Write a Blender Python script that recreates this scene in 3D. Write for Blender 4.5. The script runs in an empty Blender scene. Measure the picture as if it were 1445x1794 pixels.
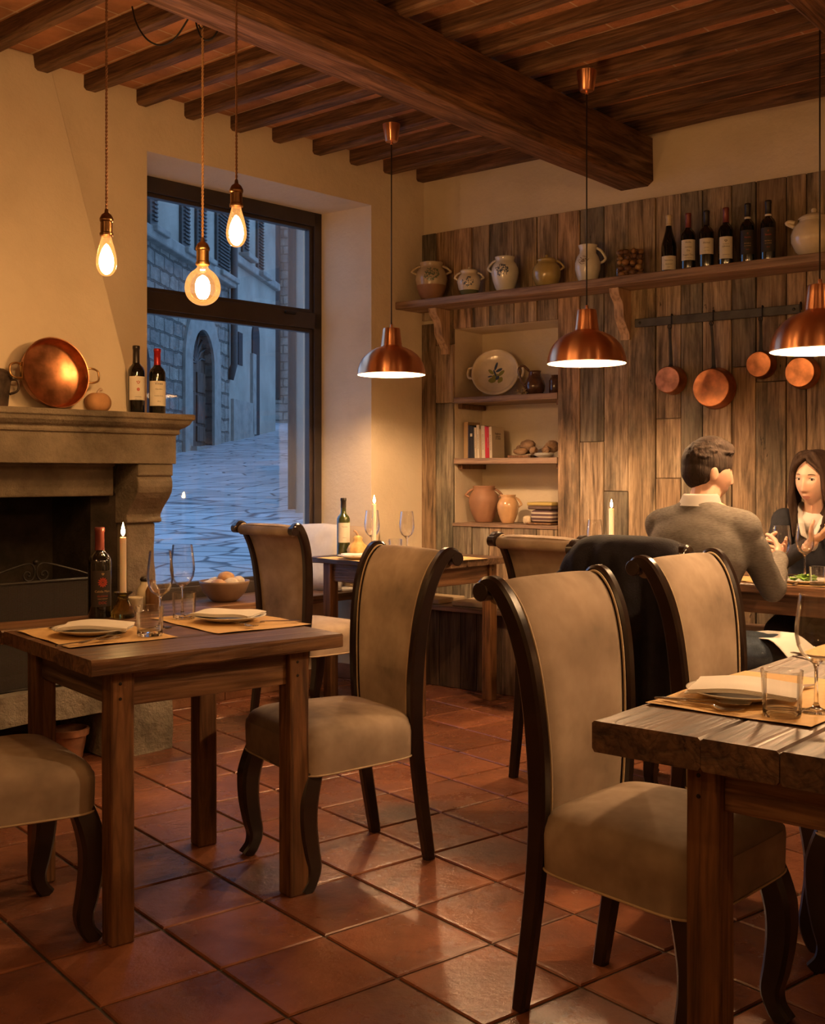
import bpy, bmesh, math, random
from mathutils import Vector, Matrix, noise
random.seed(7)
C = bpy.context.scene.collection
R = math.radians
PI = math.pi
# ---------------------------------------------------------------- camera, world, exposure
H = 1.248; F = 1950.0; CX = 722.0; CY = 830.0      # eye height, focal length and principal point for a 1445 x 1794 frame
cam_d = bpy.data.cameras.new('camera'); cam = bpy.data.objects.new('camera', cam_d); C.objects.link(cam)
cam.location = (0, 0, H); cam.rotation_euler = (PI/2, 0, 0)
cam_d.sensor_fit = 'HORIZONTAL'; cam_d.sensor_width = 36.0; cam_d.lens = F*36.0/1445.0
cam_d.shift_y = -(897.0-CY)/1445.0
cam_d.clip_start = .05; cam_d.clip_end = 200
bpy.context.scene.camera = cam
sc = bpy.context.scene
sc.view_settings.view_transform = 'Standard'; sc.view_settings.look = 'None'
sc.view_settings.exposure = 0.82; sc.view_settings.gamma = 1.0
sc.view_settings.use_curve_mapping = False
world = bpy.data.worlds.new('dusk'); sc.world = world; world.use_nodes = True
bg = world.node_tree.nodes['Background']
bg.inputs[0].default_value = (.31, .55, 1.0, 1); bg.inputs[1].default_value = 1.0
WARM = (1.0, .60, .30)
PEND_POWER = 38.0      # emission of a pendant's bulb
EDISON_POWER = 210.0
CANDLE_POWER = 95.0

def fl(u, v, z=0.0):
    """point of the horizontal plane z seen at pixel u, v"""
    y = (H-z)*F/(v-CY); return Vector(((u-CX)/F*y, y, z))
def dp(u, v, y):
    return Vector(((u-CX)/F*y, y, H-(v-CY)/F*y))

# ---------------------------------------------------------------- tagging
def tag(o, label=None, cat=None, group=None, kind=None):
    if label: o['label'] = label
    if cat: o['category'] = cat
    if group: o['group'] = group
    if kind: o['kind'] = kind
    return o
def thing(name, label, cat, loc=(0, 0, 0), rz=0, group=None):
    o = bpy.data.objects.new(name, None); C.objects.link(o)
    o.empty_display_size = .05
    o.location = loc; o.rotation_euler = (0, 0, rz)
    return tag(o, label, cat, group)
def dup(root, loc, rz=None, label=None, group=None):
    r = root.copy(); C.objects.link(r); r.location = loc
    if rz is not None: r.rotation_euler = (0, 0, rz)
    if label: r['label'] = label
    if group: r['group'] = group
    for ch in list(root.children):
        c = ch.copy(); C.objects.link(c); c.parent = r
        for g in list(ch.children):
            d = g.copy(); C.objects.link(d); d.parent = c
    return r

# ---------------------------------------------------------------- mesh builder
def rotz(a): return Matrix.Rotation(a, 4, 'Z')
def T(x, y=None, z=None):
    return Matrix.Translation(Vector(x) if y is None else Vector((x, y, z)))
class MB:
    def __init__(s, M=None):
        s.v = []; s.f = []; s.r = []; s.mi = []; s.M = M or Matrix.Identity(4); s.rnd = 0.0; s.mat = 0
    def add(s, vs, fs, M=None):
        n = len(s.v); M = s.M @ M if M is not None else s.M
        s.v += [M @ Vector(p) for p in vs]
        s.f += [tuple(n+i for i in f) for f in fs]
        s.r += [s.rnd]*len(fs); s.mi += [s.mat]*len(fs); return s
    def box(s, c, d, M=None, rz=0):
        x, y, z = d[0]/2, d[1]/2, d[2]/2
        vs = [(i*x, j*y, k*z) for k in (-1, 1) for j in (-1, 1) for i in (-1, 1)]
        fs = [(0, 2, 3, 1), (4, 5, 7, 6), (0, 1, 5, 4), (2, 6, 7, 3), (0, 4, 6, 2), (1, 3, 7, 5)]
        m = T(c) @ rotz(rz)
        return s.add(vs, fs, (M @ m) if M is not None else m)
    def prism(s, poly, z0, z1, M=None):
        """poly in xy (ccw), extruded in z"""
        n = len(poly)
        vs = [(p[0], p[1], z0) for p in poly]+[(p[0], p[1], z1) for p in poly]
        fs = [tuple(range(n-1, -1, -1)), tuple(range(n, 2*n))]+[(i, (i+1) % n, n+(i+1) % n, n+i) for i in range(n)]
        return s.add(vs, fs, M)
    def rings(s, rings, cap0=True, cap1=True, closed=True, M=None):
        n = len(rings[0]); vs = [p for r in rings for p in r]; fs = []
        for k in range(len(rings)-1):
            for i in range(n if closed else n-1):
                j = (i+1) % n
                fs.append((k*n+i, k*n+j, (k+1)*n+j, (k+1)*n+i))
        if cap0: fs.append(tuple(range(n-1, -1, -1)))
        if cap1: fs.append(tuple((len(rings)-1)*n+i for i in range(n)))
        return s.add(vs, fs, M)
    def lathe(s, prof, seg=32, M=None):
        """prof: list of (r, z); r=0 ends close"""
        vs = []; idx = []
        for r, z in prof:
            if r < 1e-6: idx.append([len(vs)]); vs.append((0, 0, z))
            else:
                idx.append(list(range(len(vs), len(vs)+seg)))
                vs += [(r*math.cos(2*PI*i/seg), r*math.sin(2*PI*i/seg), z) for i in range(seg)]
        fs = []
        for a, b in zip(idx, idx[1:]):
            if len(a) == 1 and len(b) == 1: continue
            for i in range(seg):
                j = (i+1) % seg
                if len(a) == 1: fs.append((a[0], b[j], b[i]))
                elif len(b) == 1: fs.append((a[i], a[j], b[0]))
                else: fs.append((a[i], a[j], b[j], b[i]))
        return s.add(vs, fs, M)
    def tube(s, path, rad, seg=8, M=None, cap=True, flat=None):
        path = [Vector(p) for p in path]; n = len(path)
        if not hasattr(rad, '__len__'): rad = [rad]*n
        rings = []; up = None
        for i, p in enumerate(path):
            t = (path[min(i+1, n-1)]-path[max(i-1, 0)]).normalized()
            if up is None:
                up = Vector((0, 0, 1)) if abs(t.z) < .9 else Vector((1, 0, 0))
            a = (up-t*up.dot(t)).normalized(); b = t.cross(a); up = a
            fb = flat if flat else 1.0
            rings.append([p+a*math.cos(2*PI*k/seg)*rad[i]*fb+b*math.sin(2*PI*k/seg)*rad[i] for k in range(seg)])
        return s.rings(rings, cap, cap, M=M)
    def sweep(s, path, wid, thk, side=(0, 1, 0), off=None, M=None, ch=.15):
        """rectangular (chamfered) section; width along side, thickness across path"""
        path = [Vector(p) for p in path]; n = len(path); side = Vector(side)
        if not hasattr(wid, '__len__'): wid = [wid]*n
        if not hasattr(thk, '__len__'): thk = [thk]*n
        rings = []
        for i, p in enumerate(path):
            t = (path[min(i+1, n-1)]-path[max(i-1, 0)]).normalized()
            nn = side.cross(t).normalized(); w = wid[i]/2; h = thk[i]/2; c = min(w, h)*ch*2
            q = [(-w+c, -h), (w-c, -h), (w, -h+c), (w, h-c), (w-c, h), (-w+c, h), (-w, h-c), (-w, -h+c)]
            rings.append([p+side*a+nn*b for a, b in q])
        return s.rings(rings, M=M)
    def ball(s, c, r, M=None, seg=20, ring=12):
        if not hasattr(r, '__len__'): r = (r, r, r)
        prof = [(math.sin(PI*i/ring), -math.cos(PI*i/ring)) for i in range(ring+1)]
        prof[0] = (0, -1); prof[-1] = (0, 1)
        m = T(c) @ Matrix.Diagonal((r[0], r[1], r[2], 1))
        return s.lathe(prof, seg, (M @ m) if M is not None else m)
    def cone(s, a, b, ra, rb, seg=14, M=None):
        """rounded tapered capsule from a to b"""
        a = Vector(a); b = Vector(b); t = (b-a); L = t.length; t.normalize()
        q = t.to_track_quat('Z', 'Y').to_matrix().to_4x4()
        prof = [(0, -ra)]+[(ra*math.cos(x), ra*math.sin(x)) for x in (R(-60), R(-30), 0)]
        prof += [(rb*math.cos(x), L+rb*math.sin(x)) for x in (0, R(30), R(60))]+[(0, L+rb)]
        m = T(a) @ q
        return s.lathe(prof, seg, (M @ m) if M is not None else m)
    def build(s, name, mat, parent=None, smooth=False, bevel=0, sub=0, auto=None, bseg=2, local=None):
        if local is not None:
            if local.determinant() < 0: local = local @ Matrix.Diagonal((1, -1, 1, 1))
            inv = local.inverted(); s.v = [inv @ p for p in s.v]
        me = bpy.data.meshes.new(name); me.from_pydata([tuple(p) for p in s.v], [], s.f); me.update()
        bm = bmesh.new(); bm.from_mesh(me); bmesh.ops.recalc_face_normals(bm, faces=bm.faces); bm.to_mesh(me); bm.free()
        mats = mat if isinstance(mat, (list, tuple)) else [mat]
        for m in mats: me.materials.append(m)
        me.polygons.foreach_set('material_index', s.mi)
        a = me.attributes.new('rnd', 'FLOAT', 'FACE'); a.data.foreach_set('value', s.r)
        if smooth: me.polygons.foreach_set('use_smooth', [True]*len(me.polygons))
        if smooth and auto is not None:
            try: me.set_sharp_from_angle(angle=auto)
            except Exception: pass
        o = bpy.data.objects.new(name, me); C.objects.link(o)
        if parent is not None: o.parent = parent
        if local is not None: o.matrix_basis = local
        if bevel:
            m = o.modifiers.new('bevel', 'BEVEL'); m.width = bevel; m.segments = bseg; m.limit_method = 'ANGLE'; m.angle_limit = R(40)
        if sub:
            m = o.modifiers.new('sub', 'SUBSURF'); m.levels = sub; m.render_levels = sub
        return o

def catmull(pts, n=6):
    pts = [Vector(p) for p in pts]; P = [pts[0]*2-pts[1]]+pts+[pts[-1]*2-pts[-2]]; out = []
    for i in range(1, len(P)-2):
        for k in range(n):
            t = k/n; a, b, c, d = P[i-1], P[i], P[i+1], P[i+2]
            out.append(.5*((2*b)+(c-a)*t+(2*a-5*b+4*c-d)*t*t+(3*b-a-3*c+d)*t**3))
    out.append(pts[-1]); return out
def lerp(a, b, t): return a+(b-a)*t
def interp(xs, ys, x):
    if x <= xs[0]: return ys[0]
    for i in range(len(xs)-1):
        if x <= xs[i+1]: return lerp(ys[i], ys[i+1], (x-xs[i])/(xs[i+1]-xs[i]))
    return ys[-1]
def bake(o):
    """replace an object's mesh by its evaluated mesh"""
    dg = bpy.context.evaluated_depsgraph_get(); dg.update()
    me = bpy.data.meshes.new_from_object(o.evaluated_get(dg), depsgraph=dg)
    o.modifiers.clear(); o.data = me; return o
_txt = {}
def text_geo(s, size, M, mb, bold=False, wrap=None, align='CENTER', bend=None):
    """letters as thin flat mesh; wrap = radius: bent round a vertical cylinder centred on the local z axis (text in xz, facing -y)"""
    cu = bpy.data.curves.new('t', 'FONT'); cu.body = s; cu.size = size; cu.align_x = align; cu.align_y = 'CENTER'
    cu.resolution_u = 2
    if bold: cu.offset = size*.02
    ob = bpy.data.objects.new('t', cu); C.objects.link(ob)
    dg = bpy.context.evaluated_depsgraph_get(); dg.update()
    me = bpy.data.meshes.new_from_object(ob.evaluated_get(dg), depsgraph=dg)
    vs = []
    for v in me.vertices:
        x, z = v.co.x, v.co.y
        if wrap: a = x/wrap; vs.append((wrap*math.sin(a), -wrap*math.cos(a), z))
        else: vs.append((x, 0, z))
    fs = [tuple(p.vertices) for p in me.polygons]
    bpy.data.objects.remove(ob); bpy.data.curves.remove(cu)
    mb.add(vs, fs, M)

# ---------------------------------------------------------------- materials
def NM(name):
    m = bpy.data.materials.new(name); m.use_nodes = True
    nt = m.node_tree; return m, nt, nt.nodes, nt.links, nt.nodes['Principled BSDF']
def setc(s, c): s.default_value = (c[0], c[1], c[2], 1)
def simple(name, col, rough=.5, metal=0, spec=.5, coat=0, emis=None, es=0, var=0, vscale=30, bump=0, bscale=200, sheen=0, sss=0, trans=0):
    m, nt, N, L, b = NM(name)
    setc(b.inputs['Base Color'], col); b.inputs['Roughness'].default_value = rough; b.inputs['Metallic'].default_value = metal
    b.inputs['Specular IOR Level'].default_value = spec; b.inputs['Coat Weight'].default_value = coat
    b.inputs['Coat Roughness'].default_value = .1
    if sheen: b.inputs['Sheen Weight'].default_value = sheen; b.inputs['Sheen Roughness'].default_value = .4
    if sss: b.inputs['Subsurface Weight'].default_value = sss; b.inputs['Subsurface Radius'].default_value = (.01, .004, .002); b.inputs['Subsurface Scale'].default_value = 1
    if emis: setc(b.inputs['Emission Color'], emis); b.inputs['Emission Strength'].default_value = es
    tc = N.new('ShaderNodeTexCoord')
    if var:
        n = N.new('ShaderNodeTexNoise'); n.inputs['Scale'].default_value = vscale; n.inputs['Detail'].default_value = 5
        L.new(tc.outputs['Object'], n.inputs['Vector'])
        mx = N.new('ShaderNodeMix'); mx.data_type = 'RGBA'
        r = N.new('ShaderNodeMapRange'); r.inputs[1].default_value = .3; r.inputs[2].default_value = .7
        L.new(n.outputs[0], r.inputs[0]); L.new(r.outputs[0], mx.inputs[0])
        setc(mx.inputs[6], [c*(1-var) for c in col]); setc(mx.inputs[7], [min(1, c*(1+var)) for c in col])
        L.new(mx.outputs[2], b.inputs['Base Color'])
    if bump:
        n2 = N.new('ShaderNodeTexNoise'); n2.inputs['Scale'].default_value = bscale; n2.inputs['Detail'].default_value = 4
        L.new(tc.outputs['Object'], n2.inputs['Vector'])
        bp = N.new('ShaderNodeBump'); bp.inputs['Strength'].default_value = bump; bp.inputs['Distance'].default_value = .004
        L.new(n2.outputs[0], bp.inputs['Height']); L.new(bp.outputs[0], b.inputs['Normal'])
    return m
def ramp(N, stops):
    r = N.new('ShaderNodeValToRGB'); e = r.color_ramp.elements
    while len(e) < len(stops): e.new(.5)
    for k, (p, c) in enumerate(stops): e[k].position = p; e[k].color = (c[0], c[1], c[2], 1)
    return r
def wood(name, dark, mid, light, axis='X', scale=6, stretch=14, rough=.55, bump=.4, use_rnd=0.0, tones=None, wear=0, spec=.4, grain=.75):
    """grain runs along axis; the rnd attribute shifts pattern and tone per board"""
    m, nt, N, L, b = NM(name)
    tc = N.new('ShaderNodeTexCoord'); at = N.new('ShaderNodeAttribute'); at.attribute_name = 'rnd'
    sc_ = [scale*stretch/ (10 if False else 1)]*3; k = 'XYZ'.index(axis)
    mp = N.new('ShaderNodeMapping'); v = [scale*4]*3; v[k] = scale*4/stretch
    mp.inputs['Scale'].default_value = v; L.new(tc.outputs['Object'], mp.inputs[0])
    ad = N.new('ShaderNodeVectorMath'); ad.operation = 'ADD'
    ml = N.new('ShaderNodeVectorMath'); ml.operation = 'SCALE'; ml.inputs[3].default_value = 37.0
    cb = N.new('ShaderNodeCombineXYZ')
    for i in range(3): L.new(at.outputs['Fac'], cb.inputs[i])
    L.new(cb.outputs[0], ml.inputs[0]); L.new(mp.outputs[0], ad.inputs[0]); L.new(ml.outputs[0], ad.inputs[1])
    n1 = N.new('ShaderNodeTexNoise'); n1.inputs['Scale'].default_value = 1.0; n1.inputs['Detail'].default_value = 8; n1.inputs['Roughness'].default_value = .62; n1.inputs['Distortion'].default_value = 1.2
    L.new(ad.outputs[0], n1.inputs['Vector'])
    rp = ramp(N, [(.30, dark), (.5, mid), (.72, light)]); L.new(n1.outputs[0], rp.inputs[0])
    # fine dark pores
    mp2 = N.new('ShaderNodeMapping'); v2 = [scale*22]*3; v2[k] = scale*22/(stretch*1.5); mp2.inputs['Scale'].default_value = v2
    L.new(tc.outputs['Object'], mp2.inputs[0])
    n2 = N.new('ShaderNodeTexNoise'); n2.inputs['Scale'].default_value = 1.0; n2.inputs['Detail'].default_value = 4
    L.new(mp2.outputs[0], n2.inputs['Vector'])
    r2 = ramp(N, [(.36, (.45, .42, .4)), (.52, (1, 1, 1))]); L.new(n2.outputs[0], r2.inputs[0])
    mx = N.new('ShaderNodeMix'); mx.data_type = 'RGBA'; mx.blend_type = 'MULTIPLY'; mx.inputs[0].default_value = .7
    L.new(rp.outputs[0], mx.inputs[6]); L.new(r2.outputs[0], mx.inputs[7])
    out = mx.outputs[2]
    mpw = N.new('ShaderNodeMapping'); vw = [scale*5]*3; vw[k] = scale*5/(stretch*1.6); mpw.inputs['Scale'].default_value = vw; L.new(tc.outputs['Object'], mpw.inputs[0])
    adw = N.new('ShaderNodeVectorMath'); adw.operation = 'ADD'; L.new(mpw.outputs[0], adw.inputs[0]); L.new(ml.outputs[0], adw.inputs[1])
    nw = N.new('ShaderNodeTexNoise'); nw.inputs['Scale'].default_value = .55; nw.inputs['Detail'].default_value = 3; L.new(adw.outputs[0], nw.inputs['Vector'])
    wm = N.new('ShaderNodeMath'); wm.operation = 'MULTIPLY'; wm.inputs[1].default_value = 26; L.new(nw.outputs[0], wm.inputs[0])
    fr_ = N.new('ShaderNodeMath'); fr_.operation = 'PINGPONG'; fr_.inputs[1].default_value = 1; L.new(wm.outputs[0], fr_.inputs[0])
    rw = ramp(N, [(.0, (.55, .50, .46)), (.35, (1, 1, 1)), (1, (1.06, 1.05, 1.02))]); L.new(fr_.outputs[0], rw.inputs[0])
    mw = N.new('ShaderNodeMix'); mw.data_type = 'RGBA'; mw.blend_type = 'MULTIPLY'; mw.inputs[0].default_value = grain; L.new(out, mw.inputs[6]); L.new(rw.outputs[0], mw.inputs[7]); out = mw.outputs[2]
    if tones:
        rt = ramp(N, [(i/len(tones), t) for i, t in enumerate(tones)]); rt.color_ramp.interpolation = 'CONSTANT'
        L.new(at.outputs['Fac'], rt.inputs[0])
        m2 = N.new('ShaderNodeMix'); m2.data_type = 'RGBA'; m2.blend_type = 'MULTIPLY'; m2.inputs[0].default_value = 1
        L.new(out, m2.inputs[6]); L.new(rt.outputs[0], m2.inputs[7]); out = m2.outputs[2]
    if wear:
        # weathered stains with a shape of their own: grey patches, knots and nail marks
        n3 = N.new('ShaderNodeTexNoise'); n3.inputs['Scale'].default_value = 2.2; n3.inputs['Detail'].default_value = 6; n3.inputs['Roughness'].default_value = .7
        mp3 = N.new('ShaderNodeMapping'); v3 = [1.6]*3; v3[k] = .5; mp3.inputs['Scale'].default_value = v3
        L.new(tc.outputs['Object'], mp3.inputs[0])
        ad3 = N.new('ShaderNodeVectorMath'); ad3.operation = 'ADD'; L.new(mp3.outputs[0], ad3.inputs[0]); L.new(ml.outputs[0], ad3.inputs[1])
        L.new(ad3.outputs[0], n3.inputs['Vector'])
        r3 = ramp(N, [(.46, (0, 0, 0)), (.62, (1, 1, 1))]); L.new(n3.outputs[0], r3.inputs[0])
        m3 = N.new('ShaderNodeMix'); m3.data_type = 'RGBA'; m3.blend_type = 'MULTIPLY'
        mm = N.new('ShaderNodeMath'); mm.operation = 'MULTIPLY'; mm.inputs[1].default_value = wear; L.new(r3.outputs[0], mm.inputs[0])
        L.new(mm.outputs[0], m3.inputs[0]); L.new(out, m3.inputs[6]); setc(m3.inputs[7], (.38, .42, .44)); out = m3.outputs[2]
        vo = N.new('ShaderNodeTexVoronoi'); vo.inputs['Scale'].default_value = 3.6; 
        mp4 = N.new('ShaderNodeMapping'); v4 = [1.5]*3; v4[k] = .8; mp4.inputs['Scale'].default_value = v4
        L.new(tc.outputs['Object'], mp4.inputs[0]); ad4 = N.new('ShaderNodeVectorMath'); ad4.operation = 'ADD'
        L.new(mp4.outputs[0], ad4.inputs[0]); L.new(n3.outputs['Color'], ad4.inputs[1])
        L.new(ad4.outputs[0], vo.inputs['Vector'])
        r4 = ramp(N, [(.035, (.10, .075, .06)), (.085, (1, 1, 1))]); L.new(vo.outputs['Distance'], r4.inputs[0])
        m4 = N.new('ShaderNodeMix'); m4.data_type = 'RGBA'; m4.blend_type = 'MULTIPLY'; m4.inputs[0].default_value = .9
        L.new(out, m4.inputs[6]); L.new(r4.outputs[0], m4.inputs[7]); out = m4.outputs[2]
    L.new(out, b.inputs['Base Color'])
    b.inputs['Roughness'].default_value = rough; b.inputs['Specular IOR Level'].default_value = spec
    bp = N.new('ShaderNodeBump'); bp.inputs['Strength'].default_value = bump; bp.inputs['Distance'].default_value = .004
    L.new(n1.outputs[0], bp.inputs['Height']); bp2 = N.new('ShaderNodeBump'); bp2.inputs['Strength'].default_value = bump*.5; bp2.inputs['Distance'].default_value = .0015
    L.new(fr_.outputs[0], bp2.inputs['Height']) if grain > .5 else L.new(n2.outputs[0], bp2.inputs['Height'])
    mrr = N.new('ShaderNodeMapRange'); mrr.inputs[1].default_value = .3; mrr.inputs[2].default_value = .7; mrr.inputs[3].default_value = rough*1.35; mrr.inputs[4].default_value = rough*.75; L.new(n1.outputs[0], mrr.inputs[0]); L.new(mrr.outputs[0], b.inputs['Roughness'])
    L.new(bp.outputs[0], bp2.inputs['Normal']); L.new(bp2.outputs[0], b.inputs['Normal'])
    return m
def layered(name, stops, scale=4, rough=.8, bump=.5, bscale=30, detail=8, fine=None, spec=.3, dist=.01, rndmul=0, stretch=None, r2=None):
    m, nt, N, L, b = NM(name); tc = N.new('ShaderNodeTexCoord')
    src = tc.outputs['Object']
    if stretch:
        mp = N.new('ShaderNodeMapping'); mp.inputs['Scale'].default_value = stretch; L.new(src, mp.inputs[0]); src = mp.outputs[0]
    if rndmul:
        at = N.new('ShaderNodeAttribute'); at.attribute_name = 'rnd'; cb = N.new('ShaderNodeCombineXYZ')
        for i in range(3): L.new(at.outputs['Fac'], cb.inputs[i])
        s_ = N.new('ShaderNodeVectorMath'); s_.operation = 'SCALE'; s_.inputs[3].default_value = 31; L.new(cb.outputs[0], s_.inputs[0])
        a_ = N.new('ShaderNodeVectorMath'); a_.operation = 'ADD'; L.new(src, a_.inputs[0]); L.new(s_.outputs[0], a_.inputs[1]); src = a_.outputs[0]
    n1 = N.new('ShaderNodeTexNoise'); n1.inputs['Scale'].default_value = scale; n1.inputs['Detail'].default_value = detail; n1.inputs['Roughness'].default_value = .6
    L.new(src, n1.inputs['Vector']); rp = ramp(N, stops); L.new(n1.outputs[0], rp.inputs[0]); out = rp.outputs[0]
    if rndmul:
        mr = N.new('ShaderNodeMapRange'); mr.inputs[3].default_value = 1-rndmul; mr.inputs[4].default_value = 1+rndmul; L.new(at.outputs['Fac'], mr.inputs[0])
        vm = N.new('ShaderNodeVectorMath'); vm.operation = 'SCALE'; L.new(out, vm.inputs[0]); L.new(mr.outputs[0], vm.inputs[3]); out = vm.outputs[0]
    L.new(out, b.inputs['Base Color'])
    n2 = N.new('ShaderNodeTexNoise'); n2.inputs['Scale'].default_value = bscale; n2.inputs['Detail'].default_value = 8; n2.inputs['Roughness'].default_value = .65
    L.new(src, n2.inputs['Vector'])
    bp = N.new('ShaderNodeBump'); bp.inputs['Strength'].default_value = bump; bp.inputs['Distance'].default_value = dist
    L.new(n2.outputs[0], bp.inputs['Height']); L.new(bp.outputs[0], b.inputs['Normal'])
    b.inputs['Roughness'].default_value = rough; b.inputs['Specular IOR Level'].default_value = spec
    if r2 is not None:
        m2 = N.new('ShaderNodeMapRange'); m2.inputs[1].default_value = .35; m2.inputs[2].default_value = .65; m2.inputs[3].default_value = rough; m2.inputs[4].default_value = r2
        L.new(n1.outputs[0], m2.inputs[0]); L.new(m2.outputs[0], b.inputs['Roughness'])
    return m
def thin_glass(name, tint=(.98, .98, .98), refl=1.0, emis=0, ecol=(1, .6, .3), edge=.55, base=.02):
    m, nt, N, L, b = NM(name); N.remove(b)
    out = N['Material Output']; tr = N.new('ShaderNodeBsdfTransparent'); setc(tr.inputs[0], tint)
    gl = N.new('ShaderNodeBsdfGlossy'); gl.inputs['Roughness'].default_value = .03; setc(gl.inputs[0], (1, 1, 1))
    fr = N.new('ShaderNodeLayerWeight'); fr.inputs[0].default_value = edge
    mu = N.new('ShaderNodeMath'); mu.operation = 'MULTIPLY_ADD'; mu.inputs[1].default_value = refl; mu.inputs[2].default_value = .02
    mu.use_clamp = True
    mu.inputs[2].default_value = base; L.new(fr.outputs[0], mu.inputs[0]); mx = N.new('ShaderNodeMixShader')
    L.new(mu.outputs[0], mx.inputs[0]); L.new(tr.outputs[0], mx.inputs[1]); L.new(gl.outputs[0], mx.inputs[2]); o = mx.outputs[0]
    if emis:
        e = N.new('ShaderNodeEmission'); setc(e.inputs[0], ecol); e.inputs[1].default_value = emis
        a = N.new('ShaderNodeAddShader'); L.new(o, a.inputs[0]); L.new(e.outputs[0], a.inputs[1]); o = a.outputs[0]
    L.new(o, out.inputs[0]); return m
def emitter(name, col, s):
    m, nt, N, L, b = NM(name); N.remove(b); e = N.new('ShaderNodeEmission'); setc(e.inputs[0], col); e.inputs[1].default_value = s
    L.new(e.outputs[0], N['Material Output'].inputs[0]); return m

M_ = {}
M_['plaster'] = layered('plaster', [(.3, (.60, .50, .36)), (.5, (.70, .59, .43)), (.75, (.74, .64, .48))], 1.4, .85, .35, 22, spec=.2, dist=.012)
M_['beam'] = wood('beam_wood', (.05, .020, .008), (.15, .068, .026), (.27, .13, .055), 'Y', 4.6, 12, .6, 1.0, grain=.85)
M_['joist'] = wood('joist_wood', (.055, .025, .012), (.14, .07, .034), (.26, .14, .07), 'X', 4.8, 12, .6, 1.0)
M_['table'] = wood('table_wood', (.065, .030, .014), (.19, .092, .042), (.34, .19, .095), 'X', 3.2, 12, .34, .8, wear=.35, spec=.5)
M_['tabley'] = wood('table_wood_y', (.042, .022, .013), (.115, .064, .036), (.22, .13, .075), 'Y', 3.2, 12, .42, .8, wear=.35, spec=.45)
M_['tableleg'] = wood('leg_wood', (.055, .024, .009), (.165, .075, .028), (.28, .14, .055), 'Z', 2.8, 10, .48, .5)
M_['plank'] = wood('plank_wood', (.13, .10, .072), (.38, .29, .20), (.60, .49, .36), 'Z', 3.8, 10, .7, 1.0, wear=1.0, grain=.42,
                   tones=[(1, .94, .86), (.60, .63, .62), (.85, .74, .62), (1.15, 1.07, .95), (.50, .48, .45), (.95, .87, .75), (.70, .72, .70), (1.12, .92, .74), (.62, .54, .45), (1, 1, .97), (.55, .58, .58)])
M_['shelf'] = wood('shelf_wood', (.15, .09, .055), (.27, .17, .11), (.38, .26, .18), 'X', 3, 12, .55, .4, grain=.45)
M_['bracket'] = wood('bracket_wood', (.38, .24, .14), (.50, .33, .20), (.6, .42, .27), 'Z', 3, 8, .6, .2, grain=.3)
M_['darkwood'] = simple('dark_chair_wood', (.018, .009, .006), .28, spec=.5, coat=.25, var=.3, vscale=12)
M_['suede'] = layered('suede', [(.32, (.21, .158, .112)), (.5, (.34, .258, .184)), (.68, (.46, .36, .262))], 4.5, .85, .12, 260, detail=4, spec=.25, dist=.002)
M_['piping'] = simple('piping', (.50, .38, .24), .7, var=.1)
M_['copper'] = None
def copper(name, col=(.72, .30, .14), rough=.25, brushed=True, blot=.2):
    m, nt, N, L, b = NM(name); b.inputs['Metallic'].default_value = 1; b.inputs['Roughness'].default_value = rough
    tc = N.new('ShaderNodeTexCoord'); n = N.new('ShaderNodeTexNoise'); n.inputs['Scale'].default_value = 18; n.inputs['Detail'].default_value = 7
    L.new(tc.outputs['Object'], n.inputs['Vector']); blot = 0 if brushed else blot; rp = ramp(N, [(.35, [c*(1-blot) for c in col]), (.65, [min(1, c*(1+blot)) for c in col])])
    L.new(n.outputs[0], rp.inputs[0]); L.new(rp.outputs[0], b.inputs['Base Color'])
    if brushed:
        b.inputs['Anisotropic'].default_value = .88; b.inputs['Anisotropic Rotation'].default_value = .25
        tg = N.new('ShaderNodeTangent'); tg.direction_type = 'RADIAL'; tg.axis = 'Z'; L.new(tg.outputs[0], b.inputs['Tangent'])
    return m
M_['copper'] = copper('brushed_copper', (.90, .43, .23), .30)
M_['panc'] = copper('pan_copper', (.66, .29, .15), .36, False, .32)
M_['pandark'] = copper('pan_copper_side', (.55, .22, .10), .28, False, .25)
M_['panmauve'] = copper('tarnished_copper', (.42, .21, .19), .38, False, .35)
M_['agedc'] = copper('aged_copper', (.55, .25, .12), .32, False, .35)
M_['iron'] = simple('black_iron', (.03, .026, .022), .5, metal=.6, var=.3)
M_['ironrail'] = simple('iron_rail', (.07, .065, .06), .55, metal=.7, var=.3, vscale=15, bump=.3, bscale=60)
M_['brass'] = simple('brass', (.50, .30, .12), .3, metal=1, var=.2)
M_['socket'] = simple('bronze_socket', (.28, .15, .07), .28, metal=1, var=.2)
M_['steel'] = simple('steel', (.62, .58, .52), .16, metal=1)
M_['stone'] = layered('stone', [(.3, (.11, .088, .062)), (.5, (.21, .17, .122)), (.7, (.29, .24, .175))], 5, .85, .8, 45, spec=.25, dist=.012)
M_['stonerough'] = layered('rough_stone', [(.3, (.13, .11, .08)), (.5, (.25, .215, .16)), (.7, (.36, .315, .24))], 6, .9, 1.0, 18, spec=.25, dist=.03)
M_['soot'] = layered('soot', [(.3, (.012, .009, .006)), (.55, (.035, .026, .018)), (.75, (.07, .05, .035))], 5, .9, .6, 20, spec=.2, dist=.01)
M_['white'] = simple('white_porcelain', (.80, .76, .68), .18, spec=.5, coat=.3)
M_['napkin'] = simple('napkin_cloth', (.82, .78, .71), .9, bump=.2, bscale=400)
M_['kraft'] = simple('kraft_paper', (.68, .44, .18), .75, var=.06, vscale=40, bump=.1)
M_['winebottle'] = simple('wine_bottle_glass', (.006, .006, .005), .06, spec=.7, coat=.5)
M_['greenbottle'] = simple('green_bottle_glass', (.035, .045, .010), .06, spec=.7, coat=.5)
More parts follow.
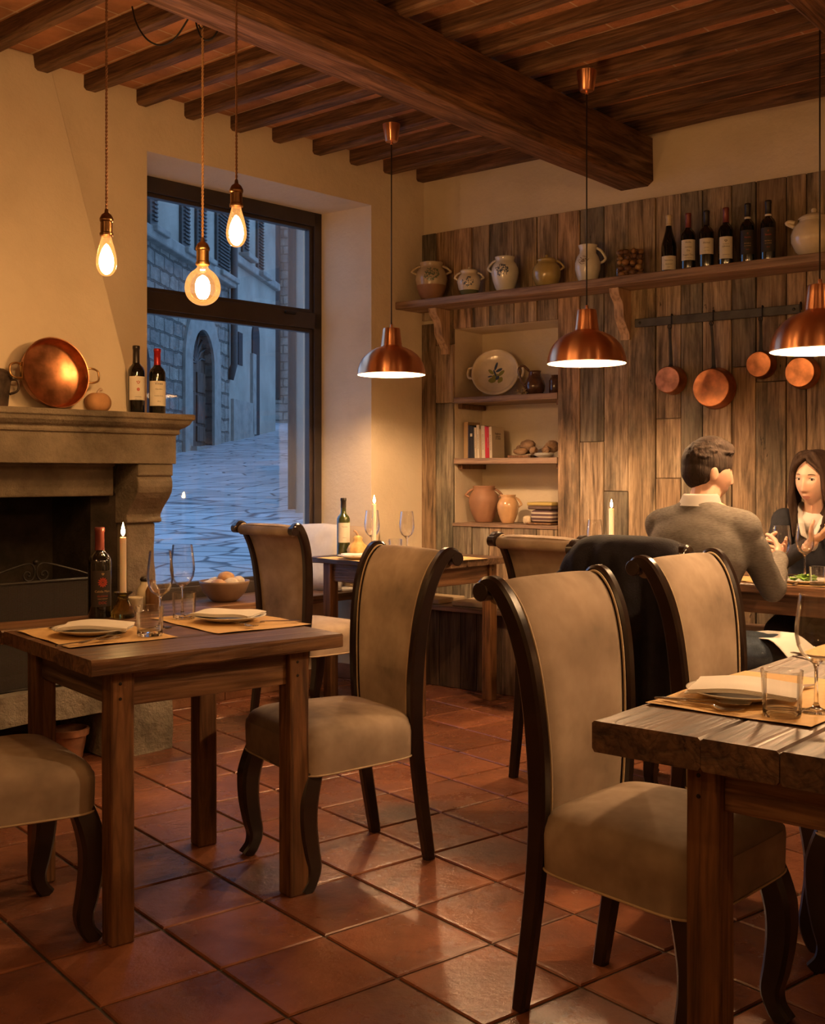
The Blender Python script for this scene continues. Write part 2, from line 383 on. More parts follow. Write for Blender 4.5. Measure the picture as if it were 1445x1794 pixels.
M_['label'] = simple('paper_label', (.72, .66, .54), .7, var=.05)
M_['ink'] = simple('label_ink', (.05, .04, .035), .6)
M_['inkred'] = simple('label_red_ink', (.45, .05, .02), .6)
M_['inkgold'] = simple('label_gold_ink', (.55, .36, .15), .5)
M_['blacklabel'] = simple('black_paper_label', (.03, .022, .018), .6)
M_['capred'] = simple('red_capsule', (.35, .012, .02), .3, metal=.3)
M_['capmaroon'] = simple('maroon_capsule', (.20, .045, .035), .35, metal=.3)
M_['capblack'] = simple('black_capsule', (.025, .018, .015), .35, metal=.2)
M_['capcream'] = simple('cream_capsule', (.62, .50, .32), .45)
M_['wax'] = simple('candle_wax', (.86, .76, .60), .45, sss=.4)
M_['glass'] = thin_glass('clear_glass', (.995, .99, .985), .6, edge=.16, base=.05)
M_['pane'] = thin_glass('window_glass', (.95, .97, .98), .35, edge=.35)
M_['flame'] = emitter('flame', (1.0, .62, .22), CANDLE_POWER)
M_['winframe'] = simple('window_frame_bronze', (.035, .024, .018), .45, var=.2, vscale=10)
M_['woven'] = simple('woven_flex', (.22, .10, .045), .8)
M_['wovengold'] = simple('gold_woven_flex', (.45, .24, .10), .75)
M_['flexblack'] = simple('black_flex', (.012, .01, .009), .5)
M_['lampwhite'] = simple('lamp_inner_white', (.90, .84, .74), .6)
# ================================================================ THE ROOM
uL = Vector((.6937, .7203, 0)); nL = Vector((.7203, -.6937, 0))      # left wall: along (away), into the room
uB = Vector((.7969, -.6042, 0)); nB = Vector((-.6042, -.7969, 0))    # back wall: along (right), into the room
W0 = Vector((-.247, 6.68, 0))            # near edge of the window's right reveal
WL = Vector((-1.326, 5.56, 0))           # left edge of the window recess
CO = Vector((.072, 7.01, 0))             # back left corner
def frame(o, ux, uy):                    # matrix whose x, y axes are ux, uy
    return Matrix(((ux.x, uy.x, 0, o.x), (ux.y, uy.y, 0, o.y), (0, 0, 1, o.z), (0, 0, 0, 1)))
ML = frame(W0, uL, -nL)                  # left wall frame: x along, y outward
MBk = frame(CO, uB, -nB)                 # back wall frame: x along, y outward (behind the wall face)
LW = (W0-WL).length
CEIL = 3.152; JZ = 3.075; BEAMZ = 2.82
SILL = .555; WTOP = 2.86
L0 = -8.2                                # where the left wall ends behind the camera
def struct(o, label=None): o['kind'] = 'structure'; 
def st(mb, name, mat, label=None, **k):
    if name.startswith('trim') or name in ('window_1', 'window_sill'): k['local'] = mb.M
    o = mb.build(name, mat, **k); o['kind'] = 'structure'
    if label: o['label'] = label
    return o
# left wall with the window recess (thickness .5)
mb = MB(ML)
mb.prism([(L0, 0), (-LW, 0), (-LW, .55), (L0, .55)], 0, CEIL+.15)
# right pier: its reveal runs along the back wall's direction
rv = ML.inverted() @ (W0 - uB*.403); rv2 = ML.inverted() @ (W0 - uB*.553)
cx_ = (ML.inverted() @ CO).x
mb.prism([(0, 0), (cx_+.05, 0), (cx_+.5, .55), (rv2.x, .55), (rv2.x, rv2.y)], 0, CEIL+.15)
mb.prism([(-LW, 0), (0, 0), (rv2.x, rv2.y), (-LW, .55)], WTOP, CEIL+.15)
mb.prism([(-LW, .2), (-.12, .2), (-.3, .55), (-LW, .55)], 0, SILL-.045)
st(mb, 'wall_left', M_['plaster'], 'cream plaster wall with a deep window recess')
# back wall with niche
NX0, NX1, NZ0, NZ1, ND = .283, 0, .949, 2.137, .30
def bx_at(u, off=0.0):
    """distance along the back wall (offset off into the room) seen at pixel column u"""
    r = (u-CX)/F; o = CO+nB*off
    return (r*o.y-o.x)/(uB.x-r*uB.y)
NX0 = bx_at(797); NX1 = bx_at(979)
BL = 7.2
mb = MB(MBk)
def slab(x0, x1, z0, z1, y0=0, y1=.45): mb.prism([(x0, y0), (x1, y0), (x1, y1), (x0, y1)], z0, z1)
slab(-.4, NX0, 0, CEIL+.15); slab(NX1, BL, 0, CEIL+.15); slab(NX0, NX1, 0, NZ0-.02); slab(NX0, NX1, NZ1, CEIL+.15); slab(NX0, NX1, NZ0-.02, NZ1, ND, .45)
st(mb, 'wall_back', M_['plaster'], 'cream plaster wall above and behind the reclaimed planks')
# right and camera side walls
PR = CO+uB*BL; Pn = W0+uL*L0
PR2 = PR-uL*8.3
def wallseg(a, b, name, th=.2):
    d = (b-a); L_ = d.length; d.normalize(); n = Vector((d.y, -d.x, 0))
    m = MB(frame(a, d, n)); m.prism([(-.2, 0), (L_+.2, 0), (L_+.2, th), (-.2, th)], 0, CEIL+.15); st(m, name, M_['plaster'])
wallseg(PR, PR2, 'wall_right'); wallseg(PR2, Pn, 'wall_front')
# floor: terracotta tiles, each slightly proud of the grout
ang = R(38.9); e1 = Vector((math.cos(ang), math.sin(ang), 0)); e2 = Vector((-math.sin(ang), math.cos(ang), 0))
TS = .319; c1 = 1.385; c2 = 3.129
M_['tile'] = layered('terracotta_tile', [(.28, (.10, .036, .020)), (.45, (.20, .072, .036)), (.62, (.285, .108, .052)), (.8, (.36, .15, .078))], 3.2, .34, .5, 26, spec=.5, dist=.005, rndmul=.28, r2=.18)
M_['grout'] = layered('grout', [(.3, (.05, .038, .028)), (.7, (.13, .10, .075))], 20, .85, .6, 80, dist=.003)
poly = [CO+uB*-.3+uL*.3, PR, PR2, Pn]
def inside(p, g=.35):
    n = len(poly); cen = sum(poly, Vector())/n
    for i in range(n):
        a, b = poly[i], poly[(i+1) % n]; d = (b-a).normalized(); nn = Vector((d.y, -d.x, 0))
        if (cen-a).dot(nn) < 0: nn = -nn
        if (p-a).dot(nn) < -g: return False
    return True
mb = MB(); rng = random.Random(3)
for i in range(-40, 40):
    for j in range(-40, 40):
        p = e1*(c1+(i+.5)*TS)+e2*(c2+(j+.5)*TS)
        if not inside(p): continue
        mb.rnd = rng.random(); g = .0045; hw = TS/2-g; dz = [rng.uniform(-.0008, .0008) for _ in range(4)]
        wob = [rng.uniform(-.0012, .0012) for _ in range(8)]
        cs = [(-1, -1), (1, -1), (1, 1), (-1, 1)]; rg = []
        for ins, z in ((0, -.012), (0, -.004), (.0035, -.0006), (.012, 0)):
            rg.append([p+e1*(sx*(hw-ins)+wob[2*k])+e2*(sy*(hw-ins)+wob[2*k+1])+Vector((0, 0, z+dz[k])) for k, (sx, sy) in enumerate(cs)])
        mb.rings(rg, cap0=False)
fo = st(mb, 'floor', [M_['tile'], M_['grout']], 'terracotta tile floor laid diagonally', smooth=False)
m2 = MB(); m2.mat = 1; fpoly = [CO+uL*.8-uB*.8, PR+uB*.2, PR2-uL*.2, Pn-uB*.6]
m2.add([(p.x, p.y, -.0065) for p in fpoly]+[(p.x, p.y, -.1) for p in fpoly], [(0, 1, 2, 3), (7, 6, 5, 4), (0, 4, 5, 1), (1, 5, 6, 2), (2, 6, 7, 3), (3, 7, 4, 0)])
g_ = st(m2, 'floor', [M_['tile'], M_['grout']], 'dark grout between the floor tiles')
# terracotta skirting
M_['skirt'] = layered('skirting_terracotta', [(.3, (.16, .07, .035)), (.7, (.30, .14, .07))], 9, .5, .3, 60)
mb = MB(ML)
for a, b, y in ((-LW+.02, -.14, .2),):
    n = 7
    for k in range(n):
        x0 = lerp(a, b, k/n); x1 = lerp(a, b, (k+1)/n); mb.rnd = rng.random()
        mb.box(((x0+x1)/2, y-.006, .045), (x1-x0-.004, .012, .09))
mb.box((.20, -.006, .045), (.37, .012, .09))
st(mb, 'baseboard_left', M_['skirt'], bevel=.002)
mr = MB(frame(W0, -uB, nB))        # the reveal's own skirting
mr.box((.13, .006, .045), (.25, .012, .09)); st(mr, 'baseboard_back', M_['skirt'], bevel=.002)

# ---- ceiling: terracotta tiles laid over the joists
def brickmat(name, c1_, c2_, mortar, scale, bw, rh, ms, rot=0, bump=.5, off=.5, rough=.8, noise_=.2, sq=1.0):
    m, nt, N, L, b = NM(name); tc = N.new('ShaderNodeTexCoord'); mp = N.new('ShaderNodeMapping')
    mp.inputs['Rotation'].default_value = rot if hasattr(rot, '__len__') else (0, 0, rot); L.new(tc.outputs['Object'], mp.inputs[0])
    br = N.new('ShaderNodeTexBrick'); br.inputs['Scale'].default_value = scale; br.inputs['Brick Width'].default_value = bw; br.inputs['Row Height'].default_value = rh
    br.inputs['Mortar Size'].default_value = ms; br.offset = off; br.inputs['Mortar Smooth'].default_value = .3
    setc(br.inputs['Color1'], c1_); setc(br.inputs['Color2'], c2_); setc(br.inputs['Mortar'], mortar)
    nz = N.new('ShaderNodeTexNoise'); nz.inputs['Scale'].default_value = 5; nz.inputs['Detail'].default_value = 7; L.new(tc.outputs['Object'], nz.inputs['Vector'])
    vm = N.new('ShaderNodeVectorMath'); vm.operation = 'MULTIPLY_ADD'; L.new(nz.outputs['Color'], vm.inputs[0]); vm.inputs[1].default_value = (noise_*.06,)*3; L.new(mp.outputs[0], vm.inputs[2])
    L.new(vm.outputs[0], br.inputs['Vector'])
    mr_ = N.new('ShaderNodeMapRange'); mr_.inputs[1].default_value = .3; mr_.inputs[2].default_value = .7; mr_.inputs[3].default_value = .65; mr_.inputs[4].default_value = 1.3; L.new(nz.outputs[0], mr_.inputs[0])
    v2 = N.new('ShaderNodeVectorMath'); v2.operation = 'SCALE'; L.new(br.outputs[0], v2.inputs[0]); L.new(mr_.outputs[0], v2.inputs[3]); L.new(v2.outputs[0], b.inputs['Base Color'])
    inv = N.new('ShaderNodeMath'); inv.operation = 'MULTIPLY_ADD'; inv.inputs[1].default_value = -1; L.new(br.outputs['Fac'], inv.inputs[0])
    n3 = N.new('ShaderNodeTexNoise'); n3.inputs['Scale'].default_value = 25; n3.inputs['Detail'].default_value = 6; L.new(tc.outputs['Object'], n3.inputs['Vector']); L.new(n3.outputs[0], inv.inputs[2])
    bp = N.new('ShaderNodeBump'); bp.inputs['Strength'].default_value = bump; bp.inputs['Distance'].default_value = .02; L.new(inv.outputs[0], bp.inputs['Height']); L.new(bp.outputs[0], b.inputs['Normal'])
    b.inputs['Roughness'].default_value = rough; b.inputs['Specular IOR Level'].default_value = .25
    return m
uJ = Vector((.766, -.643, 0)); nJ = Vector((.643, .766, 0))      # joists
aJ = math.atan2(uJ.y, uJ.x)
M_['ceilt'] = brickmat('ceiling_tiles', (.48, .23, .12), (.38, .17, .085), (.55, .40, .27), 1.0, .30, .145, .005, rot=-aJ, off=0, noise_=.08)
mb = MB(); cp = [CO+uL*.4-uB*.4, PR+uB*.2, PR2-uL*.2, Pn-uB*.3]
mb.add([(p.x, p.y, CEIL) for p in cp]+[(p.x, p.y, CEIL+.2) for p in cp], [(0, 1, 2, 3), (7, 6, 5, 4), (0, 4, 5, 1), (1, 5, 6, 2), (2, 6, 7, 3), (3, 7, 4, 0)])
st(mb, 'ceiling', M_['ceilt'], 'terracotta ceiling tiles between the dark joists')
# joists resting on the left wall; each its own timber
jt = [.06-.286*k+.0 for k in range(-2, 31)]
jt = [-2.16+.288*k for k in range(-22, 13)]      # distance along the left wall from W0 of each joist's bottom corner
jt = [t for t in jt]
Pj_end = BL
trim_n = 1
def line_hit(o, d, a, b):
    """distance along o+d*t to the line a-b"""
    e = b-a; den = d.x*e.y-d.y*e.x
    if abs(den) < 1e-6: return None
    return ((a.x-o.x)*e.y-(a.y-o.y)*e.x)/den
for t in jt:
    o = W0+uL*t; ends = []
    for a, b in ((CO, PR), (PR, PR2), (PR2, Pn), (Pn, CO)):
        s = line_hit(o, uJ, a, b)
        if s is None: continue
        q = o+uJ*s; w = (q-a).dot((b-a).normalized())
        if -.02 <= w <= (b-a).length+.02: ends.append(s)
    if len(ends) < 2: continue
    s0, s1 = min(ends), max(ends)
    if s1-s0 < .4: continue
    s0 -= .12 if s0 > -.3 else .0; s1 += .10
    m = frame(o+uJ*s0, uJ, nJ); L_ = s1-s0; m.translation.z = 0
    w_, h_ = .072+rng.uniform(-.006, .008), CEIL-JZ+.01
    path = []; n = 14; ph = rng.uniform(0, 6)
    mb = MB(m); mb.rnd = rng.random(); rg = []
    for k in range(n+1):
        x = L_*k/n; dy = .006*math.sin(ph+k*.9); dz = .004*math.sin(ph*2+k*1.3)+rng.uniform(-.003, .003); c = .012
        ww = w_+rng.uniform(-.004, .004); z0 = JZ+dz; z1 = CEIL+.01
        rg.append([(x, dy+a, b) for a, b in ((-ww/2+c, z0), (ww/2-c, z0), (ww/2, z0+c), (ww/2, z1), (-ww/2, z1), (-ww/2, z0+c))])
    mb.rings(rg)
    st(mb, 'trim_%d' % trim_n, M_['joist'], 'dark ceiling joist'); trim_n += 1
# main beams
aB = Vector((.636, .771, 0)); 
def beam(p_left, p_right, length, name, label):
    w_ = abs((p_right-p_left).dot(Vector((aB.y, -aB.x, 0)))); side = Vector((aB.y, -aB.x, 0))
    m = frame(Vector((p_left.x, p_left.y, 0)), side, aB)     # x across, y away from the camera
    mb = MB(m); rg = []; n = 26; c = .028; mb.rnd = rng.random()
    for k in range(n+1):
        y = .35-(length+.35)*k/n
        j = lambda s: noise.noise(Vector((k*.35, s, 0)))*.014
        # a hewn lower right arris and slightly crooked faces
        rg.append([(a, y, b) for a, b in ((c+j(1), BEAMZ+j(2)*.5), (w_-c+j(3), BEAMZ+j(4)*.6), (w_+j(5), BEAMZ+c+j(6)), (w_+j(7), JZ+.004), (j(8), JZ+.004), (j(9), BEAMZ+c+j(2)))])
    mb.rings(rg)
    return st(mb, name, M_['beam'], label)
pl = Vector((1.133, 6.206, 0)); pr = Vector((1.303, 6.077, 0))
def beam_at(p, length, name, label):
    return beam(p, p+Vector((aB.y, -aB.x, 0))*.22, length, name, label)
beam_at(pl, 8.6, 'trim_%d' % trim_n, 'massive hewn timber beam crossing the ceiling into the back wall'); trim_n += 1
p2 = Vector((1.21, 3.70, 0)); s_ = line_hit(p2, aB, CO, PR); beam_at(p2+aB*s_, 7.6, 'trim_%d' % trim_n, 'second timber beam at the top right corner'); trim_n += 1
s3 = p2+aB*s_+uB*1.9; beam_at(s3, 6.5, 'trim_%d' % trim_n, 'timber beam nearer the right wall'); trim_n += 1

# ---- reclaimed plank cladding on the back wall
PT = .022
mb = MB(MBk); rp_ = random.Random(11)
def plank(x0, x1, z0, z1):
    mb.rnd = rp_.random(); th = PT+rp_.uniform(-.005, .004); g = .0022
    mb.box(((x0+x1)/2, -th/2, (z0+z1)/2), (x1-x0-2*g, th, z1-z0-.003))
edges = [735, 764, 797]
pxs = [735, 766, 797, 829, 859, 903, 943, 979, 1018, 1060, 1103, 1151, 1195, 1233, 1284, 1326, 1379, 1414, 1458, 1500, 1550, 1595, 1640, 1700, 1760, 1820]
xs = [bx_at(u) for u in pxs]; xs[0] = -.005
x = xs[-1]
while x < BL-.16: x += .13; xs.append(x)
ZT = 2.748
for a, b in zip(xs, xs[1:]):
    mid = (a+b)/2
    if NX0-.001 < mid < NX1+.001:
        plank(a, b, 0, NZ0-.022); plank(a, b, NZ1, ZT)
    else:
        cuts = [0, ZT]
        for _ in range(rp_.choice((0, 1, 1, 2))): cuts.append(rp_.uniform(.3, 2.5))
        cuts.sort()
        for c_, d_ in zip(cuts, cuts[1:]):
            if d_-c_ > .02: plank(a, b, c_, d_)
st(mb, 'trim_%d' % trim_n, M_['plank'], 'reclaimed weathered plank cladding on the back wall', bevel=.0025, bseg=1); trim_n += 1
mb = MB(MBk); mb.box(((NX0+NX1)/2, ND/2-.015, NZ0-.012), (NX1-NX0+.004, ND+.02+.01, .02)); st(mb, 'trim_%d' % trim_n, M_['shelf'], 'wooden base board of the niche', bevel=.002); trim_n += 1

# ================================================================ WINDOW
fy = .40*.985     # distance of the frame's inner face behind the wall face
def wf(x0, x1, z0, z1, d=.07, y=None): 
    yy = fy if y is None else y
    mbw.box(((x0+x1)/2, yy+d/2, (z0+z1)/2), (x1-x0, d, z1-z0))
xr = rv.x+.0       # right edge of the frame in wall coordinates
xl = -LW-.02
TR0, TR1 = 0, 0
# transom height from the photograph: its bar spans the frame at about 2.06 m
def lw_z(u, v, off):
    r = (u-CX)/F; o = W0-nL*off; t = (r*o.y-o.x)/(uL.x-r*uL.y); p = o+uL*t; return t, H-(v-CY)/F*p.y
tz0 = lw_z(400, 558, fy)[1]; tz1 = lw_z(400, 528, fy)[1]
mbw = MB(ML)
Z0 = SILL-.01; Z1 = WTOP
wf(xl, xr, Z1-.085, Z1+.01); wf(xl, xr, Z0, Z0+.075); wf(xl, xl+.07, Z0, Z1); wf(xr-.06, xr, Z0, Z1); wf(xl, xr, tz0, tz1)
wfo = st(mbw, 'window_1', M_['winframe'], 'dark metal framed window with a transom bar', bevel=.004)
mbw = MB(ML)     # inner sash profiles
for a, b in ((Z0+.075, tz0), (tz1, Z1-.085)):
    wf(xl+.07, xr-.06, a, a+.022, .045, fy+.015); wf(xl+.07, xr-.06, b-.022, b, .045, fy+.015); wf(xl+.07, xl+.092, a, b, .045, fy+.015); wf(xr-.088, xr-.06, a, b, .045, fy+.015)
mbw.M = Matrix.Identity(4); mbw.v = [ML.inverted() @ p for p in mbw.v]; mbw.build('window_sash', M_['winframe'], wfo, bevel=.003)
mbw = MB(); wf(xr-.30, xr-.22, tz1-.026, tz1-.012, .02, fy-.018); mbw.build('window_handle', M_['iron'], wfo, bevel=.003)
for a, b in ((Z0+.09, tz0-.015), (tz1+.015, Z1-.1)):
    mbw = MB(); wf(xl+.085, xr-.08, a, b, .006, fy+.035); mbw.build('pane', M_['pane'], wfo)
# sill board / window seat
mb = MB(ML)
mb.prism([(-LW+.002, -.03), (.0, -.03), (-.01, .02), (-.27, .385), (-LW+.002, .385)], SILL-.045, SILL)
st(mb, 'window_sill', M_['table'], 'worn wooden sill board running under the window', bevel=.006)

# ================================================================ THE STREET OUTSIDE
sD = Vector((.117, .993, 0)).normalized(); sN = Vector((.993, -.117, 0))    # street direction, facade's normal towards us
def road_z(y): return .50+.093*(y-7)
M_['cobble'] = None
def cobbles():
    m, nt, N, L, b = NM('street_paving'); tc = N.new('ShaderNodeTexCoord'); mp = N.new('ShaderNodeMapping'); mp.inputs['Rotation'].default_value = (0, 0, R(20)); mp.inputs['Scale'].default_value = (2.2, 4.2, 1)
    L.new(tc.outputs['Object'], mp.inputs[0]); vo = N.new('ShaderNodeTexVoronoi'); vo.feature = 'DISTANCE_TO_EDGE'; vo.inputs['Scale'].default_value = 1.0; vo.inputs['Randomness'].default_value = .55
    L.new(mp.outputs[0], vo.inputs['Vector']); v2 = N.new('ShaderNodeTexVoronoi'); v2.inputs['Randomness'].default_value = .55; v2.inputs['Scale'].default_value = 1.0; L.new(mp.outputs[0], v2.inputs['Vector'])
    rp = ramp(N, [(.012, (.22, .23, .26)), (.05, (1, 1, 1))]); L.new(vo.outputs[0], rp.inputs[0])
    mr = N.new('ShaderNodeMapRange'); mr.inputs[3].default_value = .8; mr.inputs[4].default_value = 1.2
    sx = N.new('ShaderNodeSeparateColor'); L.new(v2.outputs['Color'], sx.inputs[0]); L.new(sx.outputs[0], mr.inputs[0])
    vm = N.new('ShaderNodeVectorMath'); vm.operation = 'SCALE'; L.new(rp.outputs[0], vm.inputs[0]); L.new(mr.outputs[0], vm.inputs[3])
    vm2 = N.new('ShaderNodeVectorMath'); vm2.operation = 'MULTIPLY'; L.new(vm.outputs[0], vm2.inputs[0]); vm2.inputs[1].default_value = (.42, .45, .48); L.new(vm2.outputs[0], b.inputs['Base Color'])
    bp = N.new('ShaderNodeBump'); bp.inputs['Distance'].default_value = .02; bp.inputs['Strength'].default_value = .7; L.new(rp.outputs[0], bp.inputs['Height']); L.new(bp.outputs[0], b.inputs['Normal'])
    b.inputs['Roughness'].default_value = .42; b.inputs['Specular IOR Level'].default_value = .6
    return m
M_['cobble'] = cobbles()
M_['ashlar'] = brickmat('street_ashlar', (.30, .28, .24), (.22, .21, .19), (.12, .115, .10), 1.0, .46, .25, .022, rot=(R(90), 0, 0), bump=1.6, off=.43, noise_=1.6)
# wall coordinates: the ashlar texture wants x along the facade and z up: the facade is built in local axes and rotated by its object
M_['render_wall'] = layered('street_render', [(.3, (.26, .245, .21)), (.55, (.36, .34, .29)), (.75, (.44, .41, .35))], 1.1, .9, .3, 12, dist=.02)
M_['streettrim'] = layered('street_stone_trim', [(.3, (.22, .21, .19)), (.7, (.36, .34, .30))], 5, .85, .5, 30)
M_['shutter'] = simple('shutter_paint', (.055, .05, .045), .6, var=.2)
M_['streetdoor'] = wood('street_door_wood', (.05, .03, .02), (.10, .06, .04), (.16, .10, .07), 'Z', 2, 10, .6, .3)
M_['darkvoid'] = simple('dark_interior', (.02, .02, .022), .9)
# road: a sloping slab
mb = MB()
pts = [(-14, 6.2), (14, 9.5), (14, 42), (-14, 42)]
lo = WL-nL*.62-uL*8; hi = CO-nL*.62+uL*1.0
quad = [lo, hi, Vector((3.0, 45, 0)), Vector((-16, 45, 0))]
mb.add([(p.x, p.y, road_z(p.y)) for p in quad]+[(p.x, p.y, road_z(p.y)-.4) for p in quad], [(0, 1, 2, 3), (7, 6, 5, 4), (0, 4, 5, 1), (1, 5, 6, 2), (2, 6, 7, 3), (3, 7, 4, 0)])
tag(mb.build('street_paving', M_['cobble']), 'wet stone paved street sloping up outside the window', 'street', kind='structure')
FO = Vector((-3.82, 20, 0))            # a point of the opposite facade
fa = math.atan2(sD.y, sD.x)
fac = thing('street_facade', 'old stone and plaster house across the street, with arched doors and shuttered windows', 'building', (FO.x, FO.y, 0), fa)
# local: x along the street (away), y to the left (behind the facade), z up
def fx(u):   # facade coordinate seen at pixel column u
    r = (u-CX)/F; return (r*FO.y-FO.x)/(sD.x-r*sD.y)
def fz(u, v): y = FO.y+sD.y*fx(u); return H-(v-CY)/F*y
x_pipe = fx(401); x_end = fx(482)
DX0, DX1 = fx(333), fx(371); DZ = road_z(20)
dz0 = fz(350, 783); spring = fz(352, 640)
def arch_poly(x0, x1, z0, zs, n=16, rise=None):
    r = (x1-x0)/2; cx = (x0+x1)/2; rz_ = rise or r
    return [(x0, z0), (x1, z0)]+[(cx+r*math.cos(PI*k/n), zs+rz_*math.sin(PI*k/n)) for k in range(n+1)]
XZ = Matrix(((1, 0, 0, 0), (0, 0, 1, 0), (0, 1, 0, 0), (0, 0, 0, 1)))     # (x, z, depth) -> (x, y=depth, z)
# ashlar body (lower) as pieces around the door
mb = MB()
STR = 5.0
def fbox(x0, x1, z0, z1, y0=0, y1=.6): mb.box(((x0+x1)/2, (y0+y1)/2, (z0+z1)/2), (x1-x0, y1-y0, z1-z0))
zt = spring+(DX1-DX0)/2+.02
fbox(fx(180), DX0, -.5, STR); fbox(DX1, x_pipe, -.5, STR); fbox(DX0, DX1, zt, STR); fbox(DX0, DX1, -.5, dz0)
n = 16; r_ = (DX1-DX0)/2; cxd = (DX0+DX1)/2
for k in range(n):
    a0, a1 = PI*k/n, PI*(k+1)/n
    q = [(cxd+r_*math.cos(a0), spring+r_*math.sin(a0)), (cxd+r_*math.cos(a0), zt), (cxd+r_*math.cos(a1), zt), (cxd+r_*math.cos(a1), spring+r_*math.sin(a1))]
    mb.prism(q, 0, .6, XZ)
mb.build('stone_wall', M_['ashlar'], fac)
mb = MB(); fbox(x_pipe, x_end, 0, STR); fbox(fx(180), x_end, STR, 10.5); mb.build('plaster_wall', M_['render_wall'], fac)
mb = MB(); fbox(fx(180), x_pipe, STR-.12, STR+.08, -.16, .1); mb.build('string_course', M_['streettrim'], fac, bevel=.03)
mb = MB(); fbox(x_pipe, x_end, 5.45, 5.62, -.12, .1); mb.build('string_course', M_['streettrim'], fac, bevel=.03)
mb = MB(); mb.tube([(x_pipe, -.1, 10), (x_pipe, -.1, 3.4), (x_pipe, -.02, 3.1)], .07, 10); mb.build('drain_pipe', M_['shutter'], fac, smooth=True)
# door surround and leaves
mb = MB()
for k in range(n):
    a0, a1 = PI*k/n, PI*(k+1)/n; R2 = r_+.42
    q = [(cxd+r_*math.cos(a0), spring+r_*math.sin(a0)), (cxd+R2*math.cos(a0), spring+R2*math.sin(a0)), (cxd+R2*math.cos(a1), spring+R2*math.sin(a1)), (cxd+r_*math.cos(a1), spring+r_*math.sin(a1))]
    mb.prism(q, -.05, .12, XZ)
fbox(DX0-.42, DX0, dz0-.3, spring, -.05, .12); fbox(DX1, DX1+.42, dz0-.3, spring, -.05, .12)
mb.build('door_surround', M_['streettrim'], fac)
mb = MB(); mb.prism(arch_poly(DX0, DX1, dz0, spring), .13, .20, XZ); dl = mb.build('door', M_['streetdoor'], fac)
mb = MB()
for s in (0, 1):
    xa = lerp(DX0, DX1, s*.5)+.08; xb = lerp(DX0, DX1, s*.5+.5)-.08
    for z0, z1 in ((.15, .55), (.62, 1.35), (1.42, 1.95)):
        hh = spring-dz0; fbox(xa, xb, dz0+z0/2.1*hh, dz0+z1/2.1*hh, .10, .15)
mb.build('door_panel', M_['streetdoor'], dl, bevel=.015)
mb = MB()
for k in range(9):
    a = PI*(k+.5)/9; p0 = (cxd, .11, spring+.05); mb.tube([p0, (cxd+r_*.5*math.cos(a+.15), .11, spring+.05+r_*.5*math.sin(a+.15)), (cxd+r_*.93*math.cos(a), .11, spring+.05+r_*.9*math.sin(a))], .022, 6)
mb.build('fanlight_grille', M_['shutter'], dl)
mb = MB(); fbox(DX0-.1, DX1+.1, dz0-.12, dz0, -.15, .4); mb.build('doorstep', M_['streettrim'], fac)
# the second, nearer arch and the far slim arch and slit window
mb = MB(); mb.prism(arch_poly(fx(205), fx(262), 1.0, fz(262, 660)), -.02, .12, XZ); mb.build('arched_doorway', M_['darkvoid'], fac)
mb = MB(); mb.prism(arch_poly(fx(440), fx(452), road_z(24), fz(446, 590)), -.03, .05, XZ); mb.build('arched_doorway', M_['darkvoid'], fac)
mb = MB(); fbox(fx(438), fx(444), road_z(24), fz(441, 620), -.06, 0); mb.build('door_surround', M_['streettrim'], fac)
mb = MB(); fbox(fx(416), fx(423), fz(420, 640), fz(420, 583), -.02, .05); mb.build('slit_window', M_['darkvoid'], fac)
mb = MB(); fbox(fx(404), fx(440), -.5, fz(410, 700), -.06, 0); mb.build('plinth', M_['streettrim'], fac)
# shuttered windows above the string course
for (ua, ub, vb) in ((257, 270, 397), (313, 327, 436), (340, 356, 447), (375, 397, 478), (421, 431, 445), (447, 457, 477)):
    xa, xb = fx(ua), fx(ub); zb = fz((ua+ub)/2, vb); m_ = MB(); w_ = xb-xa
    m_.box(((xa+xb)/2, -.03, zb+.95), (w_, .05, 1.9)); fr = m_.build('shutter', M_['shutter'], fac, bevel=.01)
    m_ = MB()
    for k in range(26): m_.box(((xa+xb)/2, -.07, zb+.1+k*.066), (w_-.16, .05, .02), M=None)
    m_.build('louvre_slats', M_['shutter'], fr)
    m_ = MB(); m_.box(((xa+xb)/2, -.1, zb-.08), (w_+.3, .25, .1)); m_.build('window_ledge', M_['streettrim'], fac, bevel=.02)
# far house at the street's end and near house on the right
far = thing('far_house', 'stone house closing the far end of the street', 'building', (-3.4, 29.5, 0), R(-8))
mb = MB(); mb.box((1.2, 1.5, 5.5), (6, 3, 14)); M_['ashlar2'] = brickmat('far_ashlar', (.30, .27, .22), (.20, .19, .17), (.12, .115, .10), 1.0, .5, .22, .02, rot=(R(90), 0, 0), bump=1, noise_=.9); mb.build('stone_wall', M_['ashlar2'], far)
mb = MB(); mb.box((.85, -.03, 6.2), (.62, .12, 1.5)); f_ = mb.build('window_surround', M_['streettrim'], far, bevel=.02); mb = MB(); mb.box((.85, -.11, 6.2), (.42, .04, 1.25)); mb.build('pane', M_['darkvoid'], f_)
mb = MB(); mb.box((.85, -.03, 3.6), (.6, .12, 2.4)); f_ = mb.build('doorway', M_['streettrim'], far, bevel=.02); mb = MB(); mb.box((.87, -.1, 3.45), (.38, .04, 2.2)); mb.build('door', M_['darkvoid'], f_)
mb = MB(); mb.tube([(-.15, -.12, 12), (-.15, -.12, 3.2)], .08, 10); mb.build('drain_pipe', M_['shutter'], far, smooth=True)
near = thing('corner_house', 'pale rendered house corner on the right of the street', 'building', (-1.15, 10.9, 0), R(6))
mb = MB(); mb.box((2.55, 2.5, 5), (5.1, 5, 12)); mb.build('plaster_wall', M_['render_wall'], near, bevel=.02)
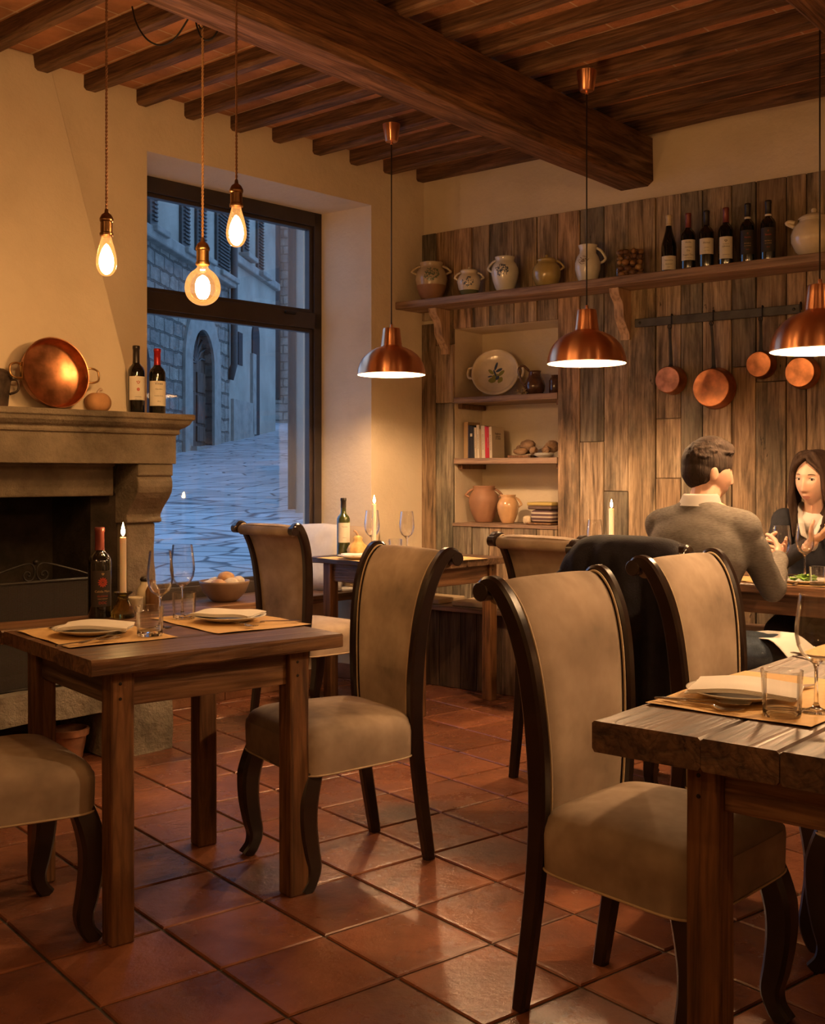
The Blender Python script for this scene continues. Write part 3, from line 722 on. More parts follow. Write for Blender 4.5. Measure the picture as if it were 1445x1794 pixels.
mb = MB(); mb.tube([(-.03, -.04, 11), (-.03, -.04, .9)], .04, 10); mb.build('drain_pipe', M_['shutter'], near, smooth=True)
# ================================================================ FIREPLACE (one built thing on the left wall)
def lw(s, p, z=0):     # s: towards the camera from the window's left edge; p: into the room
    v = WL-uL*s+nL*p; return Vector((v.x, v.y, z))
MF = frame(WL, -uL, nL)          # fireplace frame: x towards camera, y into the room
fp = thing('fireplace', 'large carved stone fireplace with a plastered tapering hood on the left wall', 'fireplace', lw(1.4, 0), 0)
def fb(mb, name, mat, **k):
    o = mb.build(name, mat, None, **k); o.parent = fp; o.matrix_parent_inverse = Matrix.Identity(4)
    o.location = -fp.location; return o
FW = 2.75                         # how far it runs towards the camera
def run(prof, x0, x1, mb, n=24, jit=.004, ret=None):
    """sweep a moulding profile (y out, z) along x with a mitred return at x0"""
    rg = []
    for k in range(n+1):
        x = lerp(x0, x1, k/n)
        rg.append([(x, y+jit*noise.noise(Vector((x*5, z*9, 1))), z+jit*noise.noise(Vector((x*5, z*9, 7)))) for y, z in prof])
    mb.rings(rg)
MZ = 1.515
# mantel: slab, cove, fillet, frieze. The moulding returns round the right end
mb = MB(MF)
def block(mb, s0, s1, p1, z0, z1, p0=0.0): mb.prism([(s0, p0), (s1, p0), (s1, p1), (s0, p1)], z0, z1)
def mould(prof, s_end, p_base):
    """prof: (out, z) offsets beyond the frieze plane; mitre at the right end"""
    rg = []
    for out, z in prof:
        p = p_base+out; s = s_end-out; ins = 0
        rg.append([(s, 0, z), (FW, 0, z), (FW, p, z), (s, p, z)])
    return rg
prof = [(0, 1.292), (0, 1.420), (.003, 1.422), (.011, 1.424), (.013, 1.434), (.011, 1.444), (.016, 1.448), (.030, 1.456), (.046, 1.470), (.052, 1.484), (.054, 1.487), (.060, 1.489), (.062, 1.494), (.062, MZ-.005), (.058, MZ)]
mb.rings(mould(prof, .205, .558))
fb(mb, 'mantel', M_['stone'], bevel=.005)
# set back stone lintel over the opening
mb = MB(MF); block(mb, .44, FW, .42, 1.150, 1.305, .0); block(mb, .44, FW, .435, 1.28, 1.305, .0); fb(mb, 'lintel', M_['stone'], bevel=.006)
# right console and jamb
def console(s0, s1):
    pr = [(.0, 1.292), (.548, 1.292), (.548, 1.240), (.536, 1.236), (.545, 1.215), (.546, 1.19), (.540, 1.165), (.522, 1.14), (.495, 1.115), (.470, 1.09), (.452, 1.065), (.450, 1.05), (.458, 1.045), (.458, 1.030), (.442, 1.025), (0, 1.025)]
    mb = MB(MF); rg = []
    for x in (s0, s1): rg.append([(x, y, z) for y, z in pr])
    mb.rings(rg); return mb
fb(console(.215, .395), 'console', M_['stone'], bevel=.006)
mb = MB(MF); pr = []
rg = []
for k in range(13):
    z = lerp(1.025, .32, k/12); w = .435+.004*math.sin(k*1.7); rg.append([(.235, 0, z), (.235+.004*math.sin(k), w, z), (.385, w, z), (.385, 0, z)])
mb.rings(rg); fb(mb, 'jamb', M_['stone'], bevel=.008)
fb(console(FW-.2, FW-.03), 'console', M_['stone'], bevel=.006)
mb = MB(MF); block(mb, FW-.19, FW-.03, .435, .32, 1.025); fb(mb, 'jamb', M_['stone'], bevel=.008)
# firebox: sooty back and sides, inner brick cheek
mb = MB(MF); block(mb, .385, .52, .36, .30, 1.16); block(mb, .385, FW-.1, .02, .30, 1.29); block(mb, FW-.3, FW-.19, .30, .3, 1.12); block(mb, .40, FW-.19, .36, 1.152, 1.17); 
fb(mb, 'firebox', M_['soot'])
# hearth slab and rough piers
def rough(mb, s0, s1, p0, p1, z0, z1, n=7, j=.012, seed=0):
    """box with gently hewn faces"""
    def grid(f, a, b):
        vs = []; fs = []
        for i in range(n+1):
            for k in range(n+1): vs.append(f(i/n, k/n))
        for i in range(n):
            for k in range(n): q = i*(n+1)+k; fs.append((q, q+1, q+n+2, q+n+1))
        vs2 = []
        for v in vs:
            w = Vector(v)*4+Vector((seed, seed, seed)); vs2.append((v[0]+j*noise.noise(w), v[1]+j*noise.noise(w+Vector((9, 0, 0))), v[2]+j*noise.noise(w+Vector((0, 9, 0)))))
        mb.add(vs2, fs)
    L = lerp
    grid(lambda a, b: (L(s0, s1, a), p1, L(z0, z1, b)), 0, 0); grid(lambda a, b: (L(s0, s1, a), p0, L(z0, z1, b)), 0, 0)
    grid(lambda a, b: (s0, L(p0, p1, a), L(z0, z1, b)), 0, 0); grid(lambda a, b: (s1, L(p0, p1, a), L(z0, z1, b)), 0, 0)
    grid(lambda a, b: (L(s0, s1, a), L(p0, p1, b), z1), 0, 0); grid(lambda a, b: (L(s0, s1, a), L(p0, p1, b), z0), 0, 0)
mb = MB(MF); rough(mb, .40, FW-.1, 0, .50, .215, .335, 14, .014, 2); fb(mb, 'hearth_slab', M_['stonerough'], smooth=True, auto=R(40))
mb = MB(MF); rough(mb, .20, .50, 0, .515, 0, .33, 8, .016, 5); fb(mb, 'hearth_pier', M_['stonerough'], smooth=True, auto=R(40))
mb = MB(MF); rough(mb, FW-.5, FW-.2, 0, .48, 0, .22, 8, .016, 8); fb(mb, 'hearth_pier', M_['stonerough'], smooth=True, auto=R(40))
mb = MB(MF); block(mb, .5, FW-.5, .06, 0, .22); fb(mb, 'hearth_back', M_['soot'])
# plaster hood: tapering body; its right edge leans away to the left as it climbs
mb = MB(MF)
rg = [[(.30, 0, MZ), (FW-.2, 0, MZ), (FW-.2, .40, MZ), (.30, .40, MZ)], [(.56, 0, CEIL), (FW-.5, 0, CEIL), (FW-.5, .07, CEIL), (.56, .07, CEIL)]]
N_ = 10; rr = []
for k in range(N_+1):
    t = k/N_; rr.append([tuple(Vector(a).lerp(Vector(b), t)) for a, b in zip(rg[0], rg[1])])
mb.rings(rr); fb(mb, 'hood', M_['plaster'], bevel=.01)

# fire screen standing on the hearth
r_f = (62-CX)/F; o_f = WL+nL*.42; s_f = (o_f.x-r_f*o_f.y)/(uL.x-r_f*uL.y)
fs = thing('fire_screen', 'low black mesh fire screen topped with wrought scrollwork, before the sooty fireplace opening', 'fire screen', lw(s_f, .42, .337), math.atan2(-uL.y, -uL.x))
M_['mesh'] = None
def meshmat():
    m, nt, N, L, b = NM('fine_wire_mesh'); b.inputs['Base Color'].default_value = (.05, .042, .034, 1); b.inputs['Metallic'].default_value = .6; b.inputs['Roughness'].default_value = .5
    out = N['Material Output']; tr = N.new('ShaderNodeBsdfTransparent'); mx = N.new('ShaderNodeMixShader'); tc = N.new('ShaderNodeTexCoord')
    ck = N.new('ShaderNodeTexBrick'); ck.offset = 0; ck.inputs['Scale'].default_value = 1; ck.inputs['Brick Width'].default_value = .004; ck.inputs['Row Height'].default_value = .004; ck.inputs['Mortar Size'].default_value = .0008
    sp = N.new('ShaderNodeSeparateXYZ'); cb = N.new('ShaderNodeCombineXYZ'); L.new(tc.outputs['Object'], sp.inputs[0]); L.new(sp.outputs[0], cb.inputs[0]); L.new(sp.outputs[2], cb.inputs[1]); L.new(cb.outputs[0], ck.inputs['Vector'])
    ad = N.new('ShaderNodeMath'); ad.operation = 'MULTIPLY_ADD'; ad.inputs[1].default_value = .4; ad.inputs[2].default_value = .5; L.new(ck.outputs['Fac'], ad.inputs[0]); 
    L.new(ad.outputs[0], mx.inputs[0]); L.new(tr.outputs[0], mx.inputs[1]); L.new(b.outputs[0], mx.inputs[2]); L.new(mx.outputs[0], out.inputs[0]); return m
M_['mesh'] = meshmat()
fh = .455; fw = .29
mb = MB(); mb.tube([(-fw, 0, .0), (-fw, 0, fh), (fw, 0, fh+.0), (fw, 0, 0)], .009, 8); mb.tube([(-fw, 0, .01), (fw, 0, .01)], .007, 8); mb.build('frame', M_['iron'], fs, smooth=True)
mb = MB(); mb.box((0, 0, fh/2), (2*fw-.01, .002, fh-.01)); mb.build('mesh_panel', M_['mesh'], fs)
mb = MB()
def scroll(sx):
    pts = [(sx*.52, 0, fh+.012), (sx*.42, 0, fh+.045), (sx*.27, 0, fh+.085), (sx*.13, 0, fh+.118), (sx*.05, 0, fh+.125), (sx*.012, 0, fh+.095), (sx*.012, 0, fh+.045), (sx*.04, 0, fh+.012), (sx*.085, 0, fh+.015), (sx*.105, 0, fh+.045), (sx*.085, 0, fh+.072), (sx*.055, 0, fh+.065), (sx*.05, 0, fh+.045), (sx*.068, 0, fh+.042)]
    return catmull([(x*.52, 0, fh+(z-fh)*.62) for x, y, z in pts], 5)
for sx in (-1, 1): mb.tube(scroll(sx), .0045, 7)
mb.ball((0, 0, fh+.084), .012); mb.ball((.25, 0, fh+.02), .010); mb.ball((-.25, 0, fh+.02), .010)
mb.build('scrollwork', M_['iron'], fs, smooth=True)
# terracotta pot under the hearth slab
pt = tag(MB().lathe([(0, 0), (.055, 0), (.075, .11), (.085, .113), (.087, .14), (.077, .142), (.07, .13), (.052, .012), (0, .012)], 28).build('flower_pot', simple('old_terracotta', (.24, .10, .045), .8, var=.35, vscale=20), None, smooth=True, auto=R(40)),
         'small old terracotta pot tucked under the stone hearth slab', 'pot')
pp = fl(120, 1332); pt.location = (pp.x, pp.y, 0)
# ================================================================ TABLES
def make_table(sx, sy, h, label, legx, legy, th=.042, legw=.062, boards=4, ap=.10, seed=1, group=None, tw=None, ax='Y', rough=1.4, cuts=None, lo=(0, 0)):
    """boards run along local y (or x)"""
    rg_ = random.Random(seed); t = thing('dining_table', label, 'table', group=group)
    mb = MB(); n = 16
    span = sx if ax == 'Y' else sy; leng = sy if ax == 'Y' else sx; n = int(leng/.05)
    cuts = cuts or [0]+sorted([(k+rg_.uniform(-.12, .12))/boards for k in range(1, boards)])+[1]
    for a, b in zip(cuts, cuts[1:]):
        x0, x1 = (a-.5)*span+.001, (b-.5)*span-.001; mb.rnd = rg_.random(); rings = []
        e0, e1_ = rg_.uniform(-.004, .004), rg_.uniform(-.004, .004); c = .005
        for k in range(n+1):
            y = lerp(-leng/2+e0, leng/2+e1_, k/n)
            j = lambda s: noise.noise(Vector((k*.7, s+seed*3.1, mb.rnd*20)))*.0035*rough
            o0 = j(1)*(1 if a == 0 else .2); o1 = j(2)*(1 if b == 1 else .2)
            pr = [(x0+c+o0, h-th+j(5)), (x1-c+o1, h-th+j(5)), (x1+o1, h-th+c+j(6)), (x1+o1, h-c+j(4)*.3), (x1-c+o1, h+j(3)*.25), (x0+c+o0, h+j(3)*.25), (x0+o0, h-c+j(4)*.3), (x0+o0, h-th+c+j(6))]
            rings.append([(p, y, z) if ax == 'Y' else (y, -p, z) for p, z in pr])
        mb.rings(rings)
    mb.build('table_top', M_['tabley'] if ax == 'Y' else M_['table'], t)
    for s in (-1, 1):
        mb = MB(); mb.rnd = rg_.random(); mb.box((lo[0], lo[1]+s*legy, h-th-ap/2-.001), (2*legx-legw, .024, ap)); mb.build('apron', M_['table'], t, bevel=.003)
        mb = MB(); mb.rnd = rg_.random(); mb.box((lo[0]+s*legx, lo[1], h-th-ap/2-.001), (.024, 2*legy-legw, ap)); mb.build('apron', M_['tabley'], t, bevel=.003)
    for a in (-1, 1):
        for b in (-1, 1):
            mb = MB(); mb.rnd = rg_.random(); w = legw/2; rings = []
            for k in range(9):
                z = (h-th)*k/8; j = lambda s: noise.noise(Vector((z*3, s, mb.rnd*30)))*.002
                rings.append([(lo[0]+a*legx+p+j(1), lo[1]+b*legy+q+j(2), z) for p, q in ((-w, -w), (w, -w), (w, w), (-w, w))])
            mb.rings(rings); lg = mb.build('leg', M_['tableleg'], t, bevel=.005)
            for zz in (h-th-.035, h-th-.075):
                mb = MB(T((lo[0]+a*legx-.008, lo[1]+b*legy-w-.0005, zz)) @ Matrix.Rotation(PI/2, 4, 'X')); mb.lathe([(0, .0015), (.004, .001), (.0045, 0), (0, -.001)], 10)
                mb.build('peg', M_['iron'], lg)
    return t
def place(o, x, y, rz): o.location = (x, y, 0); o.rotation_euler = (0, 0, rz)
TA1 = R(38.4)
t1 = make_table(.78, .90, .77, 'square farmhouse dining table in front of the fireplace, its top nearest the three glass bulbs', .276, .283, legw=.066, seed=4, ax='X', lo=(-.01, -.085))
place(t1, -.790, 3.437, TA1)
# leg offset: legs stand a little nearer the camera than the top's centre
TA2 = math.atan2(-.643, .766)
t2c = Vector((.3546, 2.168, 0))+Vector((.766, -.643, 0))*.46+Vector((.644, .765, 0))*.85
t2 = make_table(.92, 1.72, .77, 'thick rustic dining table in the right foreground with worn plank top', .275, .735, th=.06, legw=.068, boards=5, ap=.10, seed=9, ax='Y', rough=1.3, cuts=[0, .245, .405, .62, .8, 1])
place(t2, t2c.x, t2c.y, math.atan2(-.643, .766))
TA3 = R(47)
tn = Vector((.04, 5.617, 0)); d1 = Vector((math.cos(TA3), math.sin(TA3), 0)); d2 = Vector((-d1.y, d1.x, 0))
t3c = tn+d1*.36+d2*.41
t3 = make_table(.72, .82, .79, 'small wooden dining table in the corner beside the window', .29, .33, th=.035, legw=.06, seed=12, ax='Y')
place(t3, t3c.x, t3c.y, TA3)
TA4 = R(-41.5); a1_ = Vector((math.cos(TA4), math.sin(TA4), 0)); a2_ = Vector((-a1_.y, a1_.x, 0))
t4n = Vector((1.35, 4.88, 0))
t4s = t4n-a1_*1.13
t4c = t4s+a1_*1.05+a2_*.29
t4 = make_table(2.1, .58, .775, 'long wooden table along the plank wall where the man and the woman dine', .92, .22, th=.04, legw=.06, boards=3, seed=21, ax='X', ap=.09)
place(t4, t4c.x, t4c.y, TA4)

# ================================================================ CHAIRS
def make_chair(label, group='high backed upholstered dining chairs'):
    t = thing('dining_chair', label, 'chair', group=group)
    # side rails: rear leg, back post and scroll in one curved piece
    pts = [(-.275, .0), (-.262, .08), (-.243, .2), (-.226, .33), (-.216, .46), (-.213, .58), (-.218, .70), (-.230, .81), (-.249, .89), (-.276, .95), (-.303, .985), (-.326, .990), (-.342, .977)]
    ys = [.165, .166, .168, .17, .172, .178, .187, .197, .206, .212, .216, .218, .219]
    for s in (-1, 1):
        path = catmull([(x, s*y, z) for (x, z), y in zip(pts, ys)], 4); n = len(path)
        thk = [interp([0, .12, .45, .7, .85, 1], [.036, .042, .052, .046, .042, .036], i/(n-1)) for i in range(n)]
        mb = MB(); mb.sweep(path, .034, thk, ch=.2)
        e = path[-1]; mb.M = T((e.x+.002, e.y-.0175, e.z-.004)) @ Matrix.Rotation(-PI/2, 4, 'X'); mb.lathe([(0, 0), (.021, .0), (.023, .002), (.023, .033), (.021, .035), (0, .035)], 20)
        mb.build('back_rail', M_['darkwood'], t, smooth=True, auto=R(35))
    for s in (-1, 1):      # cabriole front legs
        path = catmull([(.170, s*.186, .350), (.182, s*.190, .315), (.194, s*.194, .26), (.193, s*.196, .19), (.182, s*.197, .12), (.172, s*.196, .07), (.181, s*.197, .03), (.204, s*.199, .0)], 4); n = len(path)
        w = [interp([0, .25, .6, .85, 1], [.058, .062, .050, .040, .040], i/(n-1)) for i in range(n)]
        mb = MB(); mb.sweep(path, w, [a*1.05 for a in w], ch=.16); mb.build('front_leg', M_['darkwood'], t, smooth=True, auto=R(35))
    # seat: domed cushion on upholstered sides
    def outline(sc_, n=64, grow=0):
        out = []
        for k in range(n):
            a = 2*PI*k/n; c, s = math.cos(a), math.sin(a); e = .30
            x = math.copysign(abs(c)**e, c); y = math.copysign(abs(s)**e, s)
            hw = lerp(.192, .238, (x+1)/2)
            xx = -.003+x*.215+grow*x; yy = y*(hw+grow)
            out.append((-.003+(xx+.003)*sc_, yy*sc_))
        return out
    mb = MB(); rg = []
    for sc_, z, g in ((.97, .342, 0), (1, .344, 0), (1, .352, .001), (1, .39, .002), (1, .428, .003), (1, .444, .001), (.992, .455, -.001), (.972, .466, 0), (.93, .477, 0), (.84, .488, 0), (.68, .497, 0), (.45, .503, 0), (.2, .506, 0), (.05, .507, 0)):
        rg.append([(x, y, z-(.012*abs(x/.23)**3 if z > .45 and x > 0 else 0)) for x, y in outline(sc_, grow=g)])
    mb.rings(rg); mb.build('seat', M_['suede'], t, smooth=True, auto=R(50))
    mb = MB(); o_ = outline(1, grow=.002); mb.tube([(x, y, .348) for x, y in o_+o_[:1]], .003, 6)
    mb.build('seat_piping', M_['piping'], t, smooth=True)
    # back panel between the rails, rolled over at the top
    bp = [(-.203, .44), (-.199, .52), (-.199, .60), (-.204, .70), (-.215, .80), (-.233, .88), (-.258, .942), (-.288, .981), (-.312, .994), (-.332, .987), (-.342, .968), (-.340, .948), (-.334, .94), (-.318, .948)]
    path = catmull([(x, 0, z) for x, z in bp[:10]], 4); m = len(path)
    def hw(z): return interp([.44, .60, .75, .88, .95, .99], [.156, .163, .176, .189, .196, .200], z)
    mb = MB(); rg = []
    for i, p in enumerate(path):
        tt = (path[min(i+1, m-1)]-path[max(i-1, 0)]).normalized(); nn = Vector((tt.z, 0, -tt.x)); h = hw(p.z); ring = []
        th_ = .017
        for k in range(13): 
            y = lerp(-h, h, k/12); d = .008*(1-(2*k/12-1)**4)+(-.010 if k in (0, 12) else 0); ring.append(p+nn*(d)+Vector((0, y, 0)))
        for k in range(13):
            y = lerp(h, -h, k/12); d = -.026+(.006 if k in (0, 12) else -.003*(1-(2*k/12-1)**2)); ring.append(p+nn*d+Vector((0, y, 0)))
        rg.append(ring)
    mb.rings(rg); mb.build('backrest', M_['suede'], t, smooth=True, auto=R(60))
    mb = MB(); mb.M = T((-.322, -.2, .967)) @ Matrix.Rotation(-PI/2, 4, 'X')
    mb.lathe([(0, 0), (.024, .0), (.026, .004), (.026, .396), (.024, .40), (0, .40)], 24); mb.build('top_roll', M_['suede'], t, smooth=True, auto=R(50))
    mb = MB()
    for s in (-1, 1):
        pp_ = []
        for i, p in enumerate(path):
            tt = (path[min(i+1, m-1)]-path[max(i-1, 0)]).normalized(); nn = Vector((tt.z, 0, -tt.x)); pp_.append(p+nn*.003+Vector((0, s*(hw(p.z)-.009), 0)))
        mb.tube(pp_, .0032, 6)
    mb.build('back_piping', M_['piping'], t, smooth=True)
    return t
ch = make_chair('suede chair in the right foreground, nearest and largest, drawn up to the thick table')
def put(o, x, y, a): o.location = (x, y, 0); o.rotation_euler = (0, 0, a)
# a chair's origin is the middle of its seat; foot spots are measured from the photograph
a4 = R(-43.5); put(ch, .373+.265*math.cos(a4), 2.711+.265*math.sin(a4), a4)
def chair(x, y, a, label): return dup(ch, (x, y, 0), a, label)
a3 = R(214); c3 = chair(-.045+.268*math.cos(a3), 3.744+.268*math.sin(a3), a3, 'suede chair standing whole at the right side of the farmhouse table')
a1c = R(36); fm = Vector((-.98, 3.142, 0)); c1c = chair(fm.x-.19*math.cos(a1c), fm.y-.19*math.sin(a1c), a1c, 'suede chair cut off by the left edge, only seat and front legs in view')
a2c = R(47); c2c = chair(-.66+.235*math.cos(a2c), 5.56+.235*math.sin(a2c), a2c, 'suede chair seen from behind under the window, at the corner table')
c5 = chair(.89+.22*math.cos(a4), 3.34+.22*math.sin(a4), a4+R(1), 'suede chair behind the right foreground chair, dark jacket hanging just beyond it')
a6 = R(45); c6 = chair(.57+.22*math.cos(a6), 4.50+.22*math.sin(a6), a6, 'suede chair seen from behind at the left end of the dining couple\'s table')
a7 = R(52); c7p = Vector((.84, 3.80, 0)); c7 = chair(c7p.x+.22*math.cos(a7), c7p.y+.22*math.sin(a7), a7, 'suede chair the man sits on, hidden under the dark jacket')
# chair across the foreground table, only its front leg shows at the right edge
q8 = fl(1436, 1700); a8 = R(136.5); c8 = chair(q8.x-.19*math.cos(a8)+.2*math.sin(a8), q8.y-.19*math.sin(a8)-.2*math.cos(a8), a8, 'suede chair across the thick table, only a dark leg in view at the right edge')

# ================================================================ BENCH along the back wall
M_['benchfront'] = wood('bench_front_wood', (.06, .035, .02), (.14, .085, .05), (.23, .15, .09), 'Z', 2.6, 10, .75, .6, wear=.5, tones=[(1, 1, 1), (.7, .7, .68), (.85, .8, .7), (.6, .58, .55)])
bt = thing('wall_bench', 'long wooden bench built along the plank wall', 'bench', CO+uB*.02+nB*PT)
bm_ = frame(Vector((0, 0, 0)), uB, nB)
mb = MB(bm_); mb.box((2.9, .17, .465), (5.8, .34, .03)); mb.build('bench_seat', M_['shelf'], bt, bevel=.005, local=bm_)
mb = MB(bm_); rb = random.Random(5); x = 0.02
while x < 5.7:
    w = rb.uniform(.11, .17); mb.rnd = rb.random(); mb.box((x+w/2, .285, .225), (w-.004, .02, .447)); x += w
mb.build('bench_front', M_['benchfront'], bt, bevel=.002)
mb = MB(bm_); mb.box((.01, .15, .225), (.02, .26, .447)); mb.build('bench_side', M_['benchfront'], bt)
# ================================================================ COPPER PENDANTS
def pendant(x, y, rim, label, ceilz=JZ-.001):
    t = thing('pendant_lamp', label, 'lamp', (x, y, rim), group='copper dome pendant lamps')
    prof = [(.178, 0), (.179, .003), (.178, .007), (.1755, .028), (.168, .055), (.154, .083), (.133, .107), (.107, .126), (.080, .139), (.060, .1455), (.0565, .148), (.055, .153), (.048, .21), (.0445, .238), (.042, .243), (.020, .245), (0, .245)]
    mb = MB(); mb.lathe(prof, 64); mb.build('shade', M_['copper'], t, smooth=True, auto=R(50))
    inn = [(.1765, .001), (.1735, .027), (.166, .054), (.152, .081), (.131, .104), (.105, .123), (.078, .136), (.045, .143), (0, .144)]
    mb = MB(); mb.lathe(inn, 48); mb.build('shade_lining', M_['lampwhite'], t, smooth=True)
    mb = MB(); mb.lathe([(.178, -.001), (.1785, .001), (.1785, .004), (.1765, .004), (.1765, -.001), (.178, -.001)], 64); mb.build('rim', M_['lampwhite'], t, smooth=True)
    mb = MB(); mb.lathe([(0, .244), (.008, .244), (.008, .261), (.005, .265), (0, .265)], 16); mb.build('cord_grip', M_['copper'], t, smooth=True, auto=R(40))
    top = ceilz-rim
    mb = MB(); mb.tube([(0, 0, .26), (0, 0, top-.10)], .0032, 8); mb.build('flex', M_['flexblack'], t, smooth=True)
    cz = top
    mb = MB(); mb.lathe([(0, top-.090), (.030, top-.090), (.033, top-.087), (.045, top-.012), (.046, top), (0, top)], 40); mb.lathe([(0, top-.105), (.007, top-.105), (.007, top-.088), (0, top-.088)], 12); mb.build('ceiling_rose', M_['copper'], t, smooth=True, auto=R(40))
    mb = MB(); mb.lathe([(0, .135), (.017, .135), (.017, .10), (.014, .095), (0, .095)], 20); mb.build('bulb_holder', M_['lampwhite'], t, smooth=True, auto=R(40))
    mb = MB(); mb.ball((0, 0, .065), .030); mb.build('bulb', M_['pendbulb'], t, smooth=True)
    return t
M_['pendbulb'] = emitter('pendant_bulb', WARM, PEND_POWER*25)
pendant(-.11, 5.82, 1.765, 'small copper pendant lamp over the corner table by the window')
pendant(.79, 5.05, 1.748, 'copper pendant lamp hanging before the plank wall, middle one of the three', )
pendant(1.50, 4.1, 1.70, 'copper pendant lamp cut by the right edge, nearest of the three', )
pendant(1.55, 2.75, 1.72, 'copper pendant lamp above the right foreground table, outside the picture')
# ================================================================ EDISON BULBS
M_['bulbglass'] = thin_glass('amber_bulb_glass', (1.0, .86, .62), .5, emis=.22, ecol=(1, .42, .12), edge=.3)
M_['filament'] = emitter('filament', WARM, EDISON_POWER); M_['filament_fill'] = emitter('fill_filament', WARM, EDISON_POWER*1.6)  # the stronger one is for the added fill bulbs out of view
def twist(path, rad, name, mat, t, r=.0028):
    mb = MB(); path = [Vector(p) for p in path]
    # two strands wound round each other
    L_ = 0; q = [path[0]]; 
    for a, b in zip(path, path[1:]):
        n = max(1, int((b-a).length/.006)); q += [a.lerp(b, (k+1)/n) for k in range(n)]
    for ph in (0, PI):
        out = []
        for i, p in enumerate(q):
            tt = (q[min(i+1, len(q)-1)]-q[max(i-1, 0)]).normalized(); up = Vector((1, 0, 0)) if abs(tt.x) < .8 else Vector((0, 1, 0))
            a_ = (up-tt*up.dot(tt)).normalized(); b_ = tt.cross(a_); an = i*.006/.028*2*PI+ph
            out.append(p+a_*math.cos(an)*rad+b_*math.sin(an)*rad)
        mb.tube(out, r, 5)
    return mb.build(name, mat, t, smooth=True)
def edison(x, y, zc, kind, label, cord, sock, top=CEIL, sc_=1.0, fil='filament'):
    t = thing('pendant_bulb', label, 'light bulb', (x, y, zc), group='hanging filament bulbs'); t.scale = (sc_, sc_, sc_)
    if kind == 'pear':
        pr = [(0, -.079), (.012, -.078), (.024, -.070), (.034, -.054), (.0385, -.034), (.038, -.015), (.034, .008), (.028, .032), (.022, .052), (.0185, .066), (.018, .074)]; zt = .074
        pf = [(0, -.062), (.012, -.059), (.022, -.048), (.027, -.030), (.0255, -.01), (.019, .012), (.011, .03), (0, .04)]
    else:
        pr = [(0, -.068), (.02, -.065), (.04, -.055), (.056, -.038), (.0645, -.015), (.0645, .008), (.057, .033), (.042, .053), (.028, .064), (.021, .072), (.020, .082)]; zt = .082
        pf = [(0, -.045), (.013, -.042), (.022, -.030), (.027, -.010), (.026, .012), (.018, .032), (0, .045)]
    pr = [(max(0, q.x), q.y) for q in catmull([(r, z, 0) for r, z in pr], 4)]; pf = [(max(0, q.x), q.y) for q in catmull([(r, z, 0) for r, z in pf], 4)]; pr[0] = (0, pr[0][1]); pf[0] = (0, pf[0][1]); pf[-1] = (0, pf[-1][1])
    mb = MB(); mb.lathe(pr, 48); mb.build('bulb_glass', M_['bulbglass'], t, smooth=True)
    mb = MB(); mb.lathe(pf, 20); mb.build('filament', M_[fil], t, smooth=True)
    s = 1.35
    pr = [(.019*s/1.15, zt-.004), (.021*s/1.1, zt), (.021*s/1.1, zt+.008), (.0185*s/1.1, zt+.012), (.0185*s/1.1, zt+.05), (.021*s/1.1, zt+.054), (.0215*s/1.1, zt+.062), (.015*s/1.1, zt+.078), (.008, zt+.086), (.006, zt+.10), (0, zt+.10)]
    mb = MB(); mb.lathe(pr, 28); mb.build('lamp_holder', M_[sock], t, smooth=True, auto=R(35))
    pth = cord(zt+.098)
    twist(pth, .0028, 'twisted_flex', M_['wovengold'] if kind == 'globe' else M_['woven'], t)
    return t, zt+.1
def bpos(u, v, d=4.2): p = dp(u, v, d); return p
b1 = bpos(186, 447, 3.5); b3 = bpos(413.5, 396, 3.5); b2 = bpos(354.5, 503, 4.1)
edison(b1.x, b1.y, b1.z, 'pear', 'glowing pear shaped filament bulb before the fireplace hood, leftmost and clear of the window', lambda z: [(0, 0, z), (0, 0, (CEIL-b1.z)/.833)], 'socket', sc_=.833)
edison(b3.x, b3.y, b3.z, 'pear', 'glowing pear shaped filament bulb hanging highest of three, before the window', lambda z: [(0, 0, z), (0, 0, (CEIL-b3.z)/.833)], 'socket', sc_=.833)
hk = dp(352, 45, 4.1)
t_, zz = edison(b2.x, b2.y, b2.z, 'globe', 'round globe filament bulb hanging lowest of three on a gold cord', lambda z: [(0, 0, z), (0, 0, hk.z-b2.z)], 'brass')
# unseen extra bulbs of the same kind, added as fill for ceiling and chairs
for x, y, z, lb in ((-.9, -.6, 2.15, 'unseen filament bulb added as fill light behind and left of the camera'), (.55, .9, 2.15, 'unseen filament bulb added as fill light close to the camera'), (2.3, 1.6, 2.2, 'unseen filament bulb added as fill light by the right wall'), (-1.9, 1.2, 2.15, 'unseen filament bulb added as fill light left of the camera')):
    edison(x, y, z, 'pear', lb, lambda q, z=z: [(0, 0, q), (0, 0, (CEIL-z)/.833)], 'socket', sc_=.833, fil='filament_fill')
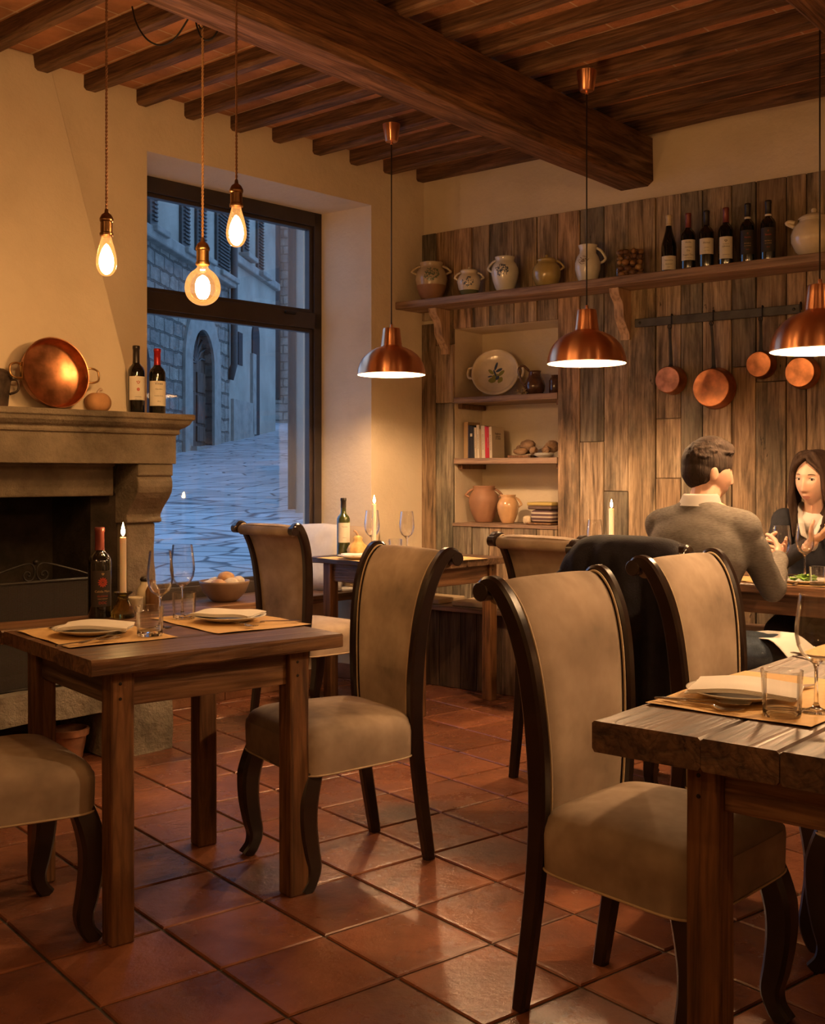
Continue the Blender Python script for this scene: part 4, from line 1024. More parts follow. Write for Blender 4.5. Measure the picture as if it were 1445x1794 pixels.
# swagged flex loops and the hook that holds the globe's cord
sw = []
def P_(u, v, d=4.1): q = dp(u, v, d); return (q.x-b2.x, q.y-b2.y, q.z-b2.z)
mb = MB()
l1 = catmull([P_(231, 12, 4.3), P_(238, 40, 4.25), P_(256, 68, 4.2), P_(280, 79, 4.2), P_(305, 68, 4.15), P_(328, 35, 4.12), P_(340, 12, 4.1), P_(342, -20, 4.1)], 6)
l2 = catmull([P_(338, -20, 4.1), P_(341, 15, 4.1), P_(344, 45, 4.1), P_(354, 67, 4.1), P_(370, 68, 4.1), P_(385, 45, 4.1), P_(393, 15, 4.1), P_(396, -20, 4.1)], 6)
mb.tube(l1, .0035, 7); mb.tube(l2, .0035, 7); mb.build('swagged_flex', M_['flexblack'], t_, smooth=True)
mb = MB(); hz = hk.z-b2.z; hx = hk.x-b2.x
mb.tube(catmull([(hx, 0, JZ+.02-b2.z), (hx, 0, hz+.02), (hx+.01, 0, hz+.005), (hx, 0, hz-.012), (hx-.01, 0, hz+.003)], 5), .003, 7); mb.build('hook', M_['iron'], t_, smooth=True)
# ================================================================ BUILDERS FOR SMALL THINGS
def face_cam(p): return math.atan2(-p[0], p[1])
def solidglass(name, tint=(1, 1, 1), rough=0):
    m, nt, N, L, b = NM(name); setc(b.inputs['Base Color'], tint); b.inputs['Transmission Weight'].default_value = 1; b.inputs['Roughness'].default_value = rough; b.inputs['IOR'].default_value = 1.48
    return m
M_['solid'] = solidglass('solid_glass'); M_['amberglass'] = solidglass('amber_glass', (.75, .42, .14)); M_['greenglass'] = solidglass('olive_glass', (.50, .42, .12), .03)
def rz_prof(prof, z):
    best = 0
    for (r0, z0), (r1, z1) in zip(prof, prof[1:]):
        if min(z0, z1) <= z <= max(z0, z1) and abs(z1-z0) > 1e-6: best = max(best, lerp(r0, r1, (z-z0)/(z1-z0)))
    return best
def bottle(label_, loc, rz, cap='capred', lab='label', lz=(.055, .145), la=1.15, text=(), h=.30, burg=False, glass='winebottle', emblem=None, capz=.225, group=None, neckband=None, rr=.0375):
    t = thing('wine_bottle', label_, 'wine bottle', loc, rz, group); k = h/.30
    if burg: pr = [(0, .006), (.030, 0), (.038, .002), (.0395, .010), (.0395, .135), (.037, .155), (.029, .185), (.020, .215), (.0155, .24), (.0145, .285), (.0158, .287), (.0158, .296), (.0145, .299), (0, .299)]
    else: pr = [(0, .006), (.028, 0), (rr-.0015, .002), (rr, .008), (rr, .182), (.036, .194), (.030, .207), (.021, .216), (.0155, .224), (.0143, .235), (.0143, .285), (.0158, .287), (.0158, .296), (.0145, .299), (0, .299)]
    pr = [(r, z*k) for r, z in pr]
    mb = MB(); mb.lathe(pr, 40); mb.build('glass_body', M_[glass], t, smooth=True, auto=R(50))
    mb = MB(); cz = capz*k
    mb.lathe([(rz_prof(pr, cz)+.0008, cz), (.0152, cz+.01), (.0150, .284*k), (.0166, .286*k), (.0166, .297*k), (.015, .3005*k), (0, .3005*k)], 32); mb.build('capsule', M_[cap], t, smooth=True, auto=R(50))
    R_ = (.0395 if burg else rr)+.0005
    n = 20; vs = []; fs = []
    for i in range(n+1):
        a = lerp(-la, la, i/n)
        for z in lz: vs.append((R_*math.sin(a), -R_*math.cos(a), z*k))
    for i in range(n): fs.append((2*i, 2*i+2, 2*i+3, 2*i+1))
    mb = MB(); mb.add(vs, fs); lb = mb.build('paper_label', M_[lab], t, smooth=True)
    cols = {}
    for s, size, z, ink in text:
        mb = cols.setdefault(ink, MB()); text_geo(s, size, T(0, 0, z*k), mb, wrap=R_+.0004)
    for ink, mb in cols.items():
        o = mb.build('lettering', M_[ink], lb)
    if emblem:
        for ink, z, size, kind in emblem:
            mb = MB(); rg = random.Random(3)
            def leaf(cx, cz, ang, ln, wd):
                vs = []
                for q in range(10):
                    a = 2*PI*q/10; u = math.cos(a)*ln/2; v = math.sin(a)*wd/2*(1-.3*math.cos(a))
                    x = cx+u*math.cos(ang)-v*math.sin(ang); zz = cz+u*math.sin(ang)+v*math.cos(ang); aa = x/(R_+.0005)
                    vs.append(((R_+.0006)*math.sin(aa), -(R_+.0006)*math.cos(aa), zz*k))
                mb.add(vs, [tuple(range(10))])
            if kind == 'flower':
                for q in range(12):
                    a = q*PI/6; leaf(size*.62*math.cos(a), z+size*.62*math.sin(a), a, size*.55, size*.28)
                for q in range(8):
                    a = q*PI/4+.3; leaf(size*.25*math.cos(a), z+size*.25*math.sin(a), a+.6, size*.3, size*.16)
            elif kind == 'crest':
                for sx in (-1, 1): leaf(sx*size*.5, z, sx*1.1, size*.9, size*.35)
                leaf(0, z+size*.3, PI/2, size*.7, size*.3); leaf(0, z-size*.55, 0, size*.9, size*.3)
            elif kind == 'script':
                for q in range(7): leaf(rg.uniform(-.5, .3)*size, z+rg.uniform(-.6, .6)*size, rg.uniform(.2, 1.2), size*.6, size*.13)
            mb.build('emblem', M_[ink], lb)
    if neckband:
        mb = MB(); mb.lathe([(.0154, neckband*k), (.0156, neckband*k), (.0156, (neckband+.012)*k), (.0154, (neckband+.012)*k)], 28); mb.build('neck_band', M_['label'], t, smooth=True)
    return t
def wineglass(label_, loc, s=1.0, group='wine glasses', name='wine_glass'):
    t = thing(name, label_, 'glass', loc, 0, group)
    bowl = [(.004, .098), (.014, .101), (.028, .112), (.037, .130), (.041, .152), (.0405, .172), (.037, .200), (.033, .232), (.0325, .235)]
    bowl = [(r*s, z*s) for r, z in bowl]
    mb = MB(); mb.lathe(bowl, 40); inn = [(r-.0011, z) for r, z in reversed(bowl[1:])]; mb.lathe([bowl[-1]]+inn+[(0, .104*s)], 40); mb.build('bowl', M_['glass'], t, smooth=True)
    mb = MB(); mb.lathe([(r*s, z*s) for r, z in [(0, 0), (.0345, 0), (.035, .001), (.033, .0022), (.018, .004), (.008, .009), (.0042, .018), (.0034, .05), (.0036, .085), (.006, .094), (.013, .1005), (.010, .1035), (0, .1045)]], 32); mb.build('stem', M_['solid'], t, smooth=True)
    return t
def tumbler(label_, loc, h=.09, r=.040, group='tumblers', mat='glass', facets=False):
    t = thing('tumbler', label_, 'glass', loc, 0, group)
    mb = MB(); mb.lathe([(r*.90, .006), (r, h), (r-.0015, h+.0008), (r-.0028, h-.001), (r*.88-.002, .016), (0, .015)], 40); mb.build('glass_wall', M_[mat] if mat != 'glass' else M_['glass'], t, smooth=True, auto=R(60))
    mb = MB(); mb.lathe([(0, .001), (r*.86, 0), (r*.9, .003), (r*.905, .010), (r*.86, .0145), (r*.4, .0135), (0, .0135)], 40); mb.build('glass_base', M_['solid'], t, smooth=True, auto=R(50))
    return t
def candle(label_, loc, hh, ch, rad=.0105, style='glass', group='lit candles'):
    t = thing('candlestick', label_, 'candle', loc, 0, group)
    if style == 'glass':
        mb = MB(); mb.lathe([(0, 0), (.036, 0), (.040, .004), (.038, .018), (.030, .040), (.020, .058), (.017, .066), (.019, .074), (.031, .082), (.033, .085), (.030, .086), (.016, .078), (.0125, .070), (0, .066)], 32)
        mb.build('holder', M_['greenglass'], t, smooth=True); hh = .072
    elif style == 'votive':
        mb = MB(); mb.lathe([(0, 0), (.026, 0), (.036, .012), (.040, .035), (.037, .055), (.034, .055), (.036, .035), (.03, .012), (.0125, .01), (.0125, .03), (0, .03)], 16); mb.build('holder', M_['amberglass'], t, smooth=False); hh = .02
    else:
        mb = MB(); mb.lathe([(0, 0), (.034, 0), (.036, .003), (.020, .008), (.008, .016), (.007, .03), (.013, .036), (.007, .044), (.012, .055), (.018, .058), (.013, .062), (0, .060)], 28); mb.build('holder', M_['steel'], t, smooth=True); hh = .058
    mb = MB(); mb.lathe([(0, hh), (rad*1.05, hh), (rad, hh+ch-.006), (rad*.93, hh+ch), (rad*.5, hh+ch-.003), (0, hh+ch-.003)], 24); mb.build('candle', M_['wax'], t, smooth=True, auto=R(60))
    z = hh+ch
    mb = MB(); mb.tube([(0, 0, z-.004), (.0005, 0, z+.006)], .0009, 6); mb.build('wick', M_['iron'], t)
    mb = MB(); mb.lathe([(0, z+.004), (.0035, z+.007), (.0068, z+.015), (.0062, z+.024), (.0035, z+.036), (.0012, z+.045), (0, z+.050)], 16); mb.build('flame', M_['flame'], t, smooth=True)
    return t
def plate(label_, loc, rz=0, r=.115, group='white plates'):
    t = thing('plate', label_, 'plate', loc, rz, group)
    mb = MB(); k = r/.115
    mb.lathe([(x*k, z) for x, z in [(0, .002), (.055, .002), (.058, 0), (.062, .002), (.085, .008), (.112, .017), (.115, .0185), (.1145, .020), (.110, .0195), (.080, .0125), (.066, .008), (.05, .0065), (0, .0065)]], 56); mb.build('dish', M_['white'], t, smooth=True)
    return t
def napkin(label_, loc, rz, L_=.19, W_=.12, layers=3, group='folded napkins', droop=.010, seed=1):
    mb = MB(); rg = random.Random(seed); nx, ny = 18, 10
    for k in range(layers):
        z0 = k*.0026; off = (rg.uniform(-.004, .004), rg.uniform(-.003, .003)); sk = rg.uniform(-.02, .02)
        top = []; 
        for i in range(nx+1):
            for j in range(ny+1):
                x = (i/nx-.5)*L_+off[0]+k*.002; y = (j/ny-.5)*W_+off[1]+x*sk
                z = z0+.0022*math.sin(x*34+seed)+.0012*math.cos(y*50+seed)-droop*(abs(x/(L_/2))**3)*.5
                top.append((x, y, z))
        n = len(top); bot = [(x, y, z-.0022) for x, y, z in top]; fs = []
        for i in range(nx):
            for j in range(ny):
                q = i*(ny+1)+j; fs.append((q, q+ny+1, q+ny+2, q+1)); fs.append((n+q, n+q+1, n+q+ny+2, n+q+ny+1))
        bd = [j for j in range(ny+1)]+[i*(ny+1)+ny for i in range(1, nx+1)]+[nx*(ny+1)+j for j in range(ny-1, -1, -1)]+[i*(ny+1) for i in range(nx-1, 0, -1)]
        for a, b in zip(bd, bd[1:]+bd[:1]): fs.append((a, b, n+b, n+a))
        mb.add(top+bot, fs)
    o = mb.build('napkin', M_['napkin'], None, smooth=True, auto=R(50)); o.location = loc; o.rotation_euler = (0, 0, rz)
    return tag(o, label_, 'napkin', group)
def placemat(label_, loc, rz, L_=.44, W_=.32, group='kraft paper placemats'):
    mb = MB(); n = 12; vs = []
    for i in range(n+1):
        for j in range(n+1):
            x = (i/n-.5)*L_; y = (j/n-.5)*W_; e = max(abs(i/n-.5), abs(j/n-.5))*2
            vs.append((x, y, .0012+.0012*max(0, e-.85)/.15*(1+math.sin(x*30+y*20))))
    m = len(vs); vs += [(x, y, z-.0008) for x, y, z in vs]; fs = []
    for i in range(n):
        for j in range(n): q = i*(n+1)+j; fs += [(q, q+n+1, q+n+2, q+1), (m+q, m+q+1, m+q+n+2, m+q+n+1)]
    mb.add(vs, fs); o = mb.build('placemat', M_['kraft'], None, smooth=True); o.location = loc; o.rotation_euler = (0, 0, rz); return tag(o, label_, 'placemat', group)
def cutlery(kind, label_, loc, rz, L_=.20, group='cutlery'):
    """lies along local x, handle end at -x"""
    mb = MB(); h = .006
    hd = [(-L_/2, 0, .003), (-L_/2+.02, 0, .004), (-L_/2+.07, 0, .006), (L_*.12, 0, .008), (L_*.17, 0, .007)]
    w = [.007, .0075, .005, .0028, .003]
    path = catmull(hd, 5); ww = [interp([0, .25, .5, 1], [.0055, .0068, .0042, .0026], i/(len(path)-1)) for i in range(len(path))]
    mb.sweep(path, [a*2 for a in ww], [.0028]*len(path), ch=.3)
    x0 = L_*.15
    if kind == 'spoon':
        rg = []
        for k in range(13):
            t = k/12; x = x0+t*(L_/2-x0); wd = .021*math.sin(PI*min(1, t*1.02))**.6+.002; wd = .0205*math.sqrt(max(0, 1-((t-.55)/.56)**2))+.0015
            dip = -.005*math.sin(PI*t); ring = []
            for q in range(9): y = lerp(-wd, wd, q/8); c = (q/8*2-1)**2; ring.append((x, y, .0075+dip*(1-c)+.002*t))
            for q in range(9): y = lerp(wd, -wd, q/8); c = (1-q/8*2)**2; ring.append((x, y, .0063+dip*(1-c)+.002*t))
            rg.append(ring)
        mb.rings(rg)
    elif kind == 'fork':
        mb.sweep([(x0, 0, .007), (x0+.012, 0, .005), (x0+.028, 0, .0042)], [.006, .02, .024], [.002]*3)
        for q in range(4):
            y = (q-1.5)*.0068; mb.sweep([(x0+.024, y, .0042), (x0+.045, y, .005), (L_/2, y, .009)], [.0035, .003, .0018], [.0018]*3)
    else:
        mb.sweep([(x0-.01, 0, .005), (x0+.01, .002, .0045), (L_/2-.02, .003, .0045), (L_/2, -.003, .0045)], [.008, .018, .018, .006], [.002]*4)
    o = mb.build({'fork': 'fork', 'spoon': 'spoon', 'knife': 'table_knife'}[kind], M_['steel'], None, smooth=True, auto=R(40)); o.location = loc; o.rotation_euler = (0, 0, rz)
    return tag(o, label_, kind, group)
def motif(mb, prof, items, lift=.0007, th0=0):
    """leaf strokes laid on a lathe surface; items: (u, z, angle, length, width); u is arc length from the front"""
    for u, z, ang, ln, wd in items:
        vs = []
        for q in range(10):
            a = 2*PI*q/10; p = math.cos(a)*ln/2; s = math.sin(a)*wd/2
            uu = u+p*math.cos(ang)-s*math.sin(ang); zz = z+p*math.sin(ang)+s*math.cos(ang)
            r = rz_prof(prof, zz)+lift; aa = uu/r+th0; vs.append((r*math.sin(aa), -r*math.cos(aa), zz))
        mb.add(vs, [tuple(range(10))])
def floral(cx, cz, size, n, seed, long=.35):
    rg = random.Random(seed); out = []
    for _ in range(n):
        a = rg.uniform(0, 2*PI); r = size*math.sqrt(rg.random()); out.append((cx+r*math.cos(a), cz+r*.8*math.sin(a), rg.uniform(0, PI), size*rg.uniform(long*.6, long*1.3), size*rg.uniform(.07, .16)))
    return out
def handle(r0, z0, z1, out, th=.007, side=1, seg=8, flatz=1.0):
    return catmull([(side*r0[0], 0, z0), (side*(r0[0]+out*.75), 0, z0+.012), (side*(r0[0]+out), 0, lerp(z0, z1, .35)), (side*(r0[1]+out*.75), 0, lerp(z0, z1, .8)), (side*(r0[1]-.003), 0, z1)], 6)
def jar(name, label_, cat, loc, rz, prof, mats, split=None, handles=(), lid=None, motifs=None, base=None, group=None, seg=44):
    """mats: body glaze; split: height under which the clay is bare (a part of its own)"""
    t = thing(name, label_, cat, loc, rz, group)
    if split:
        up = [p for p in prof if p[1] >= split]; lo = [p for p in prof if p[1] < split]
        r_ = rz_prof(prof[:len(lo)+1], split)
        k = len(lo); mb = MB(); mb.lathe(prof[:k]+[(r_, split)], seg); mb.build('foot_band', mats[1], t, smooth=True)
        mb = MB(); mb.lathe([(r_, split)]+prof[k:], seg); mb.build('body', mats[0], t, smooth=True)
    else:
        mb = MB(); mb.lathe(prof, seg); mb.build('body', mats[0], t, smooth=True)
    for path, rad, sd in handles:
        mb = MB(); mb.tube(path, rad, 10); mb.build('handle', mats[0], t, smooth=True)
    if lid: 
        mb = MB(); mb.lathe(lid, 36); mb.build('lid', mats[0], t, smooth=True)
    if motifs:
        for ink, items in motifs:
            mb = MB(); motif(mb, prof, items); mb.build('painted_motif', ink, t)
    return t
# ================================================================ THE LONG SHELF, its brackets and what stands on it
def nb(s, off=0.0, z=0.0): v = CO+uB*s+nB*off; return Vector((v.x, v.y, z))
aW = math.atan2(uB.y, uB.x)
SZ = 2.30
mb = MB(frame(Vector((0, 0, 0)), uB, nB)); 
rg = []
for k in range(31):
    x = lerp(-.03, 4.6, k/30); d = .255+.004*noise.noise(Vector((k*.5, 0, 0)))
    rg.append([(x, PT, SZ-.045), (x, d-.004, SZ-.045), (x, d, SZ-.04), (x, d, SZ-.005), (x, d-.004, SZ), (x, PT, SZ)])
mb.rings(rg); o = mb.build('wall_shelf', M_['shelf'], None, bevel=.002, local=frame(Vector((0, 0, 0)), uB, nB)); o.location = (CO.x, CO.y, 0)
tag(o, 'long wooden shelf high on the plank wall carrying jars and wine bottles', 'shelf')
for u, lb in ((760, 'curved wooden shelf bracket under the left end of the long shelf'), (1078, 'curved wooden shelf bracket under the middle of the long shelf'), (1560, 'curved wooden shelf bracket right of the picture')):
    s = bx_at(u, .15); cur = catmull([(.175, 0), (.165, -.035), (.125, -.075), (.115, -.11), (.11, -.15), (.085, -.19), (.045, -.235), (.04, -.27)], 5)
    poly = [(PT, 0)]+[(p.x, p.y) for p in cur]+[(PT, -.27)]
    mb = MB(Matrix.Diagonal((1, -1, 1, 1))); rgs = []
    for x in (-.028, .028): rgs.append([(x, a, b) for a, b in reversed(poly)])
    mb.rings(rgs); o = mb.build('shelf_bracket', M_['bracket'], None, bevel=.002)
    p = nb(s, 0, SZ-.0455); o.location = p; o.rotation_euler = (0, 0, aW); tag(o, lb, 'bracket', 'shelf brackets')
cream = simple('cream_glaze', (.74, .63, .45), .15, coat=.4, var=.12, vscale=12); sand = simple('sand_glaze', (.52, .40, .24), .25, coat=.4, var=.2, vscale=10)
clay = simple('bare_clay', (.33, .17, .09), .75, var=.15, vscale=15); grey = simple('greywhite_glaze', (.74, .70, .60), .18, coat=.5, var=.08, vscale=14)
mustard = simple('mustard_glaze', (.46, .34, .12), .22, coat=.5, var=.18, vscale=9); greenb = simple('green_band_glaze', (.16, .17, .09), .25, coat=.4)
blue = simple('blue_paint', (.05, .08, .14), .3, coat=.3); greenp = simple('green_paint', (.12, .15, .08), .3, coat=.3); brownp = simple('brown_paint', (.22, .15, .10), .4); olivep = simple('olive_paint', (.25, .24, .06), .35)
def at_s(u, off=.14): return nb(bx_at(u, off), off, SZ)
def scale_prof(pr, r, h): return [(a*r, b*h) for a, b in pr]
JAR = [(0, .0), (.52, 0), (.56, .02), (.72, .14), (.90, .34), (1.0, .56), (.97, .68), (.84, .80), (.70, .86), (.66, .90), (.72, .97), (.75, 1.0), (.70, 1.0), (.62, .93), (.60, .88), (0, .70)]
p = at_s(755); pr = scale_prof(JAR, .098, .235); rz = face_cam(p)
jar('two_handled_jar', 'big two handled jar, bare clay below a painted green sprig, leftmost on the shelf', 'jar', p, rz, pr, (sand, clay), split=.095,
    handles=[(handle((.088, .07), .165, .215, .03, side=s), .0075, s) for s in (-1, 1)], motifs=[(greenp, floral(0, .155, .05, 60, 1)), ], group=None)
p = at_s(821); pr = scale_prof(JAR, .071, .155); rz = face_cam(p)
jar('lidded_crock', 'squat lidded crock with a dark blue sprig and green foot, second on the long shelf', 'jar', p, rz, pr, (cream, greenb), split=.038,
    handles=[(handle((.064, .054), .10, .145, .022, side=s), .006, s) for s in (-1, 1)], lid=[(.052, .152), (.050, .160), (.02, .166), (.006, .170), (.007, .178), (0, .182)], motifs=[(blue, floral(-.01, .085, .036, 34, 2))])
p = at_s(884); pr = scale_prof(JAR, .080, .208); rz = face_cam(p)
jar('handled_jug', 'white glazed jug with blue flowers and a left handle on the long shelf', 'jug', p, rz, pr, (grey,), handles=[(handle((.072, .056), .12, .19, .026, side=-1), .0065, -1)], motifs=[(blue, floral(-.022, .125, .042, 55, 3))])
p = at_s(957); pr = [(0, 0), (.040, 0), (.046, .004), (.066, .025), (.078, .06), (.080, .09), (.074, .12), (.060, .138), (.052, .144), (.055, .156), (.056, .160), (.0, .160)]
jar('lidded_pot', 'round mustard glazed lidded pot with one handle, fourth on the long shelf', 'jar', p, face_cam(p), pr, (mustard,), handles=[(handle((.070, .055), .10, .155, .026, side=1), .0065, 1)], lid=[(.053, .160), (.050, .166), (.02, .172), (.007, .175), (.010, .183), (.006, .190), (0, .191)])
p = at_s(1029); pr = [(0, 0), (.045, 0), (.049, .004), (.058, .03), (.070, .075), (.071, .11), (.060, .145), (.047, .165), (.045, .185), (.052, .205), (.054, .210), (.049, .210), (.042, .187), (0, .16)]
jar('pitcher', 'white pitcher with faded brown lettering and unglazed foot, fifth on the long shelf', 'jug', p, face_cam(p), pr, (grey, clay), split=.012, handles=[(handle((.066, .050), .11, .195, .030, side=1), .0075, 1)], motifs=[(brownp, floral(-.028, .12, .030, 16, 5, .7))])
# jar of nuts
p = at_s(1103); t = thing('glass_nut_jar', 'clear square glass jar packed with nuts on the long shelf', 'jar', p, face_cam(p))
mb = MB(); mb.box((0, 0, .075), (.145, .12, .15)); mb.build('glass_walls', M_['glass'], t, bevel=.012, bseg=3)
nut = [simple('nut_shell_%d' % k, c, .5, var=.3, vscale=40) for k, c in enumerate(((.32, .16, .06), (.14, .065, .03), (.42, .25, .11)))]
rn = random.Random(2); k = 0
for z in (.022, .052, .082, .112, .140):
    for i in range(4):
        for j in range(3):
            if rn.random() < .12: continue
            mb = MB(); mb.ball((lerp(-.052, .052, i/3)+rn.uniform(-.008, .008), lerp(-.036, .036, j/2)+rn.uniform(-.006, .006), z+rn.uniform(-.006, .006)), (rn.uniform(.013, .021), rn.uniform(.012, .017), rn.uniform(.011, .017)), M=None, seg=12, ring=8)
            mb.build('nut', nut[k % 3], t, smooth=True); k += 1
# bottles on the shelf
gb = 'wine bottles on the long shelf'
specs = [
 (1171, 'burgundy shaped wine bottle with cream capsule, leftmost on the long shelf', dict(cap='capcream', burg=True, capz=.245, lz=(.018, .088), text=(('Sansovino', .012, .066, 'ink'), ('Antinori', .011, .046, 'ink'), ('2014', .007, .03, 'ink')), h=.31)),
 (1205, 'wine bottle with dark red capsule and handwritten label, second on the long shelf', dict(cap='capmaroon', lz=(.055, .160), text=(('Attilia', .013, .146, 'ink'), ('nonno', .014, .122, 'ink'), ('Da', .014, .104, 'ink'), ('Poggio Tino', .012, .082, 'ink'), ('MONTALCINO', .006, .066, 'ink')), h=.305)),
 (1237, 'wine bottle with black capsule and plain script label, third on the long shelf', dict(cap='capblack', lz=(.075, .155), text=(('Aitval', .016, .132, 'ink'), ('toscana', .008, .108, 'ink'), ('rosso 2015', .006, .092, 'ink')), h=.305)),
 (1271, 'wine bottle with small black emblem on its label, fourth on the long shelf', dict(cap='capmaroon', lz=(.040, .150), la=1.0, text=(('ROSSO DI', .007, .112, 'ink'), ('SERIANI', .011, .100, 'ink'), ('montepulciano', .006, .060, 'ink')), emblem=(('ink', .130, .010, 'crest'),), h=.305)),
 (1309, 'white banded wine bottle with red script on black label, fifth on the long shelf', dict(cap='capblack', lab='blacklabel', lz=(.048, .165), la=1.1, text=(('il', .014, .148, 'inkred'), ('Saccio', .013, .130, 'inkred'), ('BRUNELLO', .007, .100, 'inkgold'), ('DI MONTE', .007, .088, 'inkgold'), ('2013', .008, .070, 'inkred')), neckband=.222, h=.31, capz=.235)),
 (1345, 'white banded wine bottle with red script on black label, rightmost on the long shelf', dict(cap='capblack', lab='blacklabel', lz=(.048, .165), la=1.1, text=(('il', .014, .148, 'inkred'), ('Saccio', .013, .130, 'inkred'), ('BRUNELLO', .007, .100, 'inkgold'), ('DI MONTE', .007, .088, 'inkgold'), ('2013', .008, .070, 'inkred')), neckband=.222, h=.31, capz=.235)),
]
for u, lb, kw in specs:
    p = at_s(u, .135); bottle(lb, p, face_cam(p), group=gb, **kw)
p = at_s(1425, .13); pr = [(0, 0), (.05, 0), (.056, .004), (.085, .03), (.106, .075), (.108, .11), (.095, .15), (.072, .172), (.068, .180), (.070, .186), (0, .186)]
jar('lidded_tureen', 'large pale cream lidded pot at the right end of the long shelf', 'jar', p, face_cam(p), pr, (cream,), handles=[(catmull([(s*.09, 0, .155), (s*.115, 0, .168), (s*.125, 0, .176), (s*.112, 0, .182), (s*.088, 0, .176)], 4), .010, s) for s in (-1, 1)], lid=[(.074, .184), (.075, .190), (.060, .202), (.03, .215), (.012, .220), (.014, .232), (.010, .240), (0, .242)])

# ================================================================ POT RAIL AND COPPER PANS
rs0, rs1 = bx_at(1118), bx_at(1406); RZ = 2.07
bmx = frame(Vector((CO.x, CO.y, 0)), uB, nB)
t = thing('pot_rail', 'long flat black iron rail fixed to the plank wall, copper pans hanging from it', 'rail', nb(rs0, PT, RZ)); t.rotation_euler = (0, 0, aW); FLY = Matrix.Diagonal((1, -1, 1, 1))
L_ = rs1-rs0; mb = MB(FLY); mb.box((L_/2, .024, 0), (L_, .008, .046)); mb.build('bar', M_['ironrail'], t, bevel=.003)
for x in (.03, L_-.03):
    mb = MB(FLY); mb.box((x, .010, 0), (.02, .02, .02)); mb.M = FLY @ T((x, .028, 0)) @ Matrix.Rotation(-PI/2, 4, 'X'); mb.lathe([(0, 0), (.008, 0), (.006, .003), (0, .004)], 12); mb.build('fixing', M_['iron'], t)
hook0 = None
def hook(u, lb):
    p = nb(bx_at(u, .05), PT, RZ); h = thing('pan_hook', lb, 'hook', p, 0, 'iron hooks on the pot rail'); h.rotation_euler = t.rotation_euler
    mb = MB(FLY); mb.tube(catmull([(0, .016, -.005), (0, .017, .026), (0, .024, .031), (0, .034, .026), (0, .035, -.02), (0, .034, -.04), (0, .045, -.052), (0, .056, -.042), (0, .056, -.033)], 5), .0032, 7); mb.build('hook_wire', M_['iron'], h, smooth=True); return p
def pan(u, v, r, depth, lb, mat, hu, hl):
    s = bx_at(u, .05+depth); 
    q = CO+uB*s+nB*(PT+.012+depth); zc = H-(v-CY)/F*q.y
    hk = nb(bx_at(hu, .05), PT, RZ); hs = (Vector((hk.x, hk.y, 0))-CO).dot(uB)
    t_ = thing('copper_saucepan', lb, 'pan', nb(s, PT+.012, zc), 0, 'copper pans on the pot rail'); t_.rotation_euler = (0, 0, aW)
    Mx = FLY @ Matrix.Rotation(-PI/2, 4, 'X')     # lathe axis to +y (into the room)
    mb = MB(Mx); mb.lathe([(r*1.09, 0), (r*1.09, .004), (r*1.055, .010), (r*1.04, depth*.5), (r*1.0, depth-.010), (r*.985, depth-.004), (r*.95, depth)], 56); mb.lathe([(r*1.08, .001), (r*1.03, .006), (r*1.02, depth*.6), (r*.93, depth-.006), (0, depth-.006)], 48); mb.build('side', M_['pandark'], t_, smooth=True, auto=R(50))
    mb = MB(Mx); mb.lathe([(r*.95, depth), (r*.93, depth+.0012), (r*.4, depth+.0018), (0, depth+.0018)], 56); mb.build('base', M_[mat], t_)
    # strap handle up to the hook
    dx = hs-s; dz = RZ-.045-zc
    mb = MB(FLY); pth = catmull([(0, depth*.45, r*1.035), (dx*.1, .03, r*1.04+.02), (dx*.45, .032, lerp(r, dz, .45)), (dx*.9, .040, dz-.02), (dx, .045, dz)], 6)
    n = len(pth); mb.sweep(pth, [interp([0, .1, .6, 1], [.03, .020, .013, .016], i/(n-1)) for i in range(n)], .005, side=(1, 0, 0)); mb.build('strap_handle', M_['brass'] if u == 1330 else M_['iron'], t_, smooth=True, auto=R(40))
    mb = MB(FLY); mb.tube([(dx+.009*math.cos(a), .045, dz+.006+.011*math.sin(a)) for a in [2*PI*k/16 for k in range(17)]], .003, 6); mb.build('hanging_ring', M_['iron'], t_, smooth=True)
hook(1176, 'hook holding the leftmost pan'); hook(1249, 'hook holding the largest pan'); hook(1335, 'hook holding the small pan beside the right lamp'); hook(1402, 'hook half hidden by the right lamp')
pan(1166, 665, .071, .078, 'small mauve tarnished copper saucepan hanging leftmost on the rail', 'panmauve', 1176, 0)
pan(1242, 679, .101, .072, 'largest copper saucepan, second from the left on the rail', 'panc', 1249, 0)
pan(1326, 638, .066, .062, 'small copper saucepan with a brass handle hanging beside the right lamp', 'panc', 1335, 0)
pan(1398, 652, .075, .07, 'copper saucepan hanging directly under the right lamp shade', 'panc', 1402, 0)

# ================================================================ NICHE
NS = [1.716, 1.343]
for k, z in enumerate(NS):
    t = thing('niche_shelf', ['upper', 'lower'][k]+' wooden shelf inside the niche, '+['carrying the painted plate', 'carrying books and bread'][k], 'shelf', nb(NX0, 0, z)); t.rotation_euler = (0, 0, aW); 
    W_ = NX1-NX0
    mb = MB(); mb.box((W_/2, ND/2-.012, -.018), (W_-.004, ND+.02, .036)); mb.build('board', M_['shelf'], t, bevel=.003)
    mb = MB(); mb.box((.018, ND/2+.01, -.052), (.03, ND-.03, .03)); mb.build('cleat', M_['tableleg'], t, bevel=.003)
    mb = MB(); mb.box((W_-.02, ND/2+.01, -.052), (.03, ND-.03, .03)); mb.build('cleat', M_['tableleg'], t, bevel=.003)
def nn(u, off, z):        # off negative: into the niche
    return nb(bx_at(u, off), off, z)
